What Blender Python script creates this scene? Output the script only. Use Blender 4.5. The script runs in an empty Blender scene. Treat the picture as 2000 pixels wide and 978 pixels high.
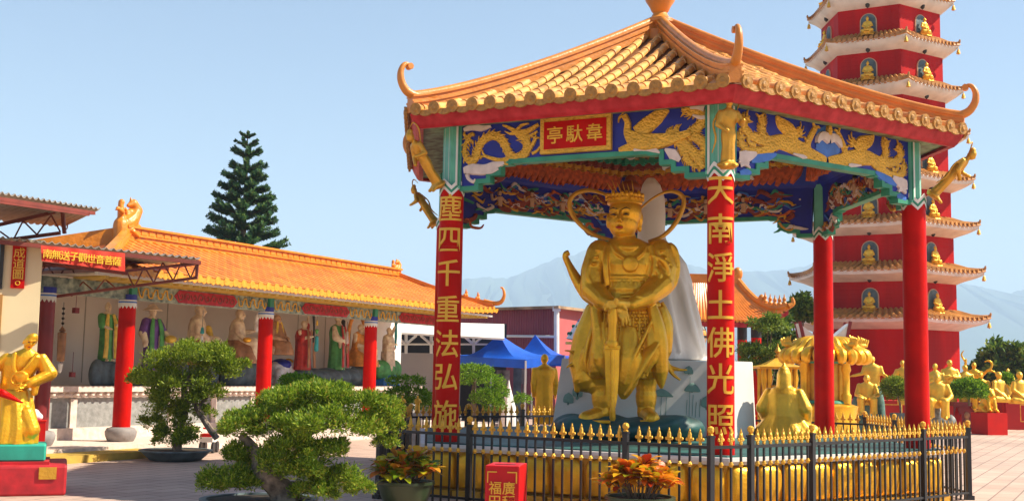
import bpy, bmesh, math, random
import numpy as np
from mathutils import Vector, Matrix
R_ = math.radians
PI = math.pi
S = bpy.context.scene
COL = S.collection

# ---------------------------------------------------------------- camera
EYE = Vector((0, 0, 1.65)); FPX = 2274.78; TILT = R_(6.0654); ROLL = R_(1.0705)
FW = Vector((0, math.cos(TILT), math.sin(TILT))); U0 = Vector((0, -math.sin(TILT), math.cos(TILT)))
RT = math.cos(ROLL)*Vector((1, 0, 0)) + math.sin(ROLL)*U0
UP = -math.sin(ROLL)*Vector((1, 0, 0)) + math.cos(ROLL)*U0
cam = bpy.data.cameras.new('camera'); camo = bpy.data.objects.new('camera', cam); COL.objects.link(camo)
m = Matrix.Identity(4)
for i in range(3):
    m[i][0] = RT[i]; m[i][1] = UP[i]; m[i][2] = -FW[i]; m[i][3] = EYE[i]
camo.matrix_world = m
cam.sensor_width = 36; cam.lens = 36*FPX/2000; cam.clip_start = .1; cam.clip_end = 30000
S.camera = camo
# ---------------------------------------------------------------- world, sun, exposure
SUN_AZ, SUN_EL = R_(90.0), R_(45)
w = bpy.data.worlds.new('World'); S.world = w; w.use_nodes = True
nt = w.node_tree; bg = nt.nodes['Background']
sky = nt.nodes.new('ShaderNodeTexSky'); sky.sky_type = 'NISHITA'; sky.sun_disc = False
sky.sun_elevation = SUN_EL; sky.sun_rotation = SUN_AZ
sky.air_density = 1.1; sky.dust_density = .6; sky.ozone_density = 2.2
nt.links.new(sky.outputs[0], bg.inputs[0]); bg.inputs[1].default_value = .070
sl = bpy.data.lights.new('sun', 'SUN'); sl.energy = 5.0; sl.angle = R_(.5); sl.color = (1, .90, .73)
so = bpy.data.objects.new('sun', sl); COL.objects.link(so)
sd = Vector((math.sin(SUN_AZ)*math.cos(SUN_EL), math.cos(SUN_AZ)*math.cos(SUN_EL), math.sin(SUN_EL)))
so.rotation_euler = sd.to_track_quat('Z', 'Y').to_euler(); so.location = sd*60
S.view_settings.view_transform = 'Standard'; S.view_settings.look = 'None'
S.view_settings.exposure = 1.12; S.view_settings.gamma = 1; S.view_settings.use_curve_mapping = False
S.cycles.max_bounces = 6; S.cycles.diffuse_bounces = 4; S.cycles.glossy_bounces = 3; S.cycles.transparent_max_bounces = 8
S.cycles.volume_bounces = 2; S.cycles.caustics_reflective = False; S.cycles.caustics_refractive = False

# ---------------------------------------------------------------- measuring: a photo pixel's ray met with a plane of the place
def ray(px, py): return FW + RT*((px-1000)/FPX) - UP*((py-489)/FPX)
def at(px, py, Y): d = ray(px, py); return EYE + d*(Y/d.y)
def gnd(px, py, z=0): d = ray(px, py); return EYE + d*((z-1.65)/d.z)

# ---------------------------------------------------------------- objects and tags
def tag(o, label=None, cat=None, group=None, kind=None):
    if label: o['label'] = label
    if cat: o['category'] = cat
    if group: o['group'] = group
    if kind: o['kind'] = kind
    return o
def thing(name, label, cat, loc=(0, 0, 0), rz=0, group=None):
    o = bpy.data.objects.new(name, None); o.empty_display_size = .2; COL.objects.link(o)
    o.location = loc; o.rotation_euler = (0, 0, rz)
    return tag(o, label, cat, group)
def link(name, me, parent=None):
    o = bpy.data.objects.new(name, me); COL.objects.link(o)
    if parent is not None: adopt(o, parent)
    return o
def wm(o): return wm(o.parent) @ o.matrix_parent_inverse @ o.matrix_basis if o.parent else o.matrix_basis.copy()
def adopt(o, parent):            # keeps the child where it was modelled
    o.parent = parent; o.matrix_parent_inverse = wm(parent).inverted()
def copy_tree(o, parent=None):
    c = o.copy(); COL.objects.link(c)
    if parent is not None: c.parent = parent
    for ch in list(o.children): copy_tree(ch, c)
    return c

# ---------------------------------------------------------------- materials
def mat(name, rgb, rough=.6, metal=0, var=.12, scale=4, bump=0, bscale=30, rgb2=None, spec=.5, coat=0, island=0, trans=0, detail=5, stretch=0):
    m = bpy.data.materials.new(name); m.use_nodes = True
    t = m.node_tree; N = t.nodes; L = t.links; p = N['Principled BSDF']
    p.inputs['Roughness'].default_value = rough; p.inputs['Metallic'].default_value = metal
    p.inputs['Specular IOR Level'].default_value = spec; p.inputs['Coat Weight'].default_value = coat
    tc = N.new('ShaderNodeTexCoord')
    nz = N.new('ShaderNodeTexNoise'); nz.inputs['Scale'].default_value = scale; nz.inputs['Detail'].default_value = detail
    if stretch:
        mp = N.new('ShaderNodeMapping'); mp.inputs['Scale'].default_value = (1, 1, stretch); L.new(tc.outputs['Object'], mp.inputs[0]); L.new(mp.outputs[0], nz.inputs['Vector'])
    else: L.new(tc.outputs['Object'], nz.inputs['Vector'])
    r = N.new('ShaderNodeValToRGB')
    r.color_ramp.elements[0].position = .3; r.color_ramp.elements[1].position = .7
    a = rgb; b = rgb2 or rgb
    r.color_ramp.elements[0].color = (*[c*(1-var) for c in a], 1); r.color_ramp.elements[1].color = (*[min(1, c*(1+var)) for c in b], 1)
    L.new(nz.outputs['Fac'], r.inputs[0]); out = r.outputs[0]
    if island:
        g = N.new('ShaderNodeNewGeometry'); h = N.new('ShaderNodeHueSaturation')
        mr = N.new('ShaderNodeMapRange'); mr.inputs[3].default_value = 1-island; mr.inputs[4].default_value = 1+island
        L.new(g.outputs['Random Per Island'], mr.inputs[0]); L.new(mr.outputs[0], h.inputs['Value']); L.new(out, h.inputs['Color']); out = h.outputs[0]
    L.new(out, p.inputs['Base Color'])
    if bump:
        n2 = N.new('ShaderNodeTexNoise'); n2.inputs['Scale'].default_value = bscale; n2.inputs['Detail'].default_value = 4
        L.new(tc.outputs['Object'], n2.inputs['Vector'])
        bp = N.new('ShaderNodeBump'); bp.inputs['Strength'].default_value = bump; bp.inputs['Distance'].default_value = .02
        L.new(n2.outputs['Fac'], bp.inputs['Height']); L.new(bp.outputs[0], p.inputs['Normal'])
    if trans:
        tr = N.new('ShaderNodeBsdfTranslucent'); mx = N.new('ShaderNodeMixShader'); mx.inputs[0].default_value = trans
        L.new(out, tr.inputs['Color']); L.new(p.outputs[0], mx.inputs[1]); L.new(tr.outputs[0], mx.inputs[2])
        L.new(mx.outputs[0], N['Material Output'].inputs['Surface'])
    return m
M = {}
def gold(name, rgb, rough=.36, metal=.75, bump=.25, bscale=14, rgb2=None, var=.14):
    M[name] = mat(name, rgb, rough, metal, var, 6, bump, bscale, rgb2)
gold('gold', (.90, .46, .022), .35, .58, .45, 26)
gold('gold_dark', (.66, .34, .035), .45, .5, .5, 24)
gold('gold_pale', (.90, .50, .045), .40, .5, .4, 24)
gold('gold_relief', (.80, .45, .05), .5, .35, .5, 40)
t_ = M['gold_relief'].node_tree; vo = t_.nodes.new('ShaderNodeTexVoronoi'); vo.inputs['Scale'].default_value = 30; b2_ = t_.nodes.new('ShaderNodeBump'); b2_.inputs['Strength'].default_value = .8; b2_.inputs['Distance'].default_value = .02; b2_.invert = True
t_.links.new(t_.nodes['Texture Coordinate'].outputs['Object'], vo.inputs['Vector']); t_.links.new(vo.outputs['Distance'], b2_.inputs['Height']); t_.links.new(t_.nodes['Bump'].outputs[0], b2_.inputs['Normal']); t_.links.new(b2_.outputs[0], t_.nodes['Principled BSDF'].inputs['Normal'])
M['red_paint'] = mat('red_paint', (.52, .005, .002), .45, 0, .18, 3, .08, 20, spec=.1, detail=9)
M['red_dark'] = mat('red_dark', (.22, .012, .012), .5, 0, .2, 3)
M['red_fascia'] = mat('red_fascia', (.43, .010, .016), .45, 0, .22, 7, .15, 14, (.47, .03, .04), spec=.25, detail=9)
M['red_wall'] = mat('red_wall', (.47, .005, .003), .6, 0, .14, 1.2, .05, 8)
M['red_box'] = mat('red_box', (.55, .006, .012), .4, 0, .12, 3, spec=.25)
M['white_paint'] = mat('white_paint', (.78, .76, .70), .55, 0, .08, 3)
M['white_stone'] = mat('white_stone', (.74, .70, .66), .6, 0, .08, 1.5, .1, 6)
M['blue'] = mat('blue', (.012, .022, .30), .5, 0, .25, 4)
M['blue_light'] = mat('blue_light', (.05, .17, .55), .5, 0, .25, 5)
M['green'] = mat('green', (.035, .27, .16), .5, 0, .2, 4)
M['green_light'] = mat('green_light', (.16, .52, .38), .5, 0, .15, 4)
M['cloud_white'] = mat('cloud_white', (.72, .60, .54), .6, 0, .15, 8)
M['relief_red'] = mat('relief_red', (.24, .04, .02), .55, 0, .4, 9)
M['relief_orange'] = mat('relief_orange', (.52, .10, .02), .55, 0, .45, 14, .4, 20)
M['relief_skin'] = mat('relief_skin', (.62, .38, .22), .55, 0, .15, 8)
M['ceiling'] = mat('ceiling', (.20, .06, .02), .6, 0, .9, 14, .8, 20, (.26, .14, .04))
M['tile'] = mat('tile', (.66, .26, .04), .40, 0, .34, 4, .25, 25, (.76, .36, .08), spec=.5, coat=.08, detail=9)
M['tile_pan'] = mat('tile_pan', (.25, .10, .03), .55, 0, .35, 4, .2, 20)  # darker than the barrels: shade of the grooves put into the colour
M['ridge'] = mat('ridge', (.62, .22, .03), .4, 0, .2, 3, .35, 16)
M['tile_end'] = mat('tile_end', (.42, .20, .035), .5, 0, .3, 20, .6, 30)
M['tile2'] = mat('tile2', (.70, .20, .022), .32, 0, .18, 2, .1, 20, (.78, .25, .03), spec=.5, coat=.08)
M['tile2_pan'] = mat('tile2_pan', (.24, .055, .012), .5, 0, .25, 3)  # groove shade between the barrel rows is painted into this darker orange
M['ridge2'] = mat('ridge2', (.66, .22, .012), .4, 0, .2, 3, .5, 14)
M['iron'] = mat('iron', (.012, .012, .014), .45, 0, .2, 6)
M['teal_rock'] = mat('teal_rock', (.010, .045, .045), .55, 0, .5, 2.2, .5, 5, (.02, .10, .09))
M['pot'] = mat('pot', (.030, .050, .020), .35, 0, .25, 4, .1, 10)
M['soil'] = mat('soil', (.05, .035, .02), .9, 0, .3, 8)
M['text_gold'] = mat('text_gold', (.80, .42, .035), .42, .3, .1, 6)

# ---------------------------------------------------------------- mesh builder
def frames(pts):
    pts = [Vector(p) for p in pts]; n = len(pts); out = []; ref = None
    for i in range(n):
        t = (pts[min(i+1, n-1)] - pts[max(i-1, 0)])
        t = t.normalized() if t.length > 1e-9 else Vector((0, 0, 1))
        if ref is None:
            ref = Vector((0, 0, 1)) if abs(t.z) < .9 else Vector((0, 1, 0))
        a = (ref - t*ref.dot(t))
        a = a.normalized() if a.length > 1e-6 else t.orthogonal().normalized()
        ref = a; out.append((pts[i], t, a, t.cross(a)))
    return out
def smooth_path(pts, k=6):
    P = [Vector(p) for p in pts]
    if len(P) < 3: return P
    out = []
    for i in range(len(P)-1):
        p0, p1, p2, p3 = P[max(i-1, 0)], P[i], P[i+1], P[min(i+2, len(P)-1)]
        for j in range(k):
            t = j/k
            out.append(.5*((2*p1)+(p2-p0)*t+(2*p0-5*p1+4*p2-p3)*t*t+(3*p1-p0-3*p2+p3)*t**3))
    out.append(P[-1]); return out
def lerp_list(vals, n):
    if not isinstance(vals, (list, tuple)): return [vals]*n
    k = len(vals)-1; out = []
    for i in range(n):
        x = i/(n-1)*k; a = min(int(x), k-1); f = x-a
        out.append(vals[a]*(1-f)+vals[a+1]*f)
    return out
class MB:
    def __init__(s): s.v = []; s.f = []
    def add(s, v, f):
        o = len(s.v); s.v += [tuple(p) for p in v]; s.f += [tuple(i+o for i in q) for q in f]; return s
    def ring_skin(s, rings, cap=True, closed=True):
        o = len(s.v); n = len(rings[0])
        for r in rings: s.v += [tuple(p) for p in r]
        for i in range(len(rings)-1):
            for j in range(n if closed else n-1):
                k = (j+1) % n
                s.f.append((o+i*n+j, o+i*n+k, o+(i+1)*n+k, o+(i+1)*n+j))
        if cap and closed:
            s.f.append(tuple(o+j for j in reversed(range(n)))); b = o+(len(rings)-1)*n; s.f.append(tuple(b+j for j in range(n)))
        return s
    def box(s, c, size, rz=0, mtx=None):
        x, y, z = [q/2 for q in size]
        v = [Vector((i*x, j*y, k*z)) for k in (-1, 1) for j in (-1, 1) for i in (-1, 1)]
        mm = mtx if mtx is not None else Matrix.Rotation(rz, 3, 'Z')
        c = Vector(c)
        return s.add([c+mm@p for p in v], [(0, 2, 3, 1), (4, 5, 7, 6), (0, 1, 5, 4), (2, 6, 7, 3), (0, 4, 6, 2), (1, 3, 7, 5)])
    def bar(s, p0, p1, wd, ht, upv=(0, 0, 1)):
        p0 = Vector(p0); p1 = Vector(p1); t = (p1-p0); L = t.length; t.normalize(); u = Vector(upv); u = u-t*u.dot(t)
        u = u.normalized() if u.length > 1e-5 else t.orthogonal().normalized()
        b = u.cross(t)
        return s.box((p0+p1)/2, (L, wd, ht), mtx=Matrix((t, b, u)).transposed())
    def tube(s, pts, r, n=8, cap=True, sq=None):
        fr = frames(pts); rr = lerp_list(r, len(fr)); ex = lerp_list(sq if sq is not None else 1, len(fr))
        return s.ring_skin([[p + (a*math.cos(2*PI*j/n)*e + b*math.sin(2*PI*j/n))*q for j in range(n)] for (p, t, a, b), q, e in zip(fr, rr, ex)], cap)
    def cap(s, p0, p1, r0, r1, n=10):
        p0 = Vector(p0); p1 = Vector(p1); t = p1-p0
        if t.length < 1e-6: t = Vector((0, 0, 1e-4))
        u = t.normalized(); a = u.orthogonal().normalized(); b = u.cross(a); rings = []
        for ph in (-80, -50, -25, 0): rings.append((p0+u*math.sin(R_(ph))*r0, math.cos(R_(ph))*r0))
        for ph in (0, 25, 50, 80): rings.append((p1+u*math.sin(R_(ph))*r1, math.cos(R_(ph))*r1))
        return s.ring_skin([[c+(a*math.cos(2*PI*j/n)+b*math.sin(2*PI*j/n))*q for j in range(n)] for c, q in rings])
    def chain(s, pts, rr, n=10):
        for i in range(len(pts)-1): s.cap(pts[i], pts[i+1], rr[i], rr[i+1], n)
        return s
    def ell(s, c, r, rot=None, nu=14, nv=9):
        c = Vector(c); mm = rot if rot is not None else Matrix.Identity(3)
        if not isinstance(r, (tuple, list)): r = (r, r, r)
        rings = []
        for i in range(nv):
            ph = -PI/2 + PI*(i+.5*(i == 0)*.3 + (0 if i < nv-1 else -.15))/(nv-1)
            rings.append([c+mm@Vector((r[0]*math.cos(ph)*math.cos(2*PI*j/nu), r[1]*math.cos(ph)*math.sin(2*PI*j/nu), r[2]*math.sin(ph))) for j in range(nu)])
        return s.ring_skin(rings)
    def lathe(s, prof, c=(0, 0, 0), n=20, fold=0, k=8, ph=0, sx=1, sy=1):
        c = Vector(c)
        return s.ring_skin([[c+Vector((r*(1+fold*math.cos(k*2*PI*j/n+ph))*math.cos(2*PI*j/n)*sx, r*(1+fold*math.cos(k*2*PI*j/n+ph))*math.sin(2*PI*j/n)*sy, z)) for j in range(n)] for r, z in prof])
    def robe(s, secs, n=36, k=11, seed=0):
        """elliptical sections (centre, rx, ry, fold) joined into one closed body"""
        rings = []
        for i, (c, rx, ry, fo) in enumerate(secs):
            c = Vector(c)
            rings.append([c+Vector((rx*(1+fo*math.sin(k*2*PI*j/n+seed+.25*i)+fo*.5*math.sin((k//2)*2*PI*j/n+seed*2))*math.cos(2*PI*j/n), ry*(1+fo*math.sin(k*2*PI*j/n+seed+.25*i))*math.sin(2*PI*j/n), 0)) for j in range(n)])
        return s.ring_skin(rings)
    def prism(s, poly, o, ux, uy, d0, d1):
        """outline (2D, counter-clockwise) in the plane o,ux,uy given thickness from d0 to d1 along ux x uy"""
        o = Vector(o); ux = Vector(ux); uy = Vector(uy); nn = ux.cross(uy); n = len(poly)
        b = len(s.v)
        for d in (d0, d1): s.v += [tuple(o+ux*p[0]+uy*p[1]+nn*d) for p in poly]
        s.f.append(tuple(b+i for i in reversed(range(n)))); s.f.append(tuple(b+n+i for i in range(n)))
        for i in range(n):
            k = (i+1) % n; s.f.append((b+i, b+k, b+n+k, b+n+i))
        return s
    def stroke(s, pts, wd, o, ux, uy, h=.03, base=0, k=5):
        """a raised, tapered brush stroke in relief on the plane o,ux,uy"""
        o = Vector(o); ux = Vector(ux); uy = Vector(uy); nn = ux.cross(uy)
        P = smooth_path([(p[0], p[1], 0) for p in pts], k); W = lerp_list(wd, len(P)); rows = []
        for i, p in enumerate(P):
            t = (P[min(i+1, len(P)-1)]-P[max(i-1, 0)]); t = t.normalized() if t.length > 1e-9 else Vector((1, 0, 0)); q = Vector((-t.y, t.x, 0))
            row = []
            for e, hh in ((-1, base-.004), (-.82, base+h*.85), (0, base+h), (.82, base+h*.85), (1, base-.004)):
                z = p+q*e*W[i]/2; row.append(o+ux*z.x+uy*z.y+nn*hh)
            rows.append(list(reversed(row)))
        return s.ring_skin(rows, cap=False, closed=False)
    def build(s, name, m, parent=None, smooth=True, angle=40, link_=True):
        me = bpy.data.meshes.new(name); me.from_pydata(s.v, [], s.f); me.update()
        if m is not None: me.materials.append(M[m] if isinstance(m, str) else m)
        if smooth:
            me.polygons.foreach_set('use_smooth', [True]*len(me.polygons))
            try: me.set_sharp_from_angle(angle=R_(angle))
            except Exception: pass
        return link(name, me, parent) if link_ else me
    def sculpt(s, name, m, parent=None, voxel=.02, it=4, disp=0, dscale=.1):
        """fuses the overlapping volumes into one continuous skin"""
        o = s.build(name, m, None, False)
        r = o.modifiers.new('r', 'REMESH'); r.mode = 'VOXEL'; r.voxel_size = voxel
        sm = o.modifiers.new('s', 'SMOOTH'); sm.factor = .5; sm.iterations = it
        dg = bpy.context.evaluated_depsgraph_get(); dg.update()
        me = bpy.data.meshes.new_from_object(o.evaluated_get(dg)); me.name = name
        old = o.data; o.modifiers.clear(); o.data = me; bpy.data.meshes.remove(old)
        if not me.materials: me.materials.append(M[m])
        me.polygons.foreach_set('use_smooth', [True]*len(me.polygons))
        if parent is not None: adopt(o, parent)
        return o

# ---------------------------------------------------------------- writing
_tc = {}
def glyphs(body, size, depth=.01, wrap=0, bold=.012, spacing=1.0):
    key = (body, size, depth, wrap, bold)
    if key in _tc: return _tc[key]
    cu = bpy.data.curves.new('lettering', 'FONT'); cu.body = body; cu.size = size; cu.extrude = depth; cu.offset = bold*size
    cu.align_x = 'CENTER'; cu.align_y = 'CENTER'; cu.space_character = spacing; cu.resolution_u = 2
    o = bpy.data.objects.new('lettering', cu); COL.objects.link(o)
    dg = bpy.context.evaluated_depsgraph_get(); dg.update()
    me = bpy.data.meshes.new_from_object(o.evaluated_get(dg)); bpy.data.objects.remove(o)
    bm = bmesh.new(); bm.from_mesh(me)
    xs = [v.co.x for v in bm.verts]; ys = [v.co.y for v in bm.verts]; cx = (min(xs)+max(xs))/2; cy = (min(ys)+max(ys))/2
    for v in bm.verts: v.co.x -= cx; v.co.y -= cy
    if wrap:
        for i in range(-7, 8):
            bmesh.ops.bisect_plane(bm, geom=bm.verts[:]+bm.edges[:]+bm.faces[:], plane_co=(i*.025, 0, 0), plane_no=(1, 0, 0))
    V = [v.co.copy() for v in bm.verts]; bm.verts.index_update(); Fc = [tuple(v.index for v in f.verts) for f in bm.faces]
    bm.free(); bpy.data.meshes.remove(me)
    _tc[key] = (V, Fc); return V, Fc
def write(mb, body, size, o, ux, uy, depth=.01, bold=.012, squeeze=1, spacing=1.0):
    V, Fc = glyphs(body, size, depth, 0, bold, spacing); o = Vector(o); ux = Vector(ux); uy = Vector(uy); nn = ux.cross(uy)
    return mb.add([o+ux*v.x*squeeze+uy*v.y+nn*v.z for v in V], Fc)
def write_round(mb, ch, size, c, z, r, az, depth=.012, bold=.02):
    V, Fc = glyphs(ch, size, depth, 1, bold)
    return mb.add([Vector((c[0]+(r+v.z)*math.cos(az+v.x/r), c[1]+(r+v.z)*math.sin(az+v.x/r), z+v.y)) for v in V], Fc)

# ================================================================ ground
def brick_ground():
    m = bpy.data.materials.new('paving'); m.use_nodes = True; t = m.node_tree; N = t.nodes; L = t.links; p = N['Principled BSDF']
    tc = N.new('ShaderNodeTexCoord'); mp = N.new('ShaderNodeMapping'); mp.inputs['Rotation'].default_value = (0, 0, R_(-62))
    L.new(tc.outputs['Object'], mp.inputs[0])
    b = N.new('ShaderNodeTexBrick'); b.inputs['Scale'].default_value = 1; b.inputs['Brick Width'].default_value = .62; b.inputs['Row Height'].default_value = .31
    b.inputs['Mortar Size'].default_value = .012; b.inputs['Mortar Smooth'].default_value = .2
    b.inputs['Color1'].default_value = (.56, .40, .31, 1); b.inputs['Color2'].default_value = (.49, .335, .26, 1); b.inputs['Mortar'].default_value = (.24, .165, .13, 1)
    L.new(mp.outputs[0], b.inputs['Vector'])
    n = N.new('ShaderNodeTexNoise'); n.inputs['Scale'].default_value = .35; n.inputs['Detail'].default_value = 8; L.new(tc.outputs['Object'], n.inputs['Vector'])
    r = N.new('ShaderNodeMapRange'); r.inputs[1].default_value = .3; r.inputs[2].default_value = .7; r.inputs[3].default_value = .72; r.inputs[4].default_value = 1.14
    L.new(n.outputs['Fac'], r.inputs[0]); h = N.new('ShaderNodeHueSaturation'); L.new(r.outputs[0], h.inputs['Value']); L.new(b.outputs[0], h.inputs['Color'])
    L.new(h.outputs[0], p.inputs['Base Color']); p.inputs['Roughness'].default_value = .75
    bp = N.new('ShaderNodeBump'); bp.inputs['Strength'].default_value = .25; bp.inputs['Distance'].default_value = .01; bp.invert = True
    L.new(b.outputs['Fac'], bp.inputs['Height']); L.new(bp.outputs[0], p.inputs['Normal'])
    return m
M['paving'] = brick_ground()
g = MB().add([(-70, -30, 0), (80, -30, 0), (80, 95, 0), (-70, 95, 0)], [(0, 1, 2, 3)]).build('plaza_paving', 'paving', smooth=False); tag(g, kind='structure')
M['far_land'] = mat('far_land', (.06, .09, .035), .9, 0, .3, .01)
g = MB().add([(-6900, -110, -3), (6900, -110, -3), (6900, 6450, -3), (-6900, 6450, -3)], [(0, 1, 2, 3)]).build('ground', 'far_land', smooth=False); tag(g, kind='structure')
# hills, their skyline read off as direction and height
M['hill'] = mat('hill', (.035, .060, .03), .95, 0, .35, .004)
def hills(name, Y, pts, seed):
    rnd = random.Random(seed); mb = MB(); crest = []
    for i in range(len(pts)-1):
        for j in range(6):
            t = j/6; x = pts[i][0]*(1-t)+pts[i+1][0]*t; y = pts[i][1]*(1-t)+pts[i+1][1]*t
            crest.append(at(x, y+rnd.uniform(-1.5, 1.5), Y))
    rows = []
    for f, dy in ((0, -1800), (.3, -1200), (.62, -700), (.85, -280), (1, 0), (.7, 500), (0, 1200)):
        rows.append([Vector((p.x*(1+dy*f*0/Y)+rnd.uniform(-35, 35)*(0 < f < 1), p.y+dy+rnd.uniform(-60, 60)*(f < 1), -5+(p.z+5)*f*(1+rnd.uniform(-.06, .06)*(f < 1)))) for p in crest])
    tag(mb.ring_skin(rows, cap=False, closed=False).build(name, 'hill', smooth=True, angle=180), kind='structure')
hills('hills', 5200, [(-900, 640), (-300, 600), (300, 600), (700, 575), (905, 545), (950, 541), (990, 543), (1040, 524), (1090, 503), (1120, 498), (1190, 470), (1260, 488), (1310, 512), (1350, 516), (1400, 534), (1470, 530), (1520, 529), (1570, 520), (1640, 500), (1760, 520), (1890, 556), (1930, 562), (1965, 577), (2010, 560), (2100, 535), (2400, 560), (3000, 620)], 4)

# ================================================================ pavilion
HC = Vector((2.3325, 18.4008, 0)); TH = 214.28
def hx(R, k, z=0): a = R_(TH+60*k); return Vector((HC.x+R*math.cos(a), HC.y+R*math.sin(a), z))
CR = 3.863; PZ = .72
pav = thing('pavilion', 'open hexagonal pavilion with orange tiled roof, red inscribed columns and blue dragon friezes', 'pavilion', HC)
Z3 = Vector((0, 0, 1))
# plinth: stone rim, gold lotus panels, dark painted top
mb = MB(); mb.prism([tuple(hx(4.12, k).xy) for k in range(6)], (0, 0, 0), (1, 0, 0), (0, 1, 0), .0, .66); plinth = mb.build('plinth', 'gold_dark', pav, False)
mb = MB(); mb.prism([tuple(hx(4.27, k).xy) for k in range(6)], (0, 0, 0), (1, 0, 0), (0, 1, 0), .655, .70)
mb.prism([tuple(hx(4.20, k).xy) for k in range(6)], (0, 0, 0), (1, 0, 0), (0, 1, 0), .61, .658); mb.build('plinth_rim', 'white_stone', plinth, False)
mb = MB(); mb.prism([tuple(hx(4.17, k).xy) for k in range(6)], (0, 0, 0), (1, 0, 0), (0, 1, 0), .69, PZ); mb.build('plinth_top', 'teal_rock', plinth, False)
mb = MB(); m2 = MB()
for k in range(6):
    a = hx(4.15, k); b = hx(4.15, k+1); L = (b-a).length; ux = (b-a)/L; nn = ux.cross(Z3); npan = 9
    for i in range(npan):
        s0 = L*(i+.04)/npan; s1 = L*(i+.96)/npan; wd = s1-s0; rings = []
        for z, f, dep in ((.12, 1, .01), (.15, 1, .07), (.3, 1, .10), (.42, 1, .11), (.52, .96, .10), (.575, .80, .07), (.60, .5, .02)):
            cc = a+ux*(s0+s1)/2; hw = wd/2*f
            rings.append([cc+ux*(hw*x)+nn*(dep*y)+Z3*z for x, y in ((-1, -.3), (-.98, .35), (-.8, .8), (-.4, 1), (.4, 1), (.8, .8), (.98, .35), (1, -.3))])
        mb.ring_skin(rings, closed=True)
        # foot ledge scroll
        m2.box(a+ux*(s0+s1)/2+nn*.07+Z3*.055, (wd*.98, .2, .10), math.atan2(ux.y, ux.x))
mb.build('lotus_petal_frieze', 'gold', plinth, angle=50); m2.build('plinth_foot', 'gold_dark', plinth, False)
# columns
coltop = 4.22
txt = {0: ('塵四千重法弘施', R_(261), [405, 467, 532, 602, 670, 735, 808]), 1: ('天南淨土佛光照', R_(259), [371, 446, 521, 594, 668, 739, 819])}
for k in range(6):
    p = hx(CR, k)
    c = MB().lathe([(.172, PZ-.03), (.17, 1.2), (.168, 3), (.166, coltop)], p, 32).build('column', 'red_paint', pav, angle=60)
    if k in txt:
        s, az, ys = txt[k]; mb = MB()
        for ch, y in zip(s, ys):
            q = at([872, 1407][k], y, p.y-.17)
            write_round(mb, ch, .40, p, q.z, .170, az, .010, .007)
        mb.build('inscription', 'text_gold', c, angle=25)
# corner posts with zigzag collars
for k in range(6):
    p = hx(CR, k)
    for j, q in enumerate((hx(CR, k-1), hx(CR, k+1))):
        d = (q-p).normalized(); rz = math.atan2(d.y, d.x); nn = (d.cross(Z3) if j else -d.cross(Z3))
        if j == 0:
            post = MB().box(p+Z3*4.66, (.2, .2, .92), R_(TH+60*k)).build('corner_post', 'green_light', pav, False)
        MB().box(p+d*.09+nn*.075+Z3*4.66, (.16, .05, .90), rz).build('post_board', 'green_light', post, False)
        MB().box(p+d*.018+nn*.107+Z3*4.68, (.045, .02, .86), rz).build('post_stripe', 'white_paint', post, False); MB().box(p+d*.125+nn*.107+Z3*4.68, (.03, .02, .86), rz).build('post_stripe', 'white_paint', post, False); MB().box(p+d*.155+nn*.107+Z3*4.68, (.018, .024, .86), rz).build('post_stripe', 'green', post, False)
    # collar of zigzag points round the column head
    for rad, z0, dz, mm in ((.176, 4.255, .11, 'white_paint'), (.178, 4.30, .11, 'green'), (.180, 4.345, .11, 'white_paint')):
        ring = MB(); n = 48; t = []; bt = []
        for i in range(n):
            a = 2*PI*i/n; tri = abs(((i/n*5+.25) % 1)*2-1); zz = z0-dz*tri
            bt.append(Vector((p.x+rad*math.cos(a), p.y+rad*math.sin(a), zz-.045))); t.append(Vector((p.x+rad*math.cos(a), p.y+rad*math.sin(a), zz+.012)))
        ring.ring_skin([bt, t], cap=False).build('collar', mm, post, False)
# frieze panels
SC = [.19, .42, .42, .60, .60, .76, .76, .92]; ZC = [4.19, 4.19, 4.28, 4.28, 4.38, 4.38, 4.50, 4.53]
def onface(k, px, py):
    a = hx(CR, k); b = hx(CR, k+1); L = (b-a).length; ux = (b-a)/L; nn = ux.cross(Z3); d = ray(px, py)
    P = EYE + d*((a+nn*.05-EYE).dot(nn)/d.dot(nn)); return ((P-a).dot(ux), P.z)
def z3(k, pts): return [onface(k, 740+x*.3682, 120+y*.3681) for x, y in pts]
def z5(k, pts): return [onface(k, 1180+x*.4907, y*.4908) for x, y in pts]
def z6(k, pts): return [onface(k, 1500+x*.4907, y*.4908) for x, y in pts]
def spikes(mb, pts, side, o, ux, n=12, ln=.06, wd=.04, h=.02):
    n = int(n*1.6); wd *= .75; h *= .7
    P = smooth_path([(p[0], p[1], 0) for p in pts], 6)
    for i in range(n):
        j = min(len(P)-2, int((i+.5)/n*(len(P)-2))); t = (P[j+1]-P[j]).normalized(); q = Vector((-t.y, t.x, 0))*side
        b0 = P[j]; tip = b0+q*ln+t*ln*.7
        mb.stroke([(b0.x, b0.y), tuple((b0+q*ln*.6+t*ln*.2).xy), tuple(tip.xy)], [wd, wd*.7, .004], o, ux, Z3, h, 0, 2)
TOPZ = 5.12
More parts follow.
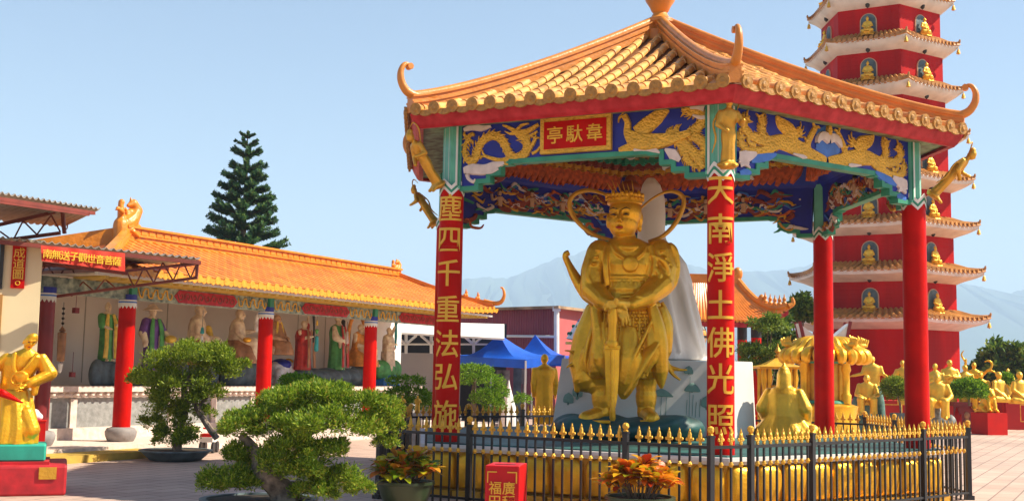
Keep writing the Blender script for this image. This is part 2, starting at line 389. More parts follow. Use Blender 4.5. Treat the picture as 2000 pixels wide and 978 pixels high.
for k in range(6):
    a = hx(CR, k); b = hx(CR, k+1); L = (b-a).length; ux = (b-a)/L; nn = ux.cross(Z3); vis_out = k in (0, 1)
    low = [(s, z) for s, z in zip(SC, ZC)]; low += [(L-s, z) for s, z in reversed(low)]
    poly = low + [(L-.15, TOPZ), (.15, TOPZ)]
    pn = MB().prism(poly, a, ux, Z3, -.05, .05).build('frieze_panel', 'blue', pav, False)
    e = MB(); wd = .065                              # stepped green border, both faces
    for i in range(len(low)-1):
        (s0, q0), (s1, q1) = low[i], low[i+1]
        if abs(s1-s0) > .001: e.box(a+ux*(s0+s1)/2+Z3*((q0+q1)/2+wd/2-.012), (abs(s1-s0)+(wd if abs(q0-q1) < .04 else 0)*.9, .15, wd), mtx=Matrix((ux, nn, Z3)).transposed())
        else: e.box(a+ux*(s0+(wd/2 if s0 < L/2 else -wd/2)*(-1 if False else 1)*0)+Z3*((q0+q1)/2+.02), (wd, .146, abs(q1-q0)+.05), mtx=Matrix((ux, nn, Z3)).transposed())
    e.build('border', 'green', pn, False)
    # inner face: painted reliefs under the ceiling
    oi = b-nn*.05; ui = -ux; rnd = random.Random(50+k)
    for mm, cnt, w0 in (('relief_red', 26, .075), ('cloud_white', 13, .06), ('gold_dark', 18, .045), ('green', 14, .05), ('relief_orange', 10, .05), ('blue_light', 6, .04)):
        q = MB()
        for i in range(cnt):
            s = rnd.uniform(.3, L-.45); z = rnd.uniform(4.26, 5.0) if s < .8 or s > L-.8 else rnd.uniform(4.58, 5.02); r = rnd.uniform(.05, .14); ph = rnd.uniform(0, 6)
            pts = [(s+t*.30*rnd.choice((1, 1.4))-.15+r*.25*math.cos(ph+t*7), z+r*.55*math.sin(ph+t*6)) for t in (0, .2, .4, .6, .8, 1)]
            q.stroke(pts, [.01, w0, w0*1.2, w0, .01], oi, ui, Z3, .03, .0, 4)
        for i in range(22):
            s = rnd.uniform(.3, L-.3); z = rnd.uniform(4.6, 4.95)
            if mm in ('cloud_white', 'gold_dark'): q.stroke([(s-.018, z), (s, z), (s+.018, z)], [.012, .04, .012], oi, ui, Z3, .02, 0, 2)
        q.build('painted_relief', mm, pn)
    q = MB(); q2 = MB()
    for s in (1.05, 1.75, 2.45):                     # half figures rising from the scrolls
        z = 4.63+rnd.uniform(0, .06)
        q.stroke([(s, z), (s+.01, z+.08), (s, z+.17)], [.10, .10, .13], oi, ui, Z3, .05); q.stroke([(s, z+.19), (s, z+.23), (s, z+.27)], [.05, .075, .05], oi, ui, Z3, .05)
        q.stroke([(s-.06, z+.15), (s-.14, z+.10), (s-.17, z+.2)], [.04, .035, .03], oi, ui, Z3, .05); q.stroke([(s+.06, z+.15), (s+.13, z+.08), (s+.2, z+.1)], [.04, .035, .03], oi, ui, Z3, .05)
        q2.stroke([(s-.035, z+.275), (s, z+.30), (s+.035, z+.275)], [.03, .06, .03], oi, ui, Z3, .055)
    q.build('painted_figure', 'relief_skin', pn); q2.build('painted_hair', 'soil', pn)
    if k == 0:
        o = a+nn*.05; q = MB()
        body = z3(0, [(478, 400), (462, 440), (456, 490), (475, 528), (505, 530), (522, 495), (528, 460), (552, 422), (598, 395), (640, 405), (668, 440), (690, 490), (722, 515), (768, 500), (792, 460), (782, 420), (745, 392)])
        q.stroke(body, [.04, .07, .09, .11, .12, .13, .13, .12, .12, .11, .10], o, ux, Z3, .026)
        spikes(q, body, 1, o, ux, 20, .085, .05, .04); spikes(q, body, -1, o, ux, 14, .07, .05, .03)
        for st, wd_ in (([(745, 395), (720, 370), (690, 352), (660, 340)], [.09, .06, .03]), ([(740, 385), (790, 372), (850, 335)], [.12, .09, .05]), ([(755, 402), (800, 398), (845, 372)], [.08, .05, .03]),
                        ([(730, 380), (700, 385), (670, 372)], [.06, .04, .01]), ([(735, 365), (760, 340), (800, 330)], [.05, .04, .02]), ([(792, 480), (815, 445), (832, 412)], [.07, .06, .05]),
                        ([(832, 412), (818, 400), (812, 408)], [.035, .02, .01]), ([(832, 412), (835, 395), (828, 385)], [.035, .02, .01]), ([(832, 412), (850, 405), (856, 416)], [.035, .02, .01]),
                        ([(815, 490), (842, 475), (858, 452)], [.05, .04, .03]), ([(690, 515), (650, 525), (600, 515), (572, 505)], [.08, .06, .05]), ([(572, 505), (556, 490), (552, 470)], [.04, .03, .01]), ([(572, 505), (550, 505), (540, 520)], [.04, .03, .01]),
                        ([(478, 400), (500, 385), (505, 400)], [.07, .05, .02]), ([(470, 405), (455, 390), (458, 375)], [.06, .04, .01]), ([(480, 420), (500, 425), (500, 445)], [.05, .03, .01]), ([(682, 520), (665, 540), (690, 548)], [.06, .05, .02])):
            q.stroke(z3(0, st), wd_, o, ux, Z3, .03)
        q.build('dragon_relief', 'gold_relief', pn); q = MB()
        body = z5(0, [(82, 462), (96, 490), (98, 530), (140, 565), (220, 562), (290, 548), (345, 530)])
        q.stroke(body, [.09, .08, .10, .22, .25, .20, .13, .1], o, ux, Z3, .06)
        for st, wd_, sp in (([(130, 530), (170, 500), (215, 465), (260, 440)], [.2, .24, .2, .02], 0), ([(60, 598), (110, 585), (180, 575)], [.06, .14, .1], 0), ([(250, 540), (280, 525), (300, 520)], [.1, .09, .03], 5),
                            ([(340, 530), (378, 505), (392, 468), (372, 445), (345, 452), (330, 436), (310, 440)], [.14, .12, .09, .08, .06, .03], 16), ([(340, 540), (380, 555), (402, 585), (392, 620), (360, 615)], [.13, .12, .10, .08, .03], 12),
                            ([(300, 555), (345, 595), (380, 640), (398, 672)], [.13, .12, .10, .05], 10), ([(290, 560), (320, 600), (335, 640), (375, 668)], [.10, .10, .09, .04], 9), ([(75, 460), (62, 470), (58, 490)], [.05, .03, .01], 0), ([(80, 455), (72, 440), (80, 430)], [.04, .03, .01], 0)):
            pp = z5(0, st); q.stroke(pp, wd_, o, ux, Z3, .03)
            if sp: spikes(q, pp, 1, o, ux, sp, .08, .035, .03); spikes(q, pp, -1, o, ux, sp, .08, .035, .03)
        q.build('phoenix_relief', 'gold_relief', pn)
        q = MB()
        for st, wd_ in (([(455, 365), (500, 350), (545, 356), (600, 345)], [.05, .1, .09, .03]), ([(455, 580), (500, 572), (560, 575), (610, 555), (670, 540)], [.1, .17, .16, .13, .04]), ([(470, 600), (480, 625), (505, 640), (515, 625)], [.06, .05, .05, .02]), ([(545, 590), (600, 585), (640, 570)], [.06, .08, .03])):
            MB().stroke(z3(0, st), wd_, o, ux, Z3, .04).build('cloud_relief', 'cloud_white', pn)
        for st, wd_ in (([(345, 432), (375, 425), (402, 430)], [.03, .1, .12]), ([(355, 460), (385, 470), (404, 468)], [.03, .06, .06]), ([(120, 600), (160, 590), (200, 598), (225, 610)], [.03, .1, .08, .02]), ([(245, 595), (275, 615), (305, 640)], [.03, .16, .05])):
            MB().stroke(z5(0, st), wd_, o, ux, Z3, .04).build('cloud_relief', 'cloud_white', pn)
        # name plaque
        pl = MB().box(a+ux*1.91+nn*.085+Z3*4.855, (1.02, .07, .49), mtx=Matrix((ux, nn, Z3)).transposed()).build('plaque', 'gold_relief', pn, False)
        MB().box(a+ux*1.91+nn*.108+Z3*4.855, (.90, .04, .375), mtx=Matrix((ux, nn, Z3)).transposed()).build('plaque_field', 'red_paint', pl, False)
        q = MB()
        for i, ch in enumerate('亭馱韋'): write(q, ch, .25, a+ux*(1.91+(i-1)*.285)+nn*.132+Z3*4.855, ux, Z3, .008, .006, 1.0)
        q.build('plaque_lettering', 'gold_pale', pl, angle=25)
    if k == 1:
        o = a+nn*.05; q = MB()
        def both(st, wd_, sp=0, h=.026, mir=True):
            pp = z5(1, st)
            for qq in ([pp, [(L-s, z) for s, z in pp]] if mir else [pp]):
                q.stroke(qq, wd_, o, ux, Z3, h)
                if sp: spikes(q, qq, 1, o, ux, sp, .085, .035, .03); spikes(q, qq, -1, o, ux, sp, .085, .035, .03)
        both([(640, 572), (700, 565), (760, 585), (815, 615), (862, 632), (880, 640)], [.12, .22, .26, .22, .15, .10])
        both([(815, 610), (808, 575), (822, 540), (838, 510)], [.14, .11, .10, .09]); both([(838, 512), (848, 505), (856, 512)], [.06, .04, .01])
        both([(836, 505), (830, 492), (838, 486)], [.04, .03, .01]); both([(815, 560), (800, 556), (795, 545)], [.05, .03, .01]); both([(812, 575), (797, 575), (790, 565)], [.05, .03, .01])
        both([(760, 560), (735, 520), (700, 490), (682, 462)], [.22, .25, .18, .02]); both([(775, 545), (780, 525), (770, 505)], [.08, .06, .01], 3)
        both([(690, 565), (630, 560), (580, 540), (555, 510), (556, 480), (575, 465)], [.18, .15, .12, .10, .08, .03], 14)
        both([(690, 570), (640, 600), (590, 605), (550, 585), (540, 555), (548, 535)], [.16, .15, .12, .10, .08, .03], 14)
        both([(640, 560), (625, 520), (628, 480), (622, 455)], [.09, .10, .08, .02], 9); both([(600, 580), (575, 570), (570, 550), (585, 545)], [.07, .06, .05, .02])
        q.build('phoenix_relief', 'gold_relief', pn)
        q = MB()
        for st, wd_ in (([(530, 620), (560, 625), (600, 612)], [.12, .2, .05]), ([(535, 660), (570, 650)], [.06, .03]), ([(745, 612), (785, 625), (800, 628)], [.02, .07, .02]), ([(530, 640), (560, 655), (575, 670)], [.05, .06, .02])):
            pp = z5(1, st)
            for qq in (pp, [(L-s, z) for s, z in pp]): MB().stroke(qq, wd_, o, ux, Z3, .04).build('cloud_relief', 'cloud_white', pn)
        pc = onface(1, 1616, 272)
        for sg in (-1, 1): q.stroke([(pc[0], pc[1]), (pc[0]+sg*.12, pc[1]+.03), (pc[0]+sg*.2, pc[1]-.02), (pc[0]+sg*.24, pc[1]-.09)], [.16, .13, .1, .03], o, ux, Z3, .06)
        q.build('cloud_relief', 'cloud_white', pn)
        q = MB(); q.stroke([(pc[0]-.24, pc[1]-.04), (pc[0], pc[1]-.04), (pc[0]+.24, pc[1]-.04)], [.25, .5, .25], o, ux, Z3, .012)
        for st, wd_ in (([(580, 640), (610, 632), (650, 625), (680, 615)], [.06, .14, .12, .04]), ([(535, 690), (560, 685), (580, 690)], [.06, .1, .05])):
            pp = z5(1, st)
            for qq in (pp, [(L-s, z) for s, z in pp]): MB().stroke(qq, wd_, o, ux, Z3, .03).build('wave_relief', 'blue_light', pn)
        q.build('disc_relief', 'blue_light', pn)
        MB().stroke([(pc[0], pc[1]+.05), (pc[0], pc[1]+.12), (pc[0], pc[1]+.18)], [.06, .1, .05], o, ux, Z3, .07).build('pearl_relief', 'gold_relief', pn)
# ceiling: dark coffered slab, a frieze of orange leaves under it
def hr6(q, z): return [hx(q/math.cos(PI/6), k, z) for k in range(6)]
cei = MB().ring_skin([hr6(2.98, 5.40), hr6(2.3, 5.66), hr6(2.28, 5.72)], cap=False); cei.prism([tuple(v.xy) for v in hr6(2.35, 0)], (0, 0, 0), (1, 0, 0), (0, 1, 0), 5.70, 5.73); cei = cei.build('ceiling', 'ceiling', pav, False)
MB().ring_skin([hr6(3.30, 5.06), hr6(3.28, 5.12), hr6(3.02, 5.36), hr6(2.98, 5.44), hr6(3.3, 5.2)], cap=False).build('ceiling_cove', 'blue', cei, False)
for ri, (q0, z0) in enumerate(((2.80, 5.44), (2.62, 5.51), (2.45, 5.58))):
    dn = MB(); dn.ring_skin([hr6(q0+.02, z0-.03), hr6(q0+.05, z0+.05), hr6(q0-.02, z0+.05), hr6(q0+.02, z0-.03)], cap=False)
    for k in range(6):
        A_0, B_0 = hx(q0/math.cos(PI/6), k, z0), hx(q0/math.cos(PI/6), k+1, z0); nbk = 15
        for i in range(nbk): c = A_0.lerp(B_0, (i+.5)/nbk); dn.box(c, (.10, .14, .09), R_(TH+60*k+120)); dn.box(c-Z3*.05, (.05, .10, .05), R_(TH+60*k+120))
    dn.build('bracket_row', ['gold_dark', 'relief_red', 'green'][ri], cei, False)
for k in range(6):
    a = hx(3.46, k); b = hx(3.46, k+1); L = (b-a).length; ux = (b-a)/L; nn = ux.cross(Z3); q = MB(); rnd = random.Random(k)
    n = 24
    for i in range(n):
        s = .2+(L-.4)*i/(n-1); q.stroke([(s+.09, 5.42), (s+.02, 5.28), (s-.07, 5.10+rnd.uniform(-.03, .03))], [.13, .17, .05], b+nn*.0, -ux, Z3, .07)
    q.build('ceiling_leaf_frieze', 'relief_orange', pav)
# eaves: painted soffit, red fascia
AE = 3.93
def ap(R): return R/math.cos(PI/6)
sof = MB(); fas = MB()
for k in range(6):
    i0, i1 = hx(CR-.02, k, 5.10), hx(CR-.02, k+1, 5.10); o0, o1 = hx(ap(AE-.10), k, 5.065), hx(ap(AE-.10), k+1, 5.065)
    sof.add([i0, i1, o1, o0, i0+Z3*.05, i1+Z3*.05, o1+Z3*.05, o0+Z3*.05], [(0, 3, 2, 1), (4, 5, 6, 7), (0, 1, 5, 4), (1, 2, 6, 5), (2, 3, 7, 6), (3, 0, 4, 7)])
    r = [[hx(ap(q), k, z), hx(ap(q), k+1, z)] for q, z in ((AE-.16, 5.02), (AE-.09, 5.01), (AE-.05, 5.05), (AE+.0, 5.14), (AE+.03, 5.2), (AE-.12, 5.2))]
    fas.ring_skin([[p[0] for p in r], [p[1] for p in r]])
sof.build('soffit', mat('soffit_paint', (.30, .20, .07), .6, 0, .7, 7, .4, 9, (.20, .28, .14)), pav, False)
fas.build('fascia_board', 'red_fascia', pav, False)
# roof
def prof(a): t = 1-(a-.12)/(AE+.06-.12); return 5.235+1.92*max(t, 0)**1.22
roof = MB(); cx = HC
for k in range(6):
    rows = []
    for i in range(13):
        q = .12+(AE+.02-.12)*i/12; rows.append([hx(ap(q), k, prof(q)-.03), hx(ap(q), k+1, prof(q)-.03)])
    rows.append([hx(ap(AE+.02), k, 5.2), hx(ap(AE+.02), k+1, 5.2)])
    roof.ring_skin(rows, cap=False, closed=False)
roof = roof.build('roof', 'tile_pan', pav, False)
for k in range(6):
    a0 = R_(TH+60*k+30); na = Vector((math.cos(a0), math.sin(a0), 0)); ea = Vector((-na.y, na.x, 0)); bar = MB(); ends = MB(); pan = MB(); nb = 16; half = (AE+.05)*math.tan(PI/6)
    rnd = random.Random(k+9)
    for j in range(nb):
        e = -half+(j+.5)*2*half/nb; amin = max(abs(e)/math.tan(PI/6)+.05, .2); rows = []
        nt_ = max(2, int((AE+.09-amin)/.27)); jit = rnd.uniform(-.01, .01)
        for i in range(nt_):
            for f, rad in ((0, .064), (.9, .074), (.901, .079), (.999, .079)):
                q = amin+(AE+.09-amin)*(i+f)/nt_; c = cx+na*q+ea*(e+jit)+Z3*(prof(q)+.005)
                rows.append([c+ea*rad*math.cos(t*PI/7)+Z3*rad*math.sin(t*PI/7)*1.1 for t in range(8)])
        bar.ring_skin(rows, cap=True, closed=True)
        c = cx+na*(AE+.075)+ea*(e+jit)+Z3*(prof(AE+.07)+.012); nrm = na
        ends.tube([c, c+na*.035-Z3*.004], .088, 14); ends.tube([c+na*.03, c+na*.048], [.05, .03], 10)
        if j < nb-1:                                 # drip tile between two barrels
            e2 = e+half/nb; c = cx+na*(AE+.06)+ea*e2+Z3*5.225; n = 9; w2 = half/nb*.86
            row = lambda d, dz=0: [c+na*d+ea*w2*math.cos(PI+t*PI/n)+Z3*(.085*math.sin(PI+t*PI/n)*1.0+dz) for t in range(n+1)]
            ends.ring_skin([row(0), row(.03)], cap=True)
            pan.ring_skin([[c+na*.03+ea*w2*x+Z3*(abs(x)*.03-.03) for x in (-1, -.5, 0, .5, 1)], [c-na*.35+ea*w2*x+Z3*(abs(x)*.03+.13) for x in (-1, -.5, 0, .5, 1)]], cap=False, closed=False)
    bar.build('barrel_tiles', 'tile', roof, angle=35); ends.build('eave_tile_ends', 'tile_end', roof, angle=35); pan.build('drip_tiles', 'tile', roof)
for k in range(6):
    a0 = R_(TH+60*k); da = Vector((math.cos(a0), math.sin(a0), 0)); sa = Vector((-da.y, da.x, 0)); rows = []; rid = MB(); R2 = ap(AE)
    N = 22
    def rz_(R): return prof(R*math.cos(PI/6))
    for wd, h0, h1 in ((.085, -.02, .10), (.105, .10, .13), (.075, .13, .19), (.10, .19, .215)):
        rows = []
        for i in range(N+1):
            R = .16+(R2-.12)*i/N; c = cx+da*R+Z3*rz_(R); rows.append([c+sa*wd+Z3*h0, c+sa*wd+Z3*h1, c-sa*wd+Z3*h1, c-sa*wd+Z3*h0])
        rid.ring_skin(rows)
    rid.tube([cx+da*(.16+(R2-.12)*i/N)+Z3*(rz_(.16+(R2-.12)*i/N)+.225) for i in range(N+1)], .06, 10)
    b = cx+da*(R2-.2)+Z3*(rz_(R2-.2)+.17); horn = [(-.15, .03), (0, .015), (.16, .0), (.30, .05), (.385, .17), (.40, .30), (.36, .40), (.30, .43), (.265, .40)]
    rid.tube(smooth_path([b+da*x+Z3*z for x, z in horn], 5), [.085, .08, .07, .062, .056, .05, .042, .034, .028, .022], 10)
    rid.tube([b+da*.262-sa*.045+Z3*.40, b+da*.262+sa*.045+Z3*.40], .045, 10)
    rid.build('ridge', 'ridge', roof, angle=45)
MB().lathe([(.30, 7.0), (.31, 7.18), (.22, 7.22), (.20, 7.30), (.24, 7.34), (.23, 7.40), (.15, 7.44), (.11, 7.52), (.14, 7.55), (.17, 7.62), (.235, 7.72), (.25, 7.80), (.22, 7.90), (.15, 7.97), (.17, 8.0), (.10, 8.1), (.03, 8.3)], HC, 28).build('finial', 'ridge', roof, angle=50)

# ================================================================ iron fence round the pavilion
pk = MB(); pk.box((0, 0, .455), (.022, .022, .89)); PICK = pk.build('picket', 'iron', None, False, link_=False)
sp = MB(); sp.tube([(0, 0, .905), (0, 0, .93), (0, 0, .955), (0, 0, .985), (0, 0, 1.02), (0, 0, 1.09)], [.016, .02, .014, .026, .022, .003], 8)
sp.ell((-.034, 0, .965), (.016, .012, .02)); sp.ell((.034, 0, .965), (.016, .012, .02)); sp.box((0, 0, .955), (.075, .016, .014))
SPEAR = sp.build('spear_tip', 'gold_relief', None, link_=False)
po = MB(); po.box((0, 0, .5), (.062, .062, 1.0)); po.box((0, 0, 1.004), (.075, .075, .02)); po.box((0, 0, .03), (.11, .11, .06)); POST = po.build('post', 'iron', None, False, link_=False)
COLLAR = MB().tube([(0, 0, .66), (0, 0, .675), (0, 0, .69), (0, 0, .705), (0, 0, .72)], [.014, .022, .03, .022, .014], 8).build('collar', 'gold_relief', None, link_=False)
bl = MB(); bl.lathe([(.02, 1.012), (.03, 1.02), (.03, 1.03), (.018, 1.035), (.036, 1.06), (.04, 1.08), (.034, 1.105), (.01, 1.12)], n=14); BALL = bl.build('ball_finial', 'gold_relief', None, link_=False)
fence_pts = [Vector((-1.70, 15.55)), Vector((2.25, 13.10)), Vector((2.76, 13.42)), Vector((6.58, 16.86)), Vector((6.33, 20.9)), Vector((2.2, 23.1)), Vector((-1.70, 20.35))]
seclab = ['long front section of black iron fence with gold spear tips behind the red offering box', 'short corner section of black iron fence between two close posts, below the front column',
          'section of black iron fence before the gold lotus panels, ending at the paved plaza', 'section of black iron fence at the side of the pavilion facing the red pagoda', 'section of black iron fence far behind the pavilion near the gold shrine',
          'section of black iron fence behind the pavilion near the blue tents', 'section of black iron fence beside the pavilion facing the gallery, behind the croton pot']
seccut = [[917, 1222], [], [1586, 1803], [], [], [], []]
for i in range(7):
    a = fence_pts[i]; b = fence_pts[(i+1) % 7]; L = (b-a).length; u = (b-a)/L; rz = math.atan2(u.y, u.x)
    t = thing('iron_fence', seclab[i], 'fence', (a.x, a.y, 0), 0, 'iron fence sections round the pavilion')
    a3 = Vector((*a, 0)); u3 = Vector((*u, 0))
    cuts = [0.0]
    for px in seccut[i]:
        d = ray(px, 860); q = (a.x*d.y-a.y*d.x)/(u.y*d.x-u.x*d.y); cuts.append(q)
    if not seccut[i] and L > 2: cuts += [L*j/round(L/1.3) for j in range(1, round(L/1.3))]
    for q in cuts:
        p = link('post', POST, t); p.location = Vector((0, 0, 0)); p.matrix_parent_inverse = Matrix.Identity(4); p.location = u3*q; p.rotation_euler = (0, 0, rz)
        bb = link('ball_finial', BALL, None); bb.parent = p
    MB().bar(a3+Z3*.885, a3+u3*L+Z3*.885, .038, .034).build('top_rail', 'iron', t, False)
    MB().bar(a3+Z3*.10, a3+u3*L+Z3*.10, .034, .03).build('bottom_rail', 'iron', t, False)
    n = int(L/.125)
    for j in range(1, n):
        q = L*j/n
        if min(abs(q-c) for c in cuts+[L]) < .045: continue
        p = link('picket', PICK, None); p.parent = t; p.location = u3*q; p.rotation_euler = (0, 0, rz)
        s_ = link('spear_tip', SPEAR, None); s_.parent = p; s_ = link('collar', COLLAR, None); s_.parent = p

# ================================================================ the guardian statue under the roof
Y0 = 17.6; UU = Y0/FPX
def K(px, py, d=0): q = at(px, py, Y0); return Vector((q.x, q.y+d*UU, q.z))
def kr(*r): return tuple(x*UU for x in r)
rk = MB(); rnd = random.Random(3)
for c, r in (((1225, 838, 0), (128, 80, 22)), ((1140, 836, -10), (60, 60, 26)), ((1310, 836, 0), (66, 66, 26)), ((1180, 832, 20), (70, 60, 26)), ((1120, 842, 30), (45, 50, 34)), ((1345, 842, 20), (36, 50, 22)), ((1270, 834, -30), (70, 50, 18))):
    rk.ell(K(*c), kr(*r), Matrix.Rotation(rnd.uniform(-.3, .3), 3, 'Y'))
rko = rk.sculpt('painted_rock', 'teal_rock', None, .035, 2); tag(rko, 'dark green painted rock mound under the standing gold guardian statue', 'rock')
gs = thing('guardian_statue', 'large standing gold warrior statue leaning both hands on a sword, under the pavilion roof', 'statue', K(1220, 818))
b = MB()
# boots and legs
for x, kx, tx in ((1176, 1170, -34), (1262, 1266, 6)):
    b.chain([K(1190 if x < 1200 else 1250, 640, 5), K(kx, 705, -12), K(x, 745, 0), K(x, 790, 0)], [UU*32, UU*25, UU*22, UU*15], 14)
    b.cap(K(x, 772), K(x, 784), UU*21, UU*20, 14); b.cap(K(x, 790), K(x, 806), UU*17, UU*18, 14); b.cap(K(kx, 712, -14), K(kx, 716, -14), UU*27, UU*27)
    f = K(x+tx, 816, -48 if x > 1200 else -34); f2 = K(x, 808, 4)
    b.cap(f2, f, UU*17, UU*15, 12); b.cap(f, f+Vector((0, 0, .06)), UU*12, UU*6); b.box((f+f2)/2-Z3*.07, (UU*(58 if x < 1200 else 42), UU*70, .05))
# skirt of several layers
b.robe([(K(1225, 585), 54*UU, 38*UU, .01), (K(1222, 615), 62*UU, 46*UU, .02), (K(1218, 655), 70*UU, 53*UU, .03), (K(1214, 695), 76*UU, 56*UU, .05), (K(1212, 722), 74*UU, 54*UU, .07), (K(1212, 738), 66*UU, 50*UU, .09)], 60, 13, 1)
b.chain([K(1165, 610, 22), K(1150, 660, 25), K(1142, 705, 22), K(1148, 738, 12), K(1160, 752, 2)], [24*UU, 30*UU, 31*UU, 29*UU, 18*UU], 14)
b.chain([K(1150, 690, -6), K(1132, 742, 6), K(1128, 760, 6)], [16*UU, 14*UU, 7*UU])
for pts in ([(1268, 598, -40), (1280, 650, -46), (1284, 710, -40), (1288, 758, -30)], [(1288, 600, -16), (1296, 650, -16), (1292, 715, -10)], [(1160, 600, -30), (1168, 660, -42), (1164, 715, -40), (1172, 735, -36)]):
    b.tube(smooth_path([K(*p) for p in pts], 4), [10*UU, 14*UU, 17*UU, 16*UU, 3*UU], 10)
# apron hanging between the legs, diagonal hems
for pts, rr in (([(1222, 640, -52), (1222, 700, -62), (1216, 745, -58), (1212, 778, -50)], [14, 26, 24, 5]), ([(1285, 655, -40), (1258, 690, -62), (1236, 730, -62), (1214, 766, -56)], [10, 15, 14, 4]),
                ([(1180, 640, -48), (1172, 700, -56), (1182, 735, -50)], [10, 18, 6]), ([(1262, 640, -50), (1268, 690, -56), (1252, 728, -52)], [10, 14, 5])):
    b.tube(smooth_path([K(*p) for p in pts], 4), [x*UU for x in rr], 12, sq=.38)
for i in range(15):                                  # hanging folds
    t0 = -2.75+i*.17; xa = math.cos(t0); ya = math.sin(t0)
    b.tube(smooth_path([K(1224+58*xa, 606, 44*ya), K(1218+72*xa+3*math.sin(i*2.1), 655, 55*ya), K(1213+77*xa+4*math.sin(i*1.7), 700, 58*ya), K(1212+73*xa, 728+7*math.sin(i*1.3), 55*ya)], 4), [2*UU, 3.6*UU, 4.6*UU, 3*UU], 6)
for pts in ([(1275, 610, -44), (1250, 660, -64), (1228, 705, -70), (1212, 750, -66)], [(1285, 640, -40), (1262, 690, -64), (1238, 738, -66), (1214, 772, -60)], [(1178, 612, -44), (1176, 660, -62), (1186, 712, -64), (1196, 748, -58)]): b.tube(smooth_path([K(*p) for p in pts], 4), [2*UU, 4*UU, 4*UU, 2*UU], 6)
# trunk
b.robe([(K(1225, 600), 58*UU, 42*UU, .0), (K(1224, 588), 60*UU, 44*UU, 0), (K(1224, 570), 50*UU, 40*UU, 0), (K(1226, 545), 49*UU, 38*UU, 0), (K(1228, 518), 56*UU, 40*UU, 0), (K(1228, 495), 60*UU, 36*UU, 0), (K(1226, 478), 48*UU, 30*UU, 0), (K(1222, 466), 26*UU, 24*UU, 0)], 40, 8)
b.ell(K(1227, 520, -14), kr(46, 27, 34)); b.ell(K(1224, 566, -16), kr(42, 28, 26))
b.lathe([(1*UU, 0), (15*UU, 0), (16*UU, 3*UU), (12*UU, 5*UU), (1*UU, 6*UU)], (0, 0, 0), 20); n_ = 5*20; b.v[-n_:] = [tuple(K(1227, 519, -40)+Vector((v[0], -v[2], v[1]))) for v in b.v[-n_:]]
for yy, hw, dd in ((541, 46, -30), (547, 46, -30)): b.tube([K(1226+hw*math.sin(t), yy+2*math.cos(t), dd*math.cos(t)-8) for t in [-1.3+2.6*i/16 for i in range(17)]], 2.8*UU, 6)
for r_0, y_0 in ((0, 556), (1, 566), (2, 576)):      # rows of armour plates
    for i in range(11):
        t = -1.15+2.3*(i+.5*(r_0 % 2))/11; b.ell(K(1224+41*math.sin(t), y_0, -8-31*math.cos(t)), kr(4.4, 3, 6.2), Matrix.Rotation(t, 3, 'Z'), 8, 6)
for sg in (-1, 1):
    b.tube(smooth_path([K(1226+sg*34, 480, -20), K(1226+sg*24, 498, -34), K(1227+sg*8, 510, -40)], 4), 3.6*UU, 6); b.tube(smooth_path([K(1226+sg*48, 486, -14), K(1226+sg*44, 515, -26), K(1226+sg*40, 540, -28)], 4), 4*UU, 6)
    for a_ in range(3): b.tube([K(1228+sg*(58+a_*4)+sg*9*math.sin(t), 492+a_*13+12*math.cos(t)*0, -28+a_*1-0*t+10*math.cos(t*2)*0-6*math.sin(t)) for t in [i*PI/8 for i in range(9)]], 3*UU, 6)
b.ell(K(1223, 598, -42), kr(10, 8, 9))
b.tube([K(1172+i*5.6, 596+6*math.sin(i/20*PI), -8-40*math.sin(i/20*PI)) for i in range(21)], 8*UU, 8)
b.tube([K(1180+i*4.6, 578+4*math.sin(i/20*PI), -4-40*math.sin(i/20*PI)) for i in range(21)], 4*UU, 6)
b.tube([K(1196+2.9*i, 478+9*math.sin(i/20*PI), -6-28*math.sin(i/20*PI)) for i in range(21)], 7*UU, 8)
for pts in ([(1186, 482, -18), (1180, 520, -32), (1184, 560, -30)], [(1268, 482, -22), (1276, 520, -32), (1266, 562, -30)]): b.tube(smooth_path([K(*p) for p in pts], 4), 6*UU, 8)
# arms, flaring sleeves
b.chain([K(1172, 494, 2), K(1160, 528, -2), K(1156, 562, -12)], [27*UU, 26*UU, 24*UU], 14); b.chain([K(1157, 566, -14), K(1176, 590, -42), K(1196, 602, -66)], [24*UU, 19*UU, 12*UU], 14)
b.chain([K(1286, 494, 2), K(1294, 525, -2), K(1288, 556, -16)], [29*UU, 28*UU, 26*UU], 14); b.chain([K(1288, 556, -18), K(1258, 582, -50), K(1226, 598, -72)], [26*UU, 20*UU, 12*UU], 14)
b.tube(smooth_path([K(*p) for p in ((1172, 588, -6), (1150, 574, 8), (1128, 545, 14), (1113, 518, 12), (1104, 498, 8), (1112, 492, 6))], 5), [24*UU, 22*UU, 17*UU, 12*UU, 9*UU, 7*UU], 10, sq=[.7, .7, .6, .55, .6, .8])
b.tube(smooth_path([K(*p) for p in ((1284, 572, -14), (1306, 550, 0), (1316, 520, 4), (1314, 490, 0), (1304, 478, -4))], 5), [22*UU, 22*UU, 17*UU, 13*UU, 9*UU], 10, sq=.7)
for pts in ([(1268, 500, -30), (1290, 512, -34), (1300, 535, -30), (1288, 562, -34)], [(1270, 520, -32), (1284, 540, -38), (1276, 566, -42)], [(1152, 510, -22), (1146, 540, -26), (1160, 566, -34)]): b.tube(smooth_path([K(*p) for p in pts], 4), [3*UU, 6*UU, 6*UU, 3*UU], 6)
b.tube([K(1238+13*math.cos(t), 592+8*math.sin(t)+0*t, -58+15*math.sin(t)) for t in [i*PI/8 for i in range(17)]], 5*UU, 6)
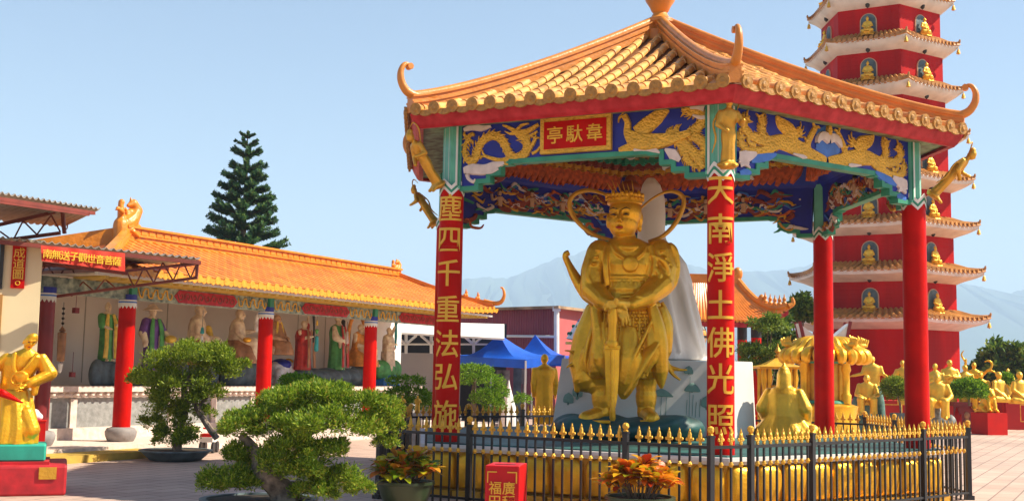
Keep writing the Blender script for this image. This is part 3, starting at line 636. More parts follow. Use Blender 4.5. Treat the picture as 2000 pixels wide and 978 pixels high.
# flying ribbons
for pts, rr in (([(1150, 700, 14), (1128, 706, 10), (1114, 712, 4), (1106, 718, 0)], [8, 7, 5, 2]), ([(1150, 690, 10), (1130, 696, 8), (1116, 686, 4), (1102, 684, 0)], [8, 6, 4, 2]),
                ([(1292, 590, 6), (1308, 625, 6), (1308, 660, 4), (1298, 690, 2), (1306, 714, 0), (1324, 721, -4), (1342, 722, -6)], [9, 11, 10, 10, 9, 6, 2]), ([(1300, 705, 0), (1312, 728, -4), (1328, 742, -8)], [9, 7, 3])):
    b.tube(smooth_path([K(*p) for p in pts], 5), [x*UU for x in rr], 8, sq=.6)
# neck and head
b.cap(K(1222, 480, 2), K(1219, 455, 0), 25*UU, 21*UU, 14)
b.ell(K(1221, 415, -4), kr(32, 36, 38), nu=28, nv=18); b.ell(K(1216, 436, -9), kr(29.5, 30, 32), nu=28, nv=16); b.ell(K(1211, 452, -20), kr(16, 15, 12), nu=16)
b.tube([K(1208, 417, -39), K(1206, 428, -43), K(1205, 436, -46)], [2.4*UU, 3.2*UU, 4.6*UU], 8); b.ell(K(1201, 437, -42), kr(3.4, 3.4, 2.6)); b.ell(K(1209, 437, -42), kr(3.4, 3.4, 2.6))
b.ell(K(1206, 448.5, -37.5), kr(7.5, 3.5, 3.2))
for x, dd in ((1195, -31), (1219, -37)): b.ell(K(x, 424, dd), kr(7.5, 5, 3.4)); b.tube([K(x-8, 416, dd-1), K(x, 412.5, dd-3), K(x+9, 415, dd)], 2*UU, 6)
b.ell(K(1250, 428, -2), kr(6, 9, 17)); b.ell(K(1249, 445, -2), kr(5, 6, 9)); b.ell(K(1187, 432, -6), kr(4, 8, 15))
body = b.sculpt('body', 'gold', gs, .0115, 2)
# hands folded over the hilt: palms and bent fingers
h = MB()
for (wx, wy, wd), (kx, ky, kd), fs, th in (((1222, 598, -72), (1198, 597, -88), [(-1, 0), (-1.05, .16), (-1.0, .32), (-.85, .46)], (-.3, -.9)), ((1194, 603, -66), (1199, 610, -78), [(.9, .4), (.85, .6), (.7, .8), (.5, .95)], (.9, -.2))):
    w0 = K(wx, wy, wd); k0 = K(kx, ky, kd); h.cap(w0, k0, 9.5*UU, 10*UU, 12)
    for i, (dx, dy) in enumerate(fs):
        ln = [12, 14, 13, 10][i]; b0 = k0+Vector((dx*6, -2+(-3 if dx < 0 else -1), -dy*8+(4-i*3)*.6))*UU; b1 = b0+Vector((dx*ln, -2, -dy*ln*.6))*UU; b2 = b1+Vector((dx*ln*.35, 4, -dy*ln*.5-6))*UU
        h.chain([b0, b1, b2], [3.6*UU, 3.3*UU, 2.5*UU], 8)
    b0 = k0+Vector((th[0]*4, -6, 4))*UU; h.chain([b0, b0+Vector((th[0]*8, -3, 3))*UU, b0+Vector((th[0]*14, -1, -3))*UU], [3.8*UU, 3.4*UU, 2.8*UU], 8)
h.sculpt('hands', 'gold_pale', gs, .009, 1)
# painted face
q = MB()
for x, dd in ((1195, -35.5), (1219, -41.5)): q.tube([K(x-6, 424.5, dd+1), K(x, 423.4, dd-.8), K(x+6, 425, dd+1)], [.6*UU, 1.9*UU, .6*UU], 6); q.tube([K(x-8, 414.5, dd+2.5), K(x, 411, dd+.6), K(x+9, 414, dd+3)], [.6*UU, 1.3*UU, .5*UU], 6)
q.build('painted_eyes', 'soil', gs)
M['lip'] = mat('lip', (.45, .03, .02), .4); q = MB(); q.ell(K(1206, 448.5, -39), kr(7.6, 3.6, 2.5)); q.build('lips', 'lip', gs)
# crown, plume, ribbon halo
q = MB(); c0 = K(1220, 391, -2)
q.lathe([(33*UU, -10*UU), (35*UU, -8*UU), (34*UU, 0), (36*UU, 6*UU), (35*UU, 9*UU), (28*UU, 10*UU)], c0, 32, sy=1.06)
for i in range(13): a = -PI+PI*i/12; q.ell(c0+Vector((math.cos(a)*35*UU, math.sin(a)*37*UU, (7+2*(i % 2))*UU)), kr(4, 3.5, 4+3*(i % 3 == 0))); q.ell(c0+Vector((math.cos(a)*36*UU, math.sin(a)*38*UU, 0)), kr(3, 3, 3))
q.build('crown', 'gold', gs)
q = MB(); q.ell(K(1230, 366, 4), kr(22, 20, 16)); q.ell(K(1232, 354, 6), kr(12, 12, 14)); q.build('topknot', mat('topknot_red', (.25, .05, .01), .5), gs)
q = MB()
for i in range(6): x = 1190+i*7.5; q.tube([K(x+8, 384, -22), K(x+1+i*1.0, 372, -26), K(x-6+i*2.0, 361-(i % 2)*5, -24)], [1.6*UU, 1.3*UU, .4*UU], 6)
q.build('crown_spikes', 'gold_dark', gs)
q = MB()
q.tube(smooth_path([K(*p) for p in ((1196, 467, 14), (1158, 455, 16), (1124, 425, 16), (1113, 395, 16), (1124, 377, 14), (1152, 370, 10), (1186, 380, 4))], 6), [3*UU, 4.6*UU, 4.6*UU, 4.6*UU, 4.6*UU, 3*UU], 8)
q.tube(smooth_path([K(*p) for p in ((1250, 408, 0), (1276, 386, 8), (1306, 372, 14), (1330, 376, 16), (1338, 394, 16), (1324, 430, 16), (1298, 458, 16), (1268, 470, 14))], 6), [2*UU, 2.4*UU, 4.6*UU, 4.6*UU, 4.6*UU, 3*UU], 8)
q.build('halo_ribbon', 'gold_dark', gs)
# scale armour over the skirt
q = MB()
for r in range(13):
    for i in range(14):
        py = 612+r*6.4; dx = -34+i*6.2+(r % 2)*3.1; f = (py-600)/100; rx = 60+16*f; ry = 43+14*f
        if dx > 46-(r*1.5) or dx < -30+r*2.2: continue
        q.ell(K(1222+dx, py, -ry*math.sqrt(max(0, 1-(dx/rx)**2))-2.5), kr(3.4, 2.6, 3.6), nu=7, nv=5)
q.build('scale_armour', 'gold', gs)
# sword
sw = MB(); sw.tube([K(1189, 608, -84), K(1189, 628, -84), K(1189, 640, -84), K(1188, 672, -84)], [9*UU, 10*UU, 8*UU, 9*UU], 12)
sw.box(K(1188, 680, -84), kr(30, 16, 7)); sw.lathe([(11*UU, -6*UU), (13*UU, 0), (11*UU, 6*UU)], K(1188, 674, -84), 14)
swo = sw.build('sword', 'gold', gs)
q = MB(); q.ring_skin([[K(1188+x*wd, y, -84+z) for x, z in ((-1, 0), (-.5, -3), (0, -7), (.5, -3), (1, 0), (0, 5))] for y, wd in ((684, 14), (730, 13), (775, 10), (792, 7))])
q.tube([K(1188, 688, -90), K(1188, 800, -88)], 4*UU, 8); q.tube([K(1189, 785, -85), K(1189, 812, -84), K(1189, 818, -84)], [5*UU, 6*UU, 4*UU], 10); q.build('blade', 'gold', swo, angle=25)

# ================================================================ white pedestal and the white statue seen from behind
M['lotus_paint'] = mat('lotus_paint', (.20, .34, .30), .6, 0, .2, 6)
YP = 18.75
pd = thing('pedestal', 'white stone pedestal with painted green lotus leaves behind the gold guardian', 'pedestal', at(1290, 838, YP+.8))
zt = at(1250, 702, YP).z; zb = PZ+.002
def pp(px, z, Y): q = at(px, 760, Y); return Vector((q.x, q.y, z))
out0 = [(1078, YP), (1396, YP), (1424, YP-.35), (1474, YP+.05), (1476, YP+1.2), (1380, YP+2.0), (1120, YP+1.9)]
out1 = [(1097, YP+.08), (1396, YP+.08), (1424, YP-.28), (1469, YP+.1), (1470, YP+1.2), (1380, YP+1.9), (1136, YP+1.8)]
MB().ring_skin([[pp(x, zb, y) for x, y in out0], [pp(x, zt, y) for x, y in out1]]).build('block', 'white_stone', pd, False)
q = MB()
for x, y, wd, hh in ((1292, 770, 44, 17), (1352, 760, 30, 20), (1110, 782, 18, 26), (1345, 726, 16, 18), (1128, 770, 16, 30), (1380, 790, 20, 30)):
    o = at(x, y, YP+.02); q.stroke([(-wd*.0042, -.02), (0, .03), (wd*.0042, -.03)], [.02, hh*.008, .02], o+Vector((0, -.005, 0)), (1, 0, 0), (0, -.06, 1), .006, 0, 4)
for x, y0, y1 in ((1290, 775, 815), (1300, 775, 812), (1352, 770, 812), (1346, 735, 815), (1340, 780, 815), (1358, 785, 815), (1366, 778, 814)):
    a_ = at(x, y1, YP+.005); b_ = at(x+2, y0, YP+.02); q.tube([a_, b_], .005, 5)
for x, y, wd, hh in ((1446, 795, 12, 60), (1456, 780, 10, 70), (1440, 812, 14, 24), (1462, 800, 8, 40)):
    o = at(x, y, YP-.24+(x-1424)*.0095); q.stroke([(0, -hh*.004), (.02, 0), (0, hh*.004)], [.01, wd*.008, .01], o, Vector((1, .95, 0)).normalized(), (0, 0, 1), .008, 0, 4)
q.build('painted_lotus', 'lotus_paint', pd)
YW = 20.0; UW = YW/FPX
def W_(px, py, d=0): q = at(px, py, YW); return Vector((q.x, q.y+d*UW, q.z))
b = MB(); M['marble'] = mat('marble', (.80, .77, .72), .5, 0, .12, 1.5, .25, 9, stretch=.4)
b.robe([(W_(1290, 702), 90*UW, 60*UW, .07), (W_(1292, 660), 80*UW, 56*UW, .07), (W_(1290, 600), 66*UW, 50*UW, .06), (W_(1288, 550), 62*UW, 46*UW, .045), (W_(1284, 515), 56*UW, 42*UW, .03), (W_(1280, 490), 42*UW, 34*UW, .01), (W_(1276, 470), 26*UW, 26*UW, 0)], 60, 9, 2)
b.robe([(W_(1274, 480), 30*UW, 26*UW, 0), (W_(1272, 455), 27*UW, 25*UW, .01), (W_(1273, 420), 27*UW, 26*UW, 0), (W_(1273, 385), 25*UW, 25*UW, 0), (W_(1272, 362), 18*UW, 19*UW, 0), (W_(1271, 348), 8*UW, 8*UW, 0)], 40, 5)
for pts in ([(1300, 500, -44), (1325, 560, -42), (1345, 640, -42), (1365, 700, -40)], [(1290, 520, -50), (1300, 600, -52), (1320, 690, -56)], [(1335, 540, -20), (1352, 600, -22), (1372, 695, -24)] ): b.tube(smooth_path([W_(*p) for p in pts], 5), [3*UW, 7*UW, 8*UW, 4*UW], 8)
t = b.sculpt('white_statue', 'marble', None, .022, 3); tag(t, 'tall white hooded statue seen from behind, standing on the painted white pedestal', 'statue')

# ================================================================ figures
LAST = []
def face_paint(parent, eye='soil', lip=None, bend=None):
    hp, hr, H, rot = LAST; q = MB()
    for x in (-1, 1):
        q.ell(hp(x*.36, -.90, .03), (hr[0]*.20, hr[1]*.10, hr[2]*.065), rot, 8, 6)
    qs = [('eyes', q, eye)]
    if lip: l = MB(); l.ell(hp(0, -.97, -.57), (hr[0]*.27, hr[1]*.12, hr[2]*.09), rot, 10, 6); qs.append(('lips', l, lip))
    for n, m_, mm in qs:
        m_.v = [tuple(c*H for c in v) for v in m_.v]
        if bend: m_.v = [tuple(bend(Vector(v))) for v in m_.v]
        o = m_.build(n, mm, None); o.parent = parent
def figure(name, m, H=1.7, kind='standing', arms=(), seed=0, fine=.018, beard=0, hair=0, lean=0, turn=0, hat=0, feet=True, fingers=False, mb=None, girth=1.0, fold=.05):
    """a robed figure facing -Y with its base at the origin; one continuous skin"""
    b = MB(); rnd = random.Random(seed); g = girth
    V3 = lambda x, y, z: Vector((x, y, z))
    if kind == 'standing':
        b.robe([(V3(0, .0, .0), .125*g, .10*g, fold), (V3(0, 0, .08), .125*g, .095*g, fold*1.2), (V3(0, 0, .25), .112*g, .088*g, fold*1.2), (V3(0, -.0, .45), .11*g, .085*g, fold*.7), (V3(0, 0, .56), .115*g, .085*g, fold*.3), (V3(0, 0, .68), .135*g, .085*g, fold*.3), (V3(0, .005, .765), .135*g, .075*g, .01), (V3(0, .005, .81), .08*g, .055*g, 0), (V3(0, 0, .84), .04, .04, 0)], 36, 9, seed)
        if feet:
            for x in (-.055, .055): b.cap(V3(x, -.02, .022), V3(x*1.2, -.135, .018), .026, .02)
        top = V3(0, -.008, .915); sh = [V3(-.125*g, 0, .755), V3(.125*g, 0, .755)]; hr = (.053, .062, .073)
    elif kind == 'chair':
        for x in (-1, 1):
            b.cap(V3(x*.10, .02, .36), V3(x*.15, -.30, .38), .115*g, .10, 12); b.robe([(V3(x*.15, -.31, .04), .095, .09, .08), (V3(x*.15, -.31, .2), .088, .085, .06), (V3(x*.15, -.31, .38), .09, .085, .02)], 24, 7, seed+x); b.cap(V3(x*.15, -.33, .03), V3(x*.17, -.44, .025), .04, .035)
        b.robe([(V3(0, .02, .24), .22*g, .15*g, .02), (V3(0, .02, .36), .21*g, .16*g, .03), (V3(0, .02, .5), .185*g, .14*g, .03), (V3(0, .02, .66), .21*g, .13*g, .02), (V3(0, .02, .755), .19*g, .105*g, .01), (V3(0, .015, .80), .10, .08, 0), (V3(0, 0, .83), .055, .055, 0)], 36, 9, seed)
        top = V3(0, -.015, .90); sh = [V3(-.185*g, .01, .72), V3(.185*g, .01, .72)]; hr = (.078, .088, .098)
    else:                                            # cross-legged
        b.robe([(V3(0, -.06, .0), .40*g, .30*g, .03), (V3(0, -.06, .10), .41*g, .31*g, .04), (V3(0, -.03, .2), .33*g, .24*g, .04), (V3(0, 0, .32), .24*g, .17*g, .03), (V3(0, 0, .5), .21*g, .15*g, .02), (V3(0, 0, .62), .215*g, .14*g, .01), (V3(0, 0, .70), .16*g, .10*g, 0), (V3(0, 0, .745), .07, .065, 0)], 44, 9, seed)
        for x in (-1, 1): b.cap(V3(x*.33*g, -.15, .11), V3(-x*.06, -.33, .10), .10, .075, 12)
        top = V3(0, -.01, .865); sh = [V3(-.2*g, 0, .63), V3(.2*g, 0, .63)]; hr = (.088, .10, .115)
    sc = hr[0]/.055
    b.cap(V3(0, 0, top.z-hr[2]*1.4), top-V3(0, 0, hr[2]*.3), hr[0]*.62, hr[0]*.6)
    rot = Matrix.Rotation(turn, 3, 'Z') @ Matrix.Rotation(lean, 3, 'X')
    hp = lambda x, y, z: top + rot @ V3(x*hr[0], y*hr[1], z*hr[2])
    b.ell(hp(0, .05, .12), (hr[0], hr[1], hr[2]*.9), rot, 18, 12); b.ell(hp(0, -.2, -.32), (hr[0]*.82, hr[1]*.8, hr[2]*.68), rot, 16, 10)
    b.cap(hp(0, -.95, .05), hp(0, -1.14, -.22), hr[0]*.15, hr[0]*.24, 6)
    for x in (-1, 1): b.cap(hp(x*.16, -.98, .2), hp(x*.55, -.86, .22), hr[0]*.15, hr[0]*.12, 6); b.ell(hp(x*.5, -.72, -.3), (hr[0]*.3, hr[1]*.25, hr[2]*.24), rot, 8, 6)
    b.ell(hp(0, -.88, -.56), (hr[0]*.34, hr[1]*.2, hr[2]*.11), rot, 8, 6); b.ell(hp(0, -.78, -.82), (hr[0]*.32, hr[1]*.22, hr[2]*.16), rot, 8, 6)
    LAST[:] = [hp, hr, H, rot]
    for x in (-1, 1): b.ell(hp(x*.98, .05, -.1), (hr[0]*.14, hr[1]*.22, hr[2]*.38), rot, 8, 6)
    if beard: b.chain([hp(0, -.75, -.6), hp(0, -.85, -.6-beard)], [hr[0]*.5, hr[0]*.16], 8)
    if hair: b.ell(hp(0, .15, .9), (hr[0]*.5, hr[1]*.5, hr[2]*.4*hair), rot, 10, 7)
    if hat: b.lathe([(.02, 0), (hr[0]*hat, .0), (hr[0]*hat, .012), (hr[0]*.9, .03), (hr[0]*.6, .07), (.01, .09)], hp(0, 0, .45), 20)
    for i, a in enumerate(arms):
        if a is None: continue
        s = sh[a[0]]; e = V3(*a[1]); wv = V3(*a[2]); wide = a[3] if len(a) > 3 else 1
        b.chain([s, e], [.058*sc*.8, .052*sc*.8*wide], 10); b.chain([e, e+(wv-e)*.8], [.05*sc*.8*wide, .038*sc*.8*wide], 10)
        if wide > 1.2: b.cap(e+(wv-e)*.5, e+(wv-e)*.5-V3(0, 0, .12*wide*sc*.6), .045*sc*.8, .03*sc)
        d = (wv-e).normalized(); hl = hr[2]*.9; b.cap(e+(wv-e)*.7, wv+d*hl*.35, hr[0]*.33, hr[0]*.36, 8)
        if fingers:
            pn = d.orthogonal().normalized(); qn = d.cross(pn)
            for f in range(4):
                o_ = wv+d*hl*.45+pn*(f-1.5)*hr[0]*.2; b.chain([o_, o_+d*hl*(.4-.05*abs(f-1.3)), o_+d*hl*.62+qn*hl*.22], [hr[0]*.12, hr[0]*.11, hr[0]*.085], 6)
            b.chain([wv+d*hl*.1-pn*hr[0]*.3, wv+d*hl*.4-pn*hr[0]*.62, wv+d*hl*.7-pn*hr[0]*.6], [hr[0]*.14, hr[0]*.12, hr[0]*.09], 6)
        else: b.cap(wv+d*hl*.35, wv+d*hl*.8, hr[0]*.3, hr[0]*.16, 8)
    if mb: mb(b, hp, hr)
    b.v = [(x*H, y*H, z*H) for x, y, z in b.v]
    return b.sculpt(name, m, None, fine*H, 2)
def put(o, loc, rz=0, label=None, cat='statue', group=None):
    o.location = loc; o.rotation_euler = (0, 0, rz); tag(o, label, cat, group); return o
def facing(p): return -math.atan2(p.x, p.y)
# statues on the plinth
p = gnd(1062, 828, PZ); o = figure('monk_statue', 'gold', .98*(828-688)*p.y/FPX, 'standing', ((0, (-.17, .02, .56), (-.17, -.02, .40)), (1, (.17, .02, .56), (.16, -.02, .42))), 3, .012, feet=False, fold=.03, girth=1.18)
put(o, p, PI+.3+facing(p), 'slim bald gold monk statue seen from behind, left of the gold guardian on the platform')
p = gnd(1532, 856, PZ); o = figure('seated_statue', 'gold_pale', 1.03*(856-722)*p.y/FPX, 'lotus', ((0, (-.30, .02, .42), (-.28, -.16, .22), 1.5), (1, (.30, .02, .42), (.28, -.16, .22), 1.5)), 8, .012, fold=.07, girth=1.08,
    mb=lambda b, hp, hr: b.robe([(hp(0, .25, -1.9), hr[0]*1.25, hr[1]*.9, .03), (hp(0, .2, -.8), hr[0]*1.12, hr[1]*1.05, .02), (hp(0, .1, .3), hr[0]*1.08, hr[1]*1.1, .01), (hp(0, .1, 1.0), hr[0]*.75, hr[1]*.8, 0), (hp(0, .1, 1.3), hr[0]*.34, hr[1]*.34, 0), (hp(0, .1, 1.75), hr[0]*.10, hr[1]*.10, 0)], 24, 6))
put(o, p, PI-.25+facing(p), 'gold seated hooded statue seen from behind, broad robe spread on the pavilion platform')
# flying figures leaning out from the corner posts
def flyer(i, seed):
    b = MB(); rnd = random.Random(seed)
    b.robe([(Vector((0, .02, .0)), .09, .07, .1), (Vector((0, 0, .1)), .095, .075, .1), (Vector((0, -.01, .3)), .085, .07, .08), (Vector((0, 0, .45)), .10, .08, .04), (Vector((0, 0, .56)), .085, .07, .02), (Vector((0, 0, .68)), .115, .08, .02), (Vector((0, 0, .77)), .10, .065, 0), (Vector((0, 0, .81)), .04, .04, 0)], 28, 7, seed)
    b.ell((0, -.01, .055), (.15, .13, .05)); b.cap((.05, -.04, .06), (.06, -.16, .04), .035, .028); b.cap((-.05, -.04, .06), (-.07, -.14, .04), .035, .028)
    b.cap((0, 0, .78), (0, -.01, .85), .035, .035); b.ell((0, -.02, .905), (.058, .065, .075)); b.ell((0, -.045, .875), (.045, .045, .05)); b.ell((0, .02, .965), (.045, .05, .045)); b.cap((0, -.085, .90), (0, -.092, .885), .008, .012, 6)
    b.chain([(-.11, 0, .74), (-.15, -.04, .58), (-.06, -.14, .50)], [.045, .042, .03]); b.chain([(.11, 0, .74), (.17, -.03, .60), (.15, -.17, .62)], [.045, .042, .028]); b.ell((-.05, -.15, .49), (.03, .03, .03)); b.ell((.15, -.19, .63), (.026, .035, .026))
    b.tube(smooth_path([(-.12, .03, .78), (-.19, .05, .6), (-.16, .02, .4), (-.2, .06, .2)], 5), [.012, .02, .02, .01], 6); b.tube(smooth_path([(.12, .03, .78), (.16, .08, .95), (.05, .12, 1.06), (-.1, .10, 1.0)], 5), [.012, .016, .016, .01], 6)
    b.v = [tuple(q*.92 for q in v) for v in b.v]
    return b.sculpt('flying_figure', 'gold_dark', None, .013, 2)
fl0 = flyer(0, 1); flab = {1: 'gold flying figure on the front corner post above the column inscribed on the right', 0: 'large gold flying figure leaning out left over the column inscribed on the left', 5: 'small gold flying figure, lower and farther one of the pair at the pavilion left corner', 2: 'gold flying figure leaning out right from the pavilion corner before the pagoda'}
for k, ln, r0, z0, sc in ((1, .10, .33, 4.22, 1.02), (0, .62, .20, 4.22, 1.0), (5, .62, .20, 4.22, .95), (2, .75, .24, 4.30, .98)):
    o = fl0 if k == 1 else fl0.copy()
    if k != 1: COL.objects.link(o)
    a = R_(TH+60*k); p = hx(CR+r0, k, z0); o.location = p
    o.rotation_euler = (Matrix.Rotation(a+PI/2, 3, 'Z') @ Matrix.Rotation(ln, 3, 'X')).to_euler(); o.scale = (sc, sc, sc)
    tag(o, flab[k], 'statue', 'flying figures on the pavilion corners')

# ================================================================ the statue gallery on the left
GA = R_(28); GD = Vector((math.sin(GA), math.cos(GA), 0)); GN = Vector((-GD.y, GD.x, 0)); GO = Vector((-7.7, 23.4, 0)); GRZ = math.atan2(GD.y, GD.x)
def gal(s, off, z): return GO+GD*s+GN*off+Z3*z
def gbox(mb, s0, s1, o0, o1, z0, z1): return mb.box(gal((s0+s1)/2, (o0+o1)/2, (z0+z1)/2), (s1-s0, abs(o1-o0), z1-z0), GRZ)
def ongal(px, py, off): d = ray(px, py); n = -GN; t = n.dot(gal(0, off, 0)-EYE)/n.dot(d); q = EYE+d*t-GO; return q.dot(GD), q.z
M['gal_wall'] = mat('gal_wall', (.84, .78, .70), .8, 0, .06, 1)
M['granite'] = mat('granite', (.66, .54, .46), .7, 0, .2, 9, .2, 30)
M['granite_grey'] = mat('granite_grey', (.24, .24, .23), .7, 0, .25, 10, .3, 20)
M['stone_grey'] = mat('stone_grey', (.26, .23, .22), .7, 0, .2, 6, .2, 12)
M['beam_paint'] = mat('beam_paint', (.10, .20, .20), .6, 0, .6, 8, .2, 10, (.30, .34, .26))
M['slate'] = mat('slate', (.10, .14, .15), .6, 0, .4, 5, .5, 8)
ga = thing('statue_gallery', 'long open gallery with a bright orange tiled roof and red columns sheltering painted statues', 'gallery', GO)
fl = MB(); gbox(fl, -4.5, 14.2, -1.05, 3.4, 0, .19); flo = fl.build('platform', 'granite', ga, False)
mb = MB(); gbox(mb, -4.5, -.62, -1.75, -1.06, 0, .13); mb.build('step', mat('step_yellow', (.50, .32, .05), .7, 0, .2, 5), flo, False)
wl = MB(); gbox(wl, -1.9, 14.1, 2.7, 2.9, .19, 3.34); gbox(wl, -1.9, -1.75, 1.4, 2.7, .19, 3.34)
wall = wl.build('back_wall', 'gal_wall', ga, False)
jn = MB()
for i in range(11): jn = MB(); gbox(jn, .1+i*1.25, .118+i*1.25, 2.685, 2.7, 1.3, 3.2); jn.build('wall_joint', M.setdefault('joint', mat('joint', (.50, .45, .38), .8)), wall, False)
# altar ledge: carved front
lg = MB(); gbox(lg, -1.75, 12.6, .92, 2.7, 1.14, 1.25); gbox(lg, -1.75, 12.6, 1.02, 1.3, 1.02, 1.14)
lg.build('ledge', 'granite', ga, False)
mb = MB(); gbox(mb, -1.75, 12.6, 1.10, 2.7, .19, 1.02); lf = mb.build('ledge_front', 'granite_grey', ga, False)
mb = MB()
gbox(mb, -1.75, 12.6, .98, 1.1, .19, .42); mb.build('ledge_foot', 'granite', lf, False)
for i in range(11): s = -1.7+i*1.36; mb = MB(); gbox(mb, s, s+.16, 1.06, 1.1, .42, 1.0); mb.build('pilaster', 'granite', lf, False)
mb = MB()
for i in range(72): mb.ell(gal(-1.65+i*.196, 1.02, 1.08), (.085, .06, .05), None, 8, 6)
mb.build('carved_petals', 'granite', lf)
# columns with stone drums and painted heads
cols = [(-2.0, 'red_dark'), (0, 'red_paint'), (4.26, 'red_paint'), (8.52, 'red_paint'), (12.78, 'red_paint')]  # leftmost column gets a darker red, its shade painted in
for s, mm in cols:
    p = gal(s, 0, 0); c = MB().lathe([(.175, .3), (.172, 1.5), (.165, 2.88)], p, 28).build('column', mm, ga, angle=60)
    MB().lathe([(.24, .19), (.26, .21), (.30, .30), (.31, .38), (.27, .45), (.19, .47)], p, 28).build('column_base', 'stone_grey', c, angle=50)
    MB().lathe([(.176, 2.99), (.178, 3.10)], p, 28).build('column_head', 'blue', c, angle=50)
    ww = MB().lathe([(.177, 2.87), (.179, 2.92), (.177, 2.99)], p, 28); ww.build('painted_band', 'white_paint', c)
    tz = MB()
    for i in range(14):
        a = 2*PI*i/14; e = Vector((math.cos(a), math.sin(a), 0)); f = Vector((-e.y, e.x, 0)); tz.prism([(-.04, 0), (0, -.06), (.04, 0)], p+e*.170+Z3*2.875, f, Z3, -.002, .008)
    tz.build('painted_teeth', 'white_paint', c, False)
    tz = MB().lathe([(.1795, 2.93), (.181, 2.945), (.1795, 2.96)], p, 28); tz.build('painted_line', 'blue_light', c)
# painted beam between the columns
bm_ = MB(); gbox(bm_, -2.2, 12.9, -.09, .09, 3.0, 3.30); beam = bm_.build('beam', 'beam_paint', ga, False)
sc_ = MB(); rd = MB(); rg = MB(); rnd = random.Random(8)
for i in range(0, 3):
    sc_ = MB(); rd = MB(); rg = MB()
    c = -2.1+(i+1)*4.26+(.0 if i < 3 else 0)
    hw = .98; oo = gal(c, -.09, 3.15)
    pl = [(-hw, 0), (-hw+.14, -.13), (hw-.14, -.13), (hw, 0), (hw-.14, .13), (-hw+.14, .13)]; rd.prism(pl, oo, GD, Z3, .0, .02)
    for j in range(9):
        x = -.8+j*.2; sgn = 1 if j % 2 else -1; rg.stroke([(x-.10, -.05*sgn), (x-.03, .075*sgn), (x+.06, .03*sgn), (x+.03, -.05*sgn), (x-.02, -.01*sgn)], [.02, .03, .035, .03, .01], oo+(-GN)*.018, GD, Z3, .015, 0, 3)
    for e0 in (-1, 1):
        for j in range(7):
            x = e0*(1.1+j*.135); sgn = 1 if j % 2 else -1; dv = rnd.uniform(-.02, .02); sc_.stroke([(x-.09, -.10*sgn), (x-.04+dv, .07*sgn), (x+.04, .08*sgn), (x+.05, -.02*sgn), (x+dv, -.03*sgn)], [.015, .03, .026, .022, .006], oo, GD, Z3, .02, 0, 3)
    ro = rd.build('red_medallion', 'red_fascia', beam, False); rg.build('carved_scroll', 'relief_red', ro); sc_.build('beam_scroll', 'gold_relief', beam)
for s in (0, 4.26, 8.52): MB().box(gal(s, -.12, 3.2), (.14, .1, .22), GRZ).build('beam_bracket', 'green', beam, False)
# roof: hip at both ends
S0, S1 = -1.6, 13.6; E0 = -.9; RO = 2.1; EZ = 3.48; RZ = 4.50; RS0, RS1 = 1.85, 12.8
def gp(o): t = (o-E0)/(RO-E0); return EZ+(RZ-EZ)*(.88*t+.12*t*t)
rf = MB(); rows = []
for i in range(9): o = E0+(RO-E0)*i/8; f = i/8; rows.append([gal(S0*(1-f)+RS0*f, o, gp(o)-.03), gal(S1*(1-f)+RS1*f, o, gp(o)-.03)])
rf.ring_skin(rows, cap=False, closed=False)
bk = 2*RO-E0
rf.add([gal(S0, E0, EZ-.03), gal(RS0, RO, RZ-.03), gal(S0, bk, EZ-.03), gal(S1, E0, EZ-.03), gal(RS1, RO, RZ-.03), gal(S1, bk, EZ-.03)], [(0, 1, 2), (3, 5, 4), (1, 4, 5, 2)])
groof = rf.build('roof', 'tile2_pan', ga, False)
bar = MB(); nb = 56; ends = MB()
for j in range(nb):
    s = S0+.1+(S1-S0-.2)*j/(nb-1); f1 = 1.0
    if s < RS0: f1 = (s-S0)/(RS0-S0)
    if s > RS1: f1 = (S1-s)/(S1-RS1)
    if f1 < .05: continue
    rows = []; n = max(2, int(12*f1)); lift = .10*max(0, (s-11.3)/2.3)**2
    for i in range(n):
        for f, rad in ((0, .070), (.93, .073), (.94, .079), (1, .079)):
            o = RO+(E0-.06-RO)*(1-f1*(1-(i+f)/n)); o = E0-.06+(RO-E0)*f1*(1-(i+f)/n); c = gal(s, o, gp(o)+lift)
            rows.append([c+GD*rad*math.cos(t*PI/6)+Z3*rad*math.sin(t*PI/6)*1.15 for t in range(7)])
    bar.ring_skin(rows)
    c = gal(s, E0-.06, gp(E0)+lift); ends.tube([c, c-GN*.03], .086, 12)
    c2 = c+GD*.138+GN*.0-Z3*.035; ends.prism([(-.12, .06), (-.07, -.03), (0, -.07), (.07, -.03), (.12, .06)], c2, GD, Z3, 0, .025)
bar.build('barrel_tiles', 'tile2', groof, angle=35); ends.build('eave_tile_ends', mat('tile2_end', (.72, .30, .02), .4, 0, .2, 10, .4, 20), groof, angle=40)
mb = MB(); gbox(mb, S0, S1, -.88, -.78, 3.35, 3.405); mb.build('eave_board', 'white_paint', groof, False)
mb = MB()
for j in range(54): s = S0+.2+j*.276; gbox(mb, s, s+.10, -.85, 0, 3.30, 3.35)
mb.build('rafter_ends', mat('rafter_yellow', (.60, .40, .06), .6), groof, False)
mb = MB(); gbox(mb, S0, S1, -.8, 3.4, 3.355, 3.39); mb.build('soffit', mat('gal_soffit', (.62, .52, .40), .8), groof, False)
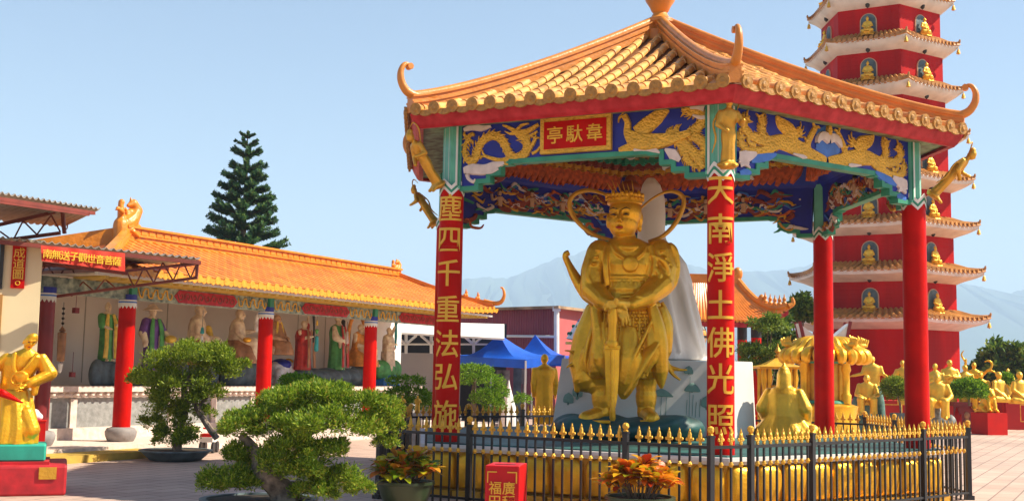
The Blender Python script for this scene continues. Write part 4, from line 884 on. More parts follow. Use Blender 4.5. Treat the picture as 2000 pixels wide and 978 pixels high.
# ridges
rid = MB()
for z0, z1, wd in ((-.04, .08, .13), (.08, .12, .17), (.12, .26, .12), (.26, .31, .18)): gbox(rid, RS0-.1, RS1+.1, RO-wd, RO+wd, RZ+z0, RZ+z1)
rid.bar(gal(RS0, RO, RZ+.12), gal(S0, bk, EZ+.12), .26, .34)
for i in range(46): s = RS0+.1+i*.238; gbox(rid, s, s+.17, RO-.135, RO-.1, RZ+.135, RZ+.245)
rid.build('ridge', 'ridge2', groof, False)
for s0, s1, sg in ((RS0, S0, -1), (RS1, S1, 1)):
    h = MB(); N = 12
    def q(f, dz=0): o = RO+(E0-RO)*f; return gal(s0+(s1-s0)*f, o, gp(o)+.10*max(0, (f-.6)/.4)**2*(sg > 0)+dz)
    sd_ = (gal(s1, E0, 0)-gal(s0, RO, 0)).normalized().cross(Z3)
    for wd, a0, a1 in ((.10, -.03, .13), (.13, .13, .17), (.08, .17, .23)): h.ring_skin([[q(i/N, a0)+sd_*wd, q(i/N, a1)+sd_*wd, q(i/N, a1)-sd_*wd, q(i/N, a0)-sd_*wd] for i in range(N+1)])
    if sg > 0:
        dd = (gal(s1, E0, 0)-gal(s0, RO, 0)).normalized(); h.tube(smooth_path([q(.9, .2), q(1, .18), q(1, .22)+dd*.22, q(1, .42)+dd*.32, q(1, .62)+dd*.28, q(1, .66)+dd*.20], 5), [.07, .07, .065, .05, .035, .02], 8)
    hp_ = h.build('hip_ridge', 'ridge2', groof, angle=50)
    if sg > 0:
        for f in (.60, .72, .84):
            b = MB(); c = q(f, .2); b.ell(c+Z3*.05, (.07, .05, .07)); b.ell(c+Z3*.14+GD*.02, (.045, .04, .05)); b.ell(c+Z3*.2, (.02, .02, .04)); b.ell(c+Z3*.05-GD*.08, (.04, .03, .05)); b.build('ridge_beast', 'ridge2', hp_)
# dragon-head ornaments on the ridge ends
for s, sc in ((RS0-.05, .92), (RS1-.1, .62)):
    b = MB(); c = gal(s, RO, RZ-.1); V = lambda x, z, y=0: c+GD*x*sc+Z3*z*sc+GN*y*sc
    b.cap(V(-.12, -.05), V(-.12, .45), .22*sc, .19*sc); b.cap(V(.1, .0), V(.08, .4), .18*sc, .2*sc); b.chain([V(.05, .5), V(.22, .62), V(.36, .85), V(.25, 1.02), V(.08, .95)], [.2*sc, .19*sc, .15*sc, .11*sc, .05*sc]); b.chain([V(-.12, .6), V(-.16, .95), V(-.14, 1.0)], [.1*sc, .07*sc, .08*sc])
    b.chain([V(.2, .5), V(.42, .42), V(.5, .3)], [.14*sc, .11*sc, .05*sc]); b.chain([V(-.2, .75, -.1), V(-.36, .82, -.12), V(-.42, .76, -.12)], [.07*sc, .05*sc, .02*sc]); b.chain([V(.15, .8), V(.05, .74), V(.0, .86)], [.08*sc, .05*sc, .04*sc])
    for i in range(5): b.cap(V(.36-.05*i, .88+.04*i), V(.5-.09*i, .98+.05*i), .05*sc, .01*sc, 6)
    for y in (-.12, .12): b.ell(V(.3, .7, y), (.05*sc, .05*sc, .05*sc)); b.cap(V(.1, .3, y*1.5), V(.3, .2, y*1.5), .08*sc, .04*sc)
    b.sculpt('ridge_dragon', 'ridge2', groof, .022*sc, 1)
# statues standing on the ledge
for n_, c in (('skin', (.80, .56, .38)), ('skin_dark', (.50, .30, .17)), ('robe_purple', (.13, .05, .24)), ('robe_green', (.07, .28, .07)), ('robe_crimson', (.42, .03, .02)), ('robe_orange', (.66, .26, .04)), ('robe_brown', (.32, .15, .06)), ('robe_cream', (.62, .50, .36)), ('cloth_blue', (.03, .16, .42)), ('yellow', (.62, .42, .05)), ('white_glaze', (.72, .70, .68)), ('teal_glaze', (.03, .30, .32)), ('black', (.015, .013, .012))):
    M[n_] = mat(n_, c, .5, 0, .25, 7, .15, 14, tuple(min(1, x*1.25) for x in c))
gg = 'painted statues in the gallery'
def gfig(label, px, ptop, pbot, off, kind, robe, arms=(), cape=None, seed=0, rz=0, extra=None, skin='skin', **kw):
    g = kw.get('girth', 1.0)
    off -= .25; ptop -= 8; s, z0 = ongal(px, pbot, off); s2, z1 = ongal(px, ptop, off); p = gal(s, off, z0); H = (z1-z0)
    t = thing('painted_statue', label, 'statue', (0, 0, 0), 0, gg)
    o = figure('body', skin, H, kind, arms, seed, .013, **kw); adopt(o, t); face_paint(o)
    # clothing a little outside the body
    b = MB(); q = lambda x, y, z: (x*H, y*H, z*H)
    if kind == 'standing':
        top = .80 if robe[1] else .5
        secs = [(0, .135, .112), (.08, .136, .108), (.25, .122, .1), (.45, .12, .097), (.56, .125, .097), (.68, .146, .1), (.765, .145, .085), (.80, .10, .07)]
        b.robe([(q(0, 0, z), rx*H*g, ry*H*g, .06) for z, rx, ry in secs if z <= top], 36, 9, seed)
    else:
        b.robe([(q(0, -.08, -.005), .36*H, .40*H, .05), (q(0, -.08, .1), .35*H, .38*H, .06), (q(0, -.05, .3), .3*H, .33*H, .04), (q(0, .0, .42), .23*H, .2*H, .03)]+([(q(0, .01, .6), .215*H, .155*H, .02), (q(0, .01, .755), .2*H, .12*H, .01)] if robe[1] else []), 36, 9, seed)
    for a in arms:
        if robe[1]: b.chain([q(*a2) for a2 in ((-.125 if a[0] == 0 else .125, 0, .75), a[1])], [.07*H, .066*H], 10)
    ro_ = b.sculpt('robe', robe[0], t, .022*H, 2)
    if cape:
        b = MB()
        for x in (-1, 1): b.tube(smooth_path([q(x*.06*g, -.085*g, .80), q(x*.10*g, -.115*g, .6), q(x*.10*g, -.125*g, .3), q(x*.12*g, -.13*g, .05)], 4), [.03*H, .045*H, .045*H, .05*H], 8, sq=.5)
        b.build('sash', cape, ro_)
    if extra: extra(t, H, q)
    t.location = p; t.rotation_euler = (0, 0, GRZ+PI*0+rz)
    return t
def rock(label, px0, px1, ptop, pbot, off, m='slate', seed=0):
    off -= .25
    s0, z0 = ongal(px0, pbot, off); s1, _ = ongal(px1, pbot, off); _, z1 = ongal((px0+px1)/2, ptop, off); z0 = max(z0, 1.252); rnd = random.Random(seed); b = MB()
    for i in range(5): f = (i+.5)/5; b.ell(gal(s0+(s1-s0)*f, off+rnd.uniform(-.1, .1), z0+(z1-z0)*.4), ((s1-s0)*.2, .35, (z1-z0)*rnd.uniform(.54, .66)))
    b.v = [(x, y, max(z, 1.252)) for x, y, z in b.v]
    o = b.sculpt('slate_rock', m, None, .04, 1); return tag(o, label, 'rock base', None, None)
def staff(m, pts, r, nm='staff'):
    def f(t, H, q): MB().tube(smooth_path([q(*p) for p in pts], 4), [x*H for x in r], 8).build(nm, m, t)
    return f
rock('dark grey rock block behind the leftmost lit gallery column, bearing a hooded statue', 178, 226, 702, 750, 2.0, 'slate', 1)
gfig('hooded tan statue in gold and green dress, half hidden by the front gallery column', 205, 598, 705, 2.0, 'standing', ('robe_green', True), ((0, (-.16, -.06, .6), (-.08, -.17, .55)), (1, (.16, -.06, .6), (.06, -.17, .62))), 'yellow', 2, skin='skin', hair=1.2)
rock('dark slate base of the statue with the wide straw hat', 270, 320, 722, 752, 2.0, 'slate', 2)
gfig('statue in purple and green robe wearing a wide straw hat', 292, 604, 726, 2.0, 'standing', ('robe_purple', True), ((0, (-.2, -.02, .58), (-.17, -.08, .42), 1.6), (1, (.2, -.04, .6), (.2, -.18, .52), 1.5)), 'robe_green', 3, hat=1.9,
     extra=lambda t, H, q: (MB().lathe([(.02*H, .0), (.14*H, -.01*H), (.15*H, .0), (.09*H, .035*H), (.06*H, .08*H), (.01*H, .09*H)], q(0, 0, .93), 20).build('straw_hat', 'robe_cream', t), MB().ell(q(.2, -.2, .5), (.09*H, .09*H, .06*H)).build('flowers', 'yellow', t)))
rock('low slate base under the bare chested bald statue nearest the front column', 352, 412, 702, 752, 2.0, 'slate', 3)
gfig('bald bare chested statue in profile with blue sash, first of two above the rear bonsai', 384, 602, 712, 1.9, 'chair', ('robe_brown', False), ((0, (-.24, -.02, .55), (-.2, -.2, .42)), (1, (.24, -.04, .55), (.14, -.22, .46))), None, 4, rz=.7, girth=1.08,
     extra=lambda t, H, q: (MB().chain([q(.17, .0, .78), q(.26, -.06, .6), q(.24, -.12, .42)], [.05*H, .06*H, .05*H]).build('blue_sash', 'cloth_blue', t), MB().chain([q(.02, -.16, .6), q(.0, -.19, .45)], [.06*H, .07*H]).build('yellow_sash', 'yellow', t)))
rock('slate base under the bald statue holding a pale figure', 436, 506, 700, 752, 2.0, 'slate', 4)
gfig('bald bare chested statue holding up a small pale figure, left of the middle column', 463, 611, 708, 1.9, 'chair', ('robe_brown', False), ((0, (-.25, -.02, .55), (-.28, -.16, .42)), (1, (.25, -.06, .56), (.3, -.24, .6))), None, 5, rz=.6, girth=1.1,
     extra=lambda t, H, q: (MB().chain([q(.34, -.28, .62), q(.34, -.28, .8), q(.33, -.3, .92)], [.05*H, .04*H, .035*H]).build('held_figure', 'white_glaze', t), MB().ell(q(-.32, -.2, .42), (.1*H, .08*H, .05*H)).build('gold_bowl', 'gold', t)))
# rider and elephant
s, z = ongal(548, 748, 1.9); el = thing('elephant_statue', 'white elephant statue with blue saddle cloth beside the middle gallery column', 'statue', gal(s, 1.9, 1.252), 0, None)
b = MB(); e0 = gal(s, 1.9, 1.252); Q = lambda x, y, z: e0+GD*x+GN*y+Z3*z
b.ell(Q(0, 0, .42), (.40, .28, .26), Matrix.Rotation(GRZ, 3, 'Z')); b.ell(Q(.40, -.04, .46), (.2, .2, .22), Matrix.Rotation(GRZ, 3, 'Z')); b.chain([Q(.5, -.06, .4), Q(.58, -.08, .25), Q(.6, -.08, .1), Q(.54, -.08, .03)], [.11, .075, .05, .035])
for x in (-.26, .24):
    for y in (-.15, .15): b.chain([Q(x, y, .35), Q(x, y, .2), Q(x, y, .04)], [.12, .09, .095])
for y in (-.18, .16): b.ell(Q(.30, y, .46), (.12, .04, .17), Matrix.Rotation(GRZ, 3, 'Z'))
for y in (-.12, .04): b.chain([Q(.5, y, .38), Q(.66, y-.04, .36), Q(.74, y-.05, .42)], [.03, .025, .008])
b.sculpt('body', 'white_glaze', el, .022, 2)
b = MB(); b.ell(Q(-.03, 0, .53), (.27, .295, .17), Matrix.Rotation(GRZ, 3, 'Z')); b.build('saddle_cloth', 'blue', el); MB().tube([Q(.28+.14*math.cos(t)*0, .21*math.cos(t), .47+.22*math.sin(t)) for t in [i*PI/8 for i in range(17)]], .025, 6).build('harness', 'gold', el)
gfig('dark robed rider statue on the white elephant, partly behind the middle column', 538, 620, 692, 1.9, 'lotus', ('robe_brown', True), ((0, (-.28, -.05, .42), (-.1, -.3, .36)), (1, (.28, -.05, .42), (.1, -.3, .38))), 'yellow', 6, skin='skin_dark')
rock('long slate base under the statues with staff and beard', 575, 682, 718, 749, 1.9, 'slate', 6)
gfig('statue in crimson robe raising one arm and holding a dark staff', 590, 632, 722, 1.8, 'standing', ('robe_crimson', True), ((0, (-.2, -.05, .62), (-.05, -.2, .66)), (1, (.18, 0, .9), (.17, -.03, 1.08))), 'robe_brown', 7, rz=.3, girth=1.5, skin='skin',
     extra=staff('black', [(-.02, -.22, .55), (.0, -.22, .85), (-.06, -.22, 1.12), (-.1, -.22, 1.24)], [.018, .02, .03, .035]))
gfig('bearded statue in a green and red flowered robe, dark hair knot', 656, 622, 722, 1.8, 'standing', ('robe_green', True), ((0, (-.2, -.04, .58), (-.12, -.18, .5), 1.8), (1, (.2, -.02, .6), (.19, -.08, .42), 1.8)), 'robe_crimson', 8, rz=.35, girth=1.35, beard=.9, hair=1,
     extra=lambda t, H, q: (MB().ell(q(0, .02, .99), (.05*H, .055*H, .045*H)).build('hair_knot', 'black', t), MB().chain([q(.02, -.1, .87), q(.03, -.12, .8)], [.045*H, .02*H]).build('beard', 'black', t)))
rock('slate base under the statue within an orange arch', 686, 716, 712, 749, 1.9, 'slate', 7)
gfig('white bearded statue within an orange pointed arch, behind the third column', 702, 640, 715, 1.9, 'chair', ('robe_orange', True), ((0, (-.24, -.06, .5), (-.1, -.24, .44)), (1, (.24, -.06, .5), (.1, -.24, .44))), None, 9, beard=1.2,
     extra=lambda t, H, q: (MB().tube(smooth_path([q(-.34, .1, .0), q(-.36, .1, .6), (q(-.25, .1, 1.05)), q(0, .1, 1.28), q(.25, .1, 1.05), q(.36, .1, .6), q(.34, .1, 0)], 4), .045*H, 8).build('arch', 'robe_orange', t), MB().chain([q(0, -.17, .8), q(0, -.2, .5)], [.06*H, .05*H]).build('white_beard', 'white_glaze', t)))
gfig('bare chested statue raising both arms beside a green dragon staff at the gallery end', 757, 646, 724, 1.9, 'standing', ('robe_cream', False), ((0, (-.2, -.05, .62), (-.1, -.2, .6)), (1, (.22, -.04, .86), (.3, -.08, 1.02))), None, 10, rz=.4, girth=1.6,
     extra=lambda t, H, q: (MB().tube(smooth_path([q(.34, -.1, .5), q(.36, -.1, .8), q(.32, -.1, 1.05), q(.37, -.1, 1.12)], 4), [.01*H, .035*H, .03*H, .045*H], 8).build('dragon_staff', 'teal_glaze', t), MB().chain([q(.2, .0, .8), q(.24, -.04, .5)], [.06*H, .07*H]).build('red_sash', 'robe_crimson', t)))
s, z = ongal(757, 748, 1.6); b = MB(); b.robe([(gal(s, 1.7, 1.252), .42, .3, .06), (gal(s, 1.7, 1.42), .41, .29, .06), (gal(s, 1.7, 1.56), .36, .25, .04)], 40, 11); o = b.build('altar_cloth', 'cloth_blue'); tag(o, 'blue draped altar cloth round the base of the arm raising statue', 'cloth')
rock('green painted rock below the statue with raised arms', 735, 775, 702, 735, 2.0, 'robe_green', 9)
# hanging ornaments
def pendant(px, py0, py1, off, label, parts, name='hanging_pendant'):
    s, z0 = ongal(px, py0, off); _, z1 = ongal(px, py1, off); t = thing(name, label, 'pendant', gal(s, off, z0), 0, 'hanging ornaments in the gallery')
    L = z0-z1; c = gal(s, off, z1); MB().tube([gal(s, off, z0), gal(s, off, z1)], .008, 6).build('cord', 'stone_grey', t)
    for f0, f1, r0, r1, m in parts: MB().lathe([(r0*.4, L*f0), (r0, L*f0+.02), (r1, L*f1-.02), (r1*.4, L*f1)], c, 12).build('pendant_bead', m, t)
pendant(125, 590, 728, .8, 'long brown wooden pendant with white tail and beaded chain at the gallery left end', [(0, .14, .03, .05, 'white_paint'), (.16, .58, .075, .085, 'robe_brown'), (.58, .66, .07, .02, 'robe_brown'), (.68, .72, .03, .03, 'black'), (.75, .79, .03, .03, 'black'), (.82, .86, .03, .03, 'black'), (.89, .93, .03, .03, 'black')])
pendant(620, 618, 686, 1.0, 'teal and yellow pendant hanging between the crimson and the green robed statues', [(0, .45, .06, .05, 'teal_glaze'), (.5, .64, .03, .055, 'robe_green'), (.74, .9, .03, .02, 'yellow')])
pendant(679, 628, 690, 1.0, 'pale pink pendant hanging right of the bearded green robed statue', [(.0, .25, .035, .045, 'robe_brown'), (.3, .7, .045, .03, 'cloud_white')])
pendant(397, 605, 672, 1.0, 'light blue pendant hanging beside the bald statue with blue sash', [(.0, .25, .035, .03, 'white_glaze'), (.3, .5, .05, .03, 'teal_glaze')])
for i, (x, y, r, lb) in enumerate(((148, 606, .11, 'upper small dark red tag on the string by the gallery left wall'), (141, 731, .10, 'lower small dark red tag on the string by the gallery left wall'))):
    s, z = ongal(x, y, 1.0); o = MB().box(gal(s, 1.0, z), (r, r*.8, r), GRZ).lathe([(.006, -.02), (.006, .45)], gal(s, 1.0, z), 6).build('hanging_tag', 'red_dark', None, False); tag(o, lb, 'tag', 'red tags on strings')

# ================================================================ left foreground building, canopies, banner
M['cream'] = mat('cream', (.80, .66, .40), .75, 0, .06, 1.2, .05, 8)
M['rust'] = mat('rust', (.20, .035, .02), .55, 0, .25, 5)
M['sheet'] = mat('sheet', (.42, .36, .28), .45, .3, .2, 3)
M['glass'] = mat('glass', (.10, .16, .22), .15, 0, .1, 2, spec=.8)
YB = 20.3
fu = Vector((.93, .36, 0)).normalized(); fr_ = Vector((-fu.y, fu.x, 0))     # front face direction of the cream building (to the right), depth direction
bp0 = at(68, 740, YB); bp0.z = 0
def bl_(u, v, z): return bp0+fu*u+fr_*v+Z3*z
cb = thing('cream_building', 'cream corner pillar building with dark framed window at the left edge', 'building', bp0)
topz = at(30, 468, YB).z
def bbox(mb, u0, u1, v0, v1, z0, z1): return mb.box(bl_((u0+u1)/2, (v0+v1)/2, (z0+z1)/2), (u1-u0, v1-v0, z1-z0), math.atan2(fu.y, fu.x))
mb = MB(); bbox(mb, -3.2, 0, 0, .5, 0, topz); mb.build('wall', 'cream', cb, False)
def onb(px, py):
    d = ray(px, py); t = fr_.dot(bp0-EYE)/fr_.dot(d); q = EYE+d*t-bp0; return q.dot(fu), q.z
u1, zt_ = onb(10, 470); _, zb_ = onb(10, 565)
mb = MB(); bbox(mb, u1-1.4, u1, -.05, .01, zb_, zt_); wf = mb.build('window_frame', 'black', cb, False)
mb = MB(); bbox(mb, u1-1.34, u1-.06, -.06, -.045, zb_+.06, zt_-.06); mb.build('window_pane', 'glass', wf, False)
mb = MB(); u2, z2 = onb(2, 575); bbox(mb, u2-.9, u2+.03, -.03, .01, .1, z2); mb.build('door_panel', mat('door_ochre', (.45, .22, .05), .6), cb, False)
ul, zs1 = onb(26, 473); ur, _ = onb(53, 473); _, zs0 = onb(38, 563)
sg = thing('wall_sign', 'narrow red vertical wall sign with three gold characters on the cream pillar', 'sign', bl_((ul+ur)/2, 0, zs0))
mb = MB(); bbox(mb, ul, ur, -.05, -.002, zs0, zs1); so_ = mb.build('board', 'red_paint', sg, False)
q = MB(); cxs = bl_((ul+ur)/2, -.056, 0); hh = zs1-zs0
for i, ch in enumerate('成道圖'): write(q, ch, .195, cxs+Z3*(zs1-hh*(.23+.235*i)), fu, Z3, .006, .006)
q.tube([cxs+Z3*(zs0+hh*.11)+fu*.035*math.cos(t)+Z3*.035*math.sin(t) for t in [i*PI/6 for i in range(13)]], .009, 5); q.build('lettering', 'text_gold', so_, angle=25)
# canopies: corrugated sheet on red lattice trusses
def canopy(label, P00, P10, P01, P11, trusses, zdep):
    """P00-P10 the near edge, P01-P11 the far edge of the sheet; trusses between points"""
    t = thing('metal_canopy', label, 'canopy', P00, 0, 'corrugated canopies on red trusses')
    n = 90; rows = []
    for dz in (0, .012):
        rows.append([(P00.lerp(P10, i/n), P01.lerp(P11, i/n), dz+.028*math.cos(i*PI/1.5)) for i in range(n+1)])
    mb = MB(); a = [p[0]+Z3*p[2] for p in rows[0]]; b = [p[1]+Z3*p[2] for p in rows[0]]; a2 = [p[0]+Z3*p[2] for p in rows[1]]; b2 = [p[1]+Z3*p[2] for p in rows[1]]
    mb.ring_skin([a, b, b2, a2, a], cap=False, closed=False); mb.build('corrugated_sheet', 'sheet', t, angle=60)
    return t
def truss(t, A, B, dep, n=7, r=.022, m='rust'):
    """flat lattice girder hanging under the line A-B, its lower chord rising at the free end"""
    q = MB(); A = Vector(A); B = Vector(B); q.bar(A, B, .06, .06); lo = [A.lerp(B, .02)-Z3*dep[0], A.lerp(B, .96)-Z3*dep[1]]; q.bar(lo[0], lo[1], .05, .05)
    prev = A
    for i in range(1, n*2):
        f = i/(n*2); p = (lo[0].lerp(lo[1], f) if i % 2 else A.lerp(B, f)); q.tube([prev, p], r*.6, 5); prev = p
    q.bar(lo[1], A.lerp(B, .96), .06, .06, (1, 0, 0)); q.build('truss', m, t, False)
# upper canopy
a1 = at(197, 409, 21.2); a0 = at(-160, 352, 16.4); b1 = at(150, 452, 25.0)
P11 = at(128, 443, 24.5); P01 = at(-300, 402, 20.5)
t = canopy('upper corrugated metal canopy on red truss above the cream building', a0, a1, P01, P11, None, 0)
e1 = a1-Z3*.08+(a0-a1)*.12+Vector((0, .1, 0)); truss(t, a0+Vector((0, .12, -.08)), e1+(a1-a0)*.06, (.05, .04), 4)
lb = at(126, 452, 21.6); lt = at(122, 412, 21.6)
q = MB(); q.bar(at(-60, 478, 21.4), at(118, 455, 21.6), .07, .06); q.bar(at(122, 412, 21.6), at(126, 456, 21.6), .06, .06, (1, 0, 0)); q.bar(at(-60, 452, 21.3), at(122, 411, 21.6), .07, .06); q.tube(smooth_path([at(126, 448, 21.6), at(131, 446, 21.6), at(132, 436, 21.6)], 3), .012, 5)
zz = [(0, 452), (25, 470), (45, 431), (72, 458), (100, 420), (118, 453)]
for i in range(len(zz)-1): q.tube([at(*zz[i], 21.5), at(*zz[i+1], 21.5)], .016, 5)
q.build('truss', 'rust', t, False)
# lower canopy
c0 = at(-60, 458, 19.4); c1 = at(392, 506, 21.6); d1 = c1+Vector((-1.0, 1.3, .0)); d0 = c0+Vector((-1.9, 3.2, .0))
t = canopy('lower corrugated metal canopy on red lattice girders behind the red banner', c0, c1, d0, d1, None, 0)
q = MB(); q.bar(c0-Z3*.07, c1-Z3*.07, .07, .07); q.bar(at(66, 512, 21.0), at(250, 534, 21.2), .06, .06); q.bar(at(236, 530, 21.2), at(392, 511, 21.6)-Z3*.02, .05, .05); q.bar(at(386, 508, 21.6), at(384, 540, 21.6), .05, .05, (1, 0, 0)); q.bar(at(100, 580, 21.8), at(386, 542, 21.7), .06, .05)
zz = [(248, 531), (262, 562), (282, 520), (300, 552), (318, 512), (338, 548), (356, 508), (372, 543), (386, 510)]
for i in range(len(zz)-1): q.tube([at(*zz[i], 21.6), at(*zz[i+1], 21.6)], .015, 5)
q.bar(at(66, 545, 22.4), at(330, 525, 23.2), .06, .05); q.bar(at(66, 560, 23), at(380, 516, 24.2), .06, .05); q.bar(at(66, 520, 22), at(300, 512, 22.8), .05, .05)
zz = [(70, 555), (90, 515), (112, 545), (135, 512), (150, 545)]
for i in range(len(zz)-1): q.tube([at(*zz[i], 22.4), at(*zz[i+1], 22.4)], .014, 5)
zz = [(105, 578), (122, 556), (140, 578), (162, 550), (185, 570), (205, 545), (228, 564)]
for i in range(len(zz)-1): q.tube([at(*zz[i], 22.2), at(*zz[i+1], 22.2)], .014, 5)
q.build('truss', 'rust', t, False)
# red banner with gold writing
A0, A1, B0, B1 = at(80, 479, 19.6), at(243, 494, 20.4), at(80, 509, 19.6), at(243, 530, 20.4)
bn = thing('hanging_banner', 'long red cloth banner with gold characters hung along the lower canopy', 'banner', B0)
M['banner_red'] = mat('banner_red', (.62, .035, .01), .7, 0, .06, 2)
q = MB(); n = 24
for dy in (0,):
    q.ring_skin([[A0.lerp(A1, i/n)+Vector((0, .02*math.sin(i*1.1), 0)) for i in range(n+1)], [A0.lerp(A1, i/n).lerp(B0.lerp(B1, i/n), .5)+Vector((0, .012*math.sin(i*.9+1), 0)) for i in range(n+1)], [B0.lerp(B1, i/n)+Vector((0, .025*math.sin(i*1.3+2), 0)) for i in range(n+1)],
                 [B0.lerp(B1, i/n)+Vector((0, .025*math.sin(i*1.3+2)+.012, 0)) for i in range(n+1)], [A0.lerp(A1, i/n)+Vector((0, .02*math.sin(i*1.1)+.012, 0)) for i in range(n+1)]], cap=False, closed=False)
cl = q.build('cloth', 'banner_red', bn); q = MB(); ux = (A1-A0).normalized()
for i, ch in enumerate('南無送子觀世音菩薩'): write(q, ch, .165, A0.lerp(A1, .085+.104*i).lerp(B0.lerp(B1, .085+.104*i), .5)+Vector((0, -.035, 0)), ux, Z3, .006, .004)
q.build('lettering', mat('banner_gold', (.85, .55, .03), .5), cl, angle=25)

# ================================================================ gold monk on the red pedestal, red boxes
pb = gnd(128, 967)
rb = thing('statue_pedestal', 'red painted stepped pedestal with small brass plate at the lower left', 'pedestal', pb)
ru = Vector((.935, .355, 0)).normalized(); rv = Vector((-ru.y, ru.x, 0)); rrz = math.atan2(ru.y, ru.x)
def rbx(mb, u0, u1, v0, v1, z0, z1): return mb.box(pb+ru*(u0+u1)/2+rv*(v0+v1)/2+Z3*(z0+z1)/2, (u1-u0, v1-v0, z1-z0), rrz)
M['red_worn'] = mat('red_worn', (.44, .010, .016), .55, 0, .3, 5, .2, 12)
h1_ = (967-910)/FPX*pb.y
mb = MB(); rbx(mb, -2.1, 0, 0, 1.3, 0, h1_); s0 = mb.build('block', 'red_worn', rb, False); bv = s0.modifiers.new('b', 'BEVEL'); bv.width = .03; bv.segments = 2
mb = MB(); rbx(mb, -1.75, -.22, .18, 1.1, h1_, h1_+.035); mb.build('upper_step', 'red_worn', rb, False)
mb = MB(); u = (93-128)/FPX*pb.y; rbx(mb, u-.10, u+.11, -.02, 0, h1_-.17, h1_-.02); mb.build('name_plate', 'gold_dark', rb, False)
g0 = thing('plinth_slab', 'green painted slab under the bending gold monk statue', 'slab', pb+rv*.2+Z3*(h1_+.035))
mb = MB(); rbx(mb, -1.6, -.27, .26, .95, h1_+.035, h1_+.25); o = mb.build('slab_body', 'green_light', g0, False); o.data.materials[0] = M['slab_green'] = mat('slab_green', (.02, .36, .25), .5, 0, .2, 4, .1, 10); o.modifiers.new('b', 'BEVEL').width = .02
zf = h1_+.25
p = pb+ru*(-.72)+rv*.55+Z3*zf
Hm = 1.54
def monk_extra(b, hp, hr):
    b.robe([((.02, -.03, .0), .19, .14, .08), ((.03, -.03, .12), .18, .135, .09), ((.02, -.02, .3), .15, .12, .07), ((.0, 0, .45), .145, .11, .04)], 40, 9, 1)
    b.tube(smooth_path([(-.08, -.09, .80), (-.05, -.13, .68), (.0, -.14, .58), (.05, -.12, .50)], 4), .018, 8); b.tube(smooth_path([(.09, -.08, .80), (.06, -.13, .68), (.01, -.14, .58)], 4), .018, 8)
    b.ell((.05, -.13, .57), (.05, .035, .055)); b.ell((.1, -.06, .14), (.08, .1, .12)); b.chain([(.12, -.08, .25), (.17, -.1, .12), (.13, -.06, .03)], [.07, .07, .05])
    b.tube([(.02+.055*math.cos(t), -.15, .565+.06*math.sin(t)) for t in [i*PI/6 for i in range(13)]], .01, 6)
o = figure('monk_statue', 'gold', Hm, 'standing', ((0, (-.24, -.02, .58), (-.13, -.15, .44), 1.7), (1, (.25, -.03, .60), (.10, -.16, .50), 1.7)), 5, .0058, lean=.3, turn=.25, fingers=True, girth=1.12, fold=.06, mb=monk_extra)
def bow(c):                                         # bends forward from the hips
    zz_ = max(0, c.z/Hm-.45); return Vector((c.x+.30*zz_**1.2*Hm, c.y-.34*zz_**1.3*Hm, c.z-.10*zz_*Hm))
for v in o.data.vertices: v.co = bow(v.co)
face_paint(o, 'soil', 'lip', bow)
put(o, p, .35, 'bald gold monk statue bending forward over folded hands on the green slab')
b = MB(); b.tube(smooth_path([p+Vector((-.42, -.36, .74)), p+Vector((-.12, -.46, .68)), p+Vector((.12, -.44, .62)), p+Vector((.30, -.38, .54))], 6), [.015, .03, .035, .015], 10); b.ell(p+Vector((.02, -.45, .68)), (.08, .035, .04)); b.cap(p+Vector((.08, -.43, .67)), p+Vector((.24, -.36, .57)), .03, .012)
tag(b.sculpt('red_ribbon', 'red_paint', None, .015, 2), 'red ribbon tied across the hands of the bending gold monk', 'ribbon')
M['red_flat'] = mat('red_flat', (.54, .008, .004), .5, 0, .10, 2, spec=.2)
p = at(67, 878, 19.0); p.z = 0; bx = thing('donation_box', 'plain bright red box standing beside the bending gold monk and cream pillar', 'box', p)
hb = at(67, 822, 19.0).z; MB().box(p+Z3*hb/2, (.30, .26, hb), rrz).build('box_body', 'red_flat', bx, False); MB().box(p+Z3*(hb+.008), (.32, .28, .02), rrz).build('box_lid', 'red_flat', bx, False); MB().box(p+Z3*(hb+.02), (.12, .02, .004), rrz).build('coin_slot', 'black', bx, False)
o = MB().ell(p+Vector((-.03, 0, hb+.10)), (.09, .08, .10)).ell(p+Vector((.04, .02, hb+.07)), (.06, .06, .06)).sculpt('white_cloth', 'white_paint', None, .02, 2); tag(o, 'crumpled white cloth lying on the plain red box by the monk', 'cloth')
# red offering box with writing in front of the fence
p = at(985, 1000, 14.0); p.z = 0; F1 = at(948, 907, 13.6); F2 = at(1012, 911, 13.5)
fx = Vector((F2.x-F1.x, (F2.y-F1.y), 0)); fx = Vector((.985, -.17, 0)).normalized(); fv = Vector((-fx.y, fx.x, 0)); wdt = (F2-F1).length*1.02; oz = (F1.z+F2.z)/2; frz = math.atan2(fx.y, fx.x)
oc = Vector((F1.x, F1.y, 0)); bx = thing('offering_box', 'red offering box with gold bracket lines and four gold characters in front of the fence', 'box', oc+fx*wdt/2+fv*.2)
def ob(mb, u0, u1, v0, v1, z0, z1): return mb.box(oc+fx*(u0+u1)/2+fv*(v0+v1)/2+Z3*(z0+z1)/2, (u1-u0, v1-v0, z1-z0), frz)
mb = MB(); ob(mb, 0, wdt, 0, .55, 0, oz); o = mb.build('box_body', 'red_box', bx, False); o.modifiers.new('b', 'BEVEL').width = .006
mb = MB(); ob(mb, wdt*.2, wdt*.8, .18, .22, oz, oz+.004); mb.build('coin_slot', 'black', bx, False)
q = MB(); c = oc-fv*.008; px_m = 13.55/FPX
for ch, x, y in (('廣', .70, 42), ('種', .70, 68), ('福', .30, 42), ('田', .30, 68)): write(q, ch, .155, c+fx*wdt*x+Z3*(oz-y*px_m), fx, Z3, .005, .007)
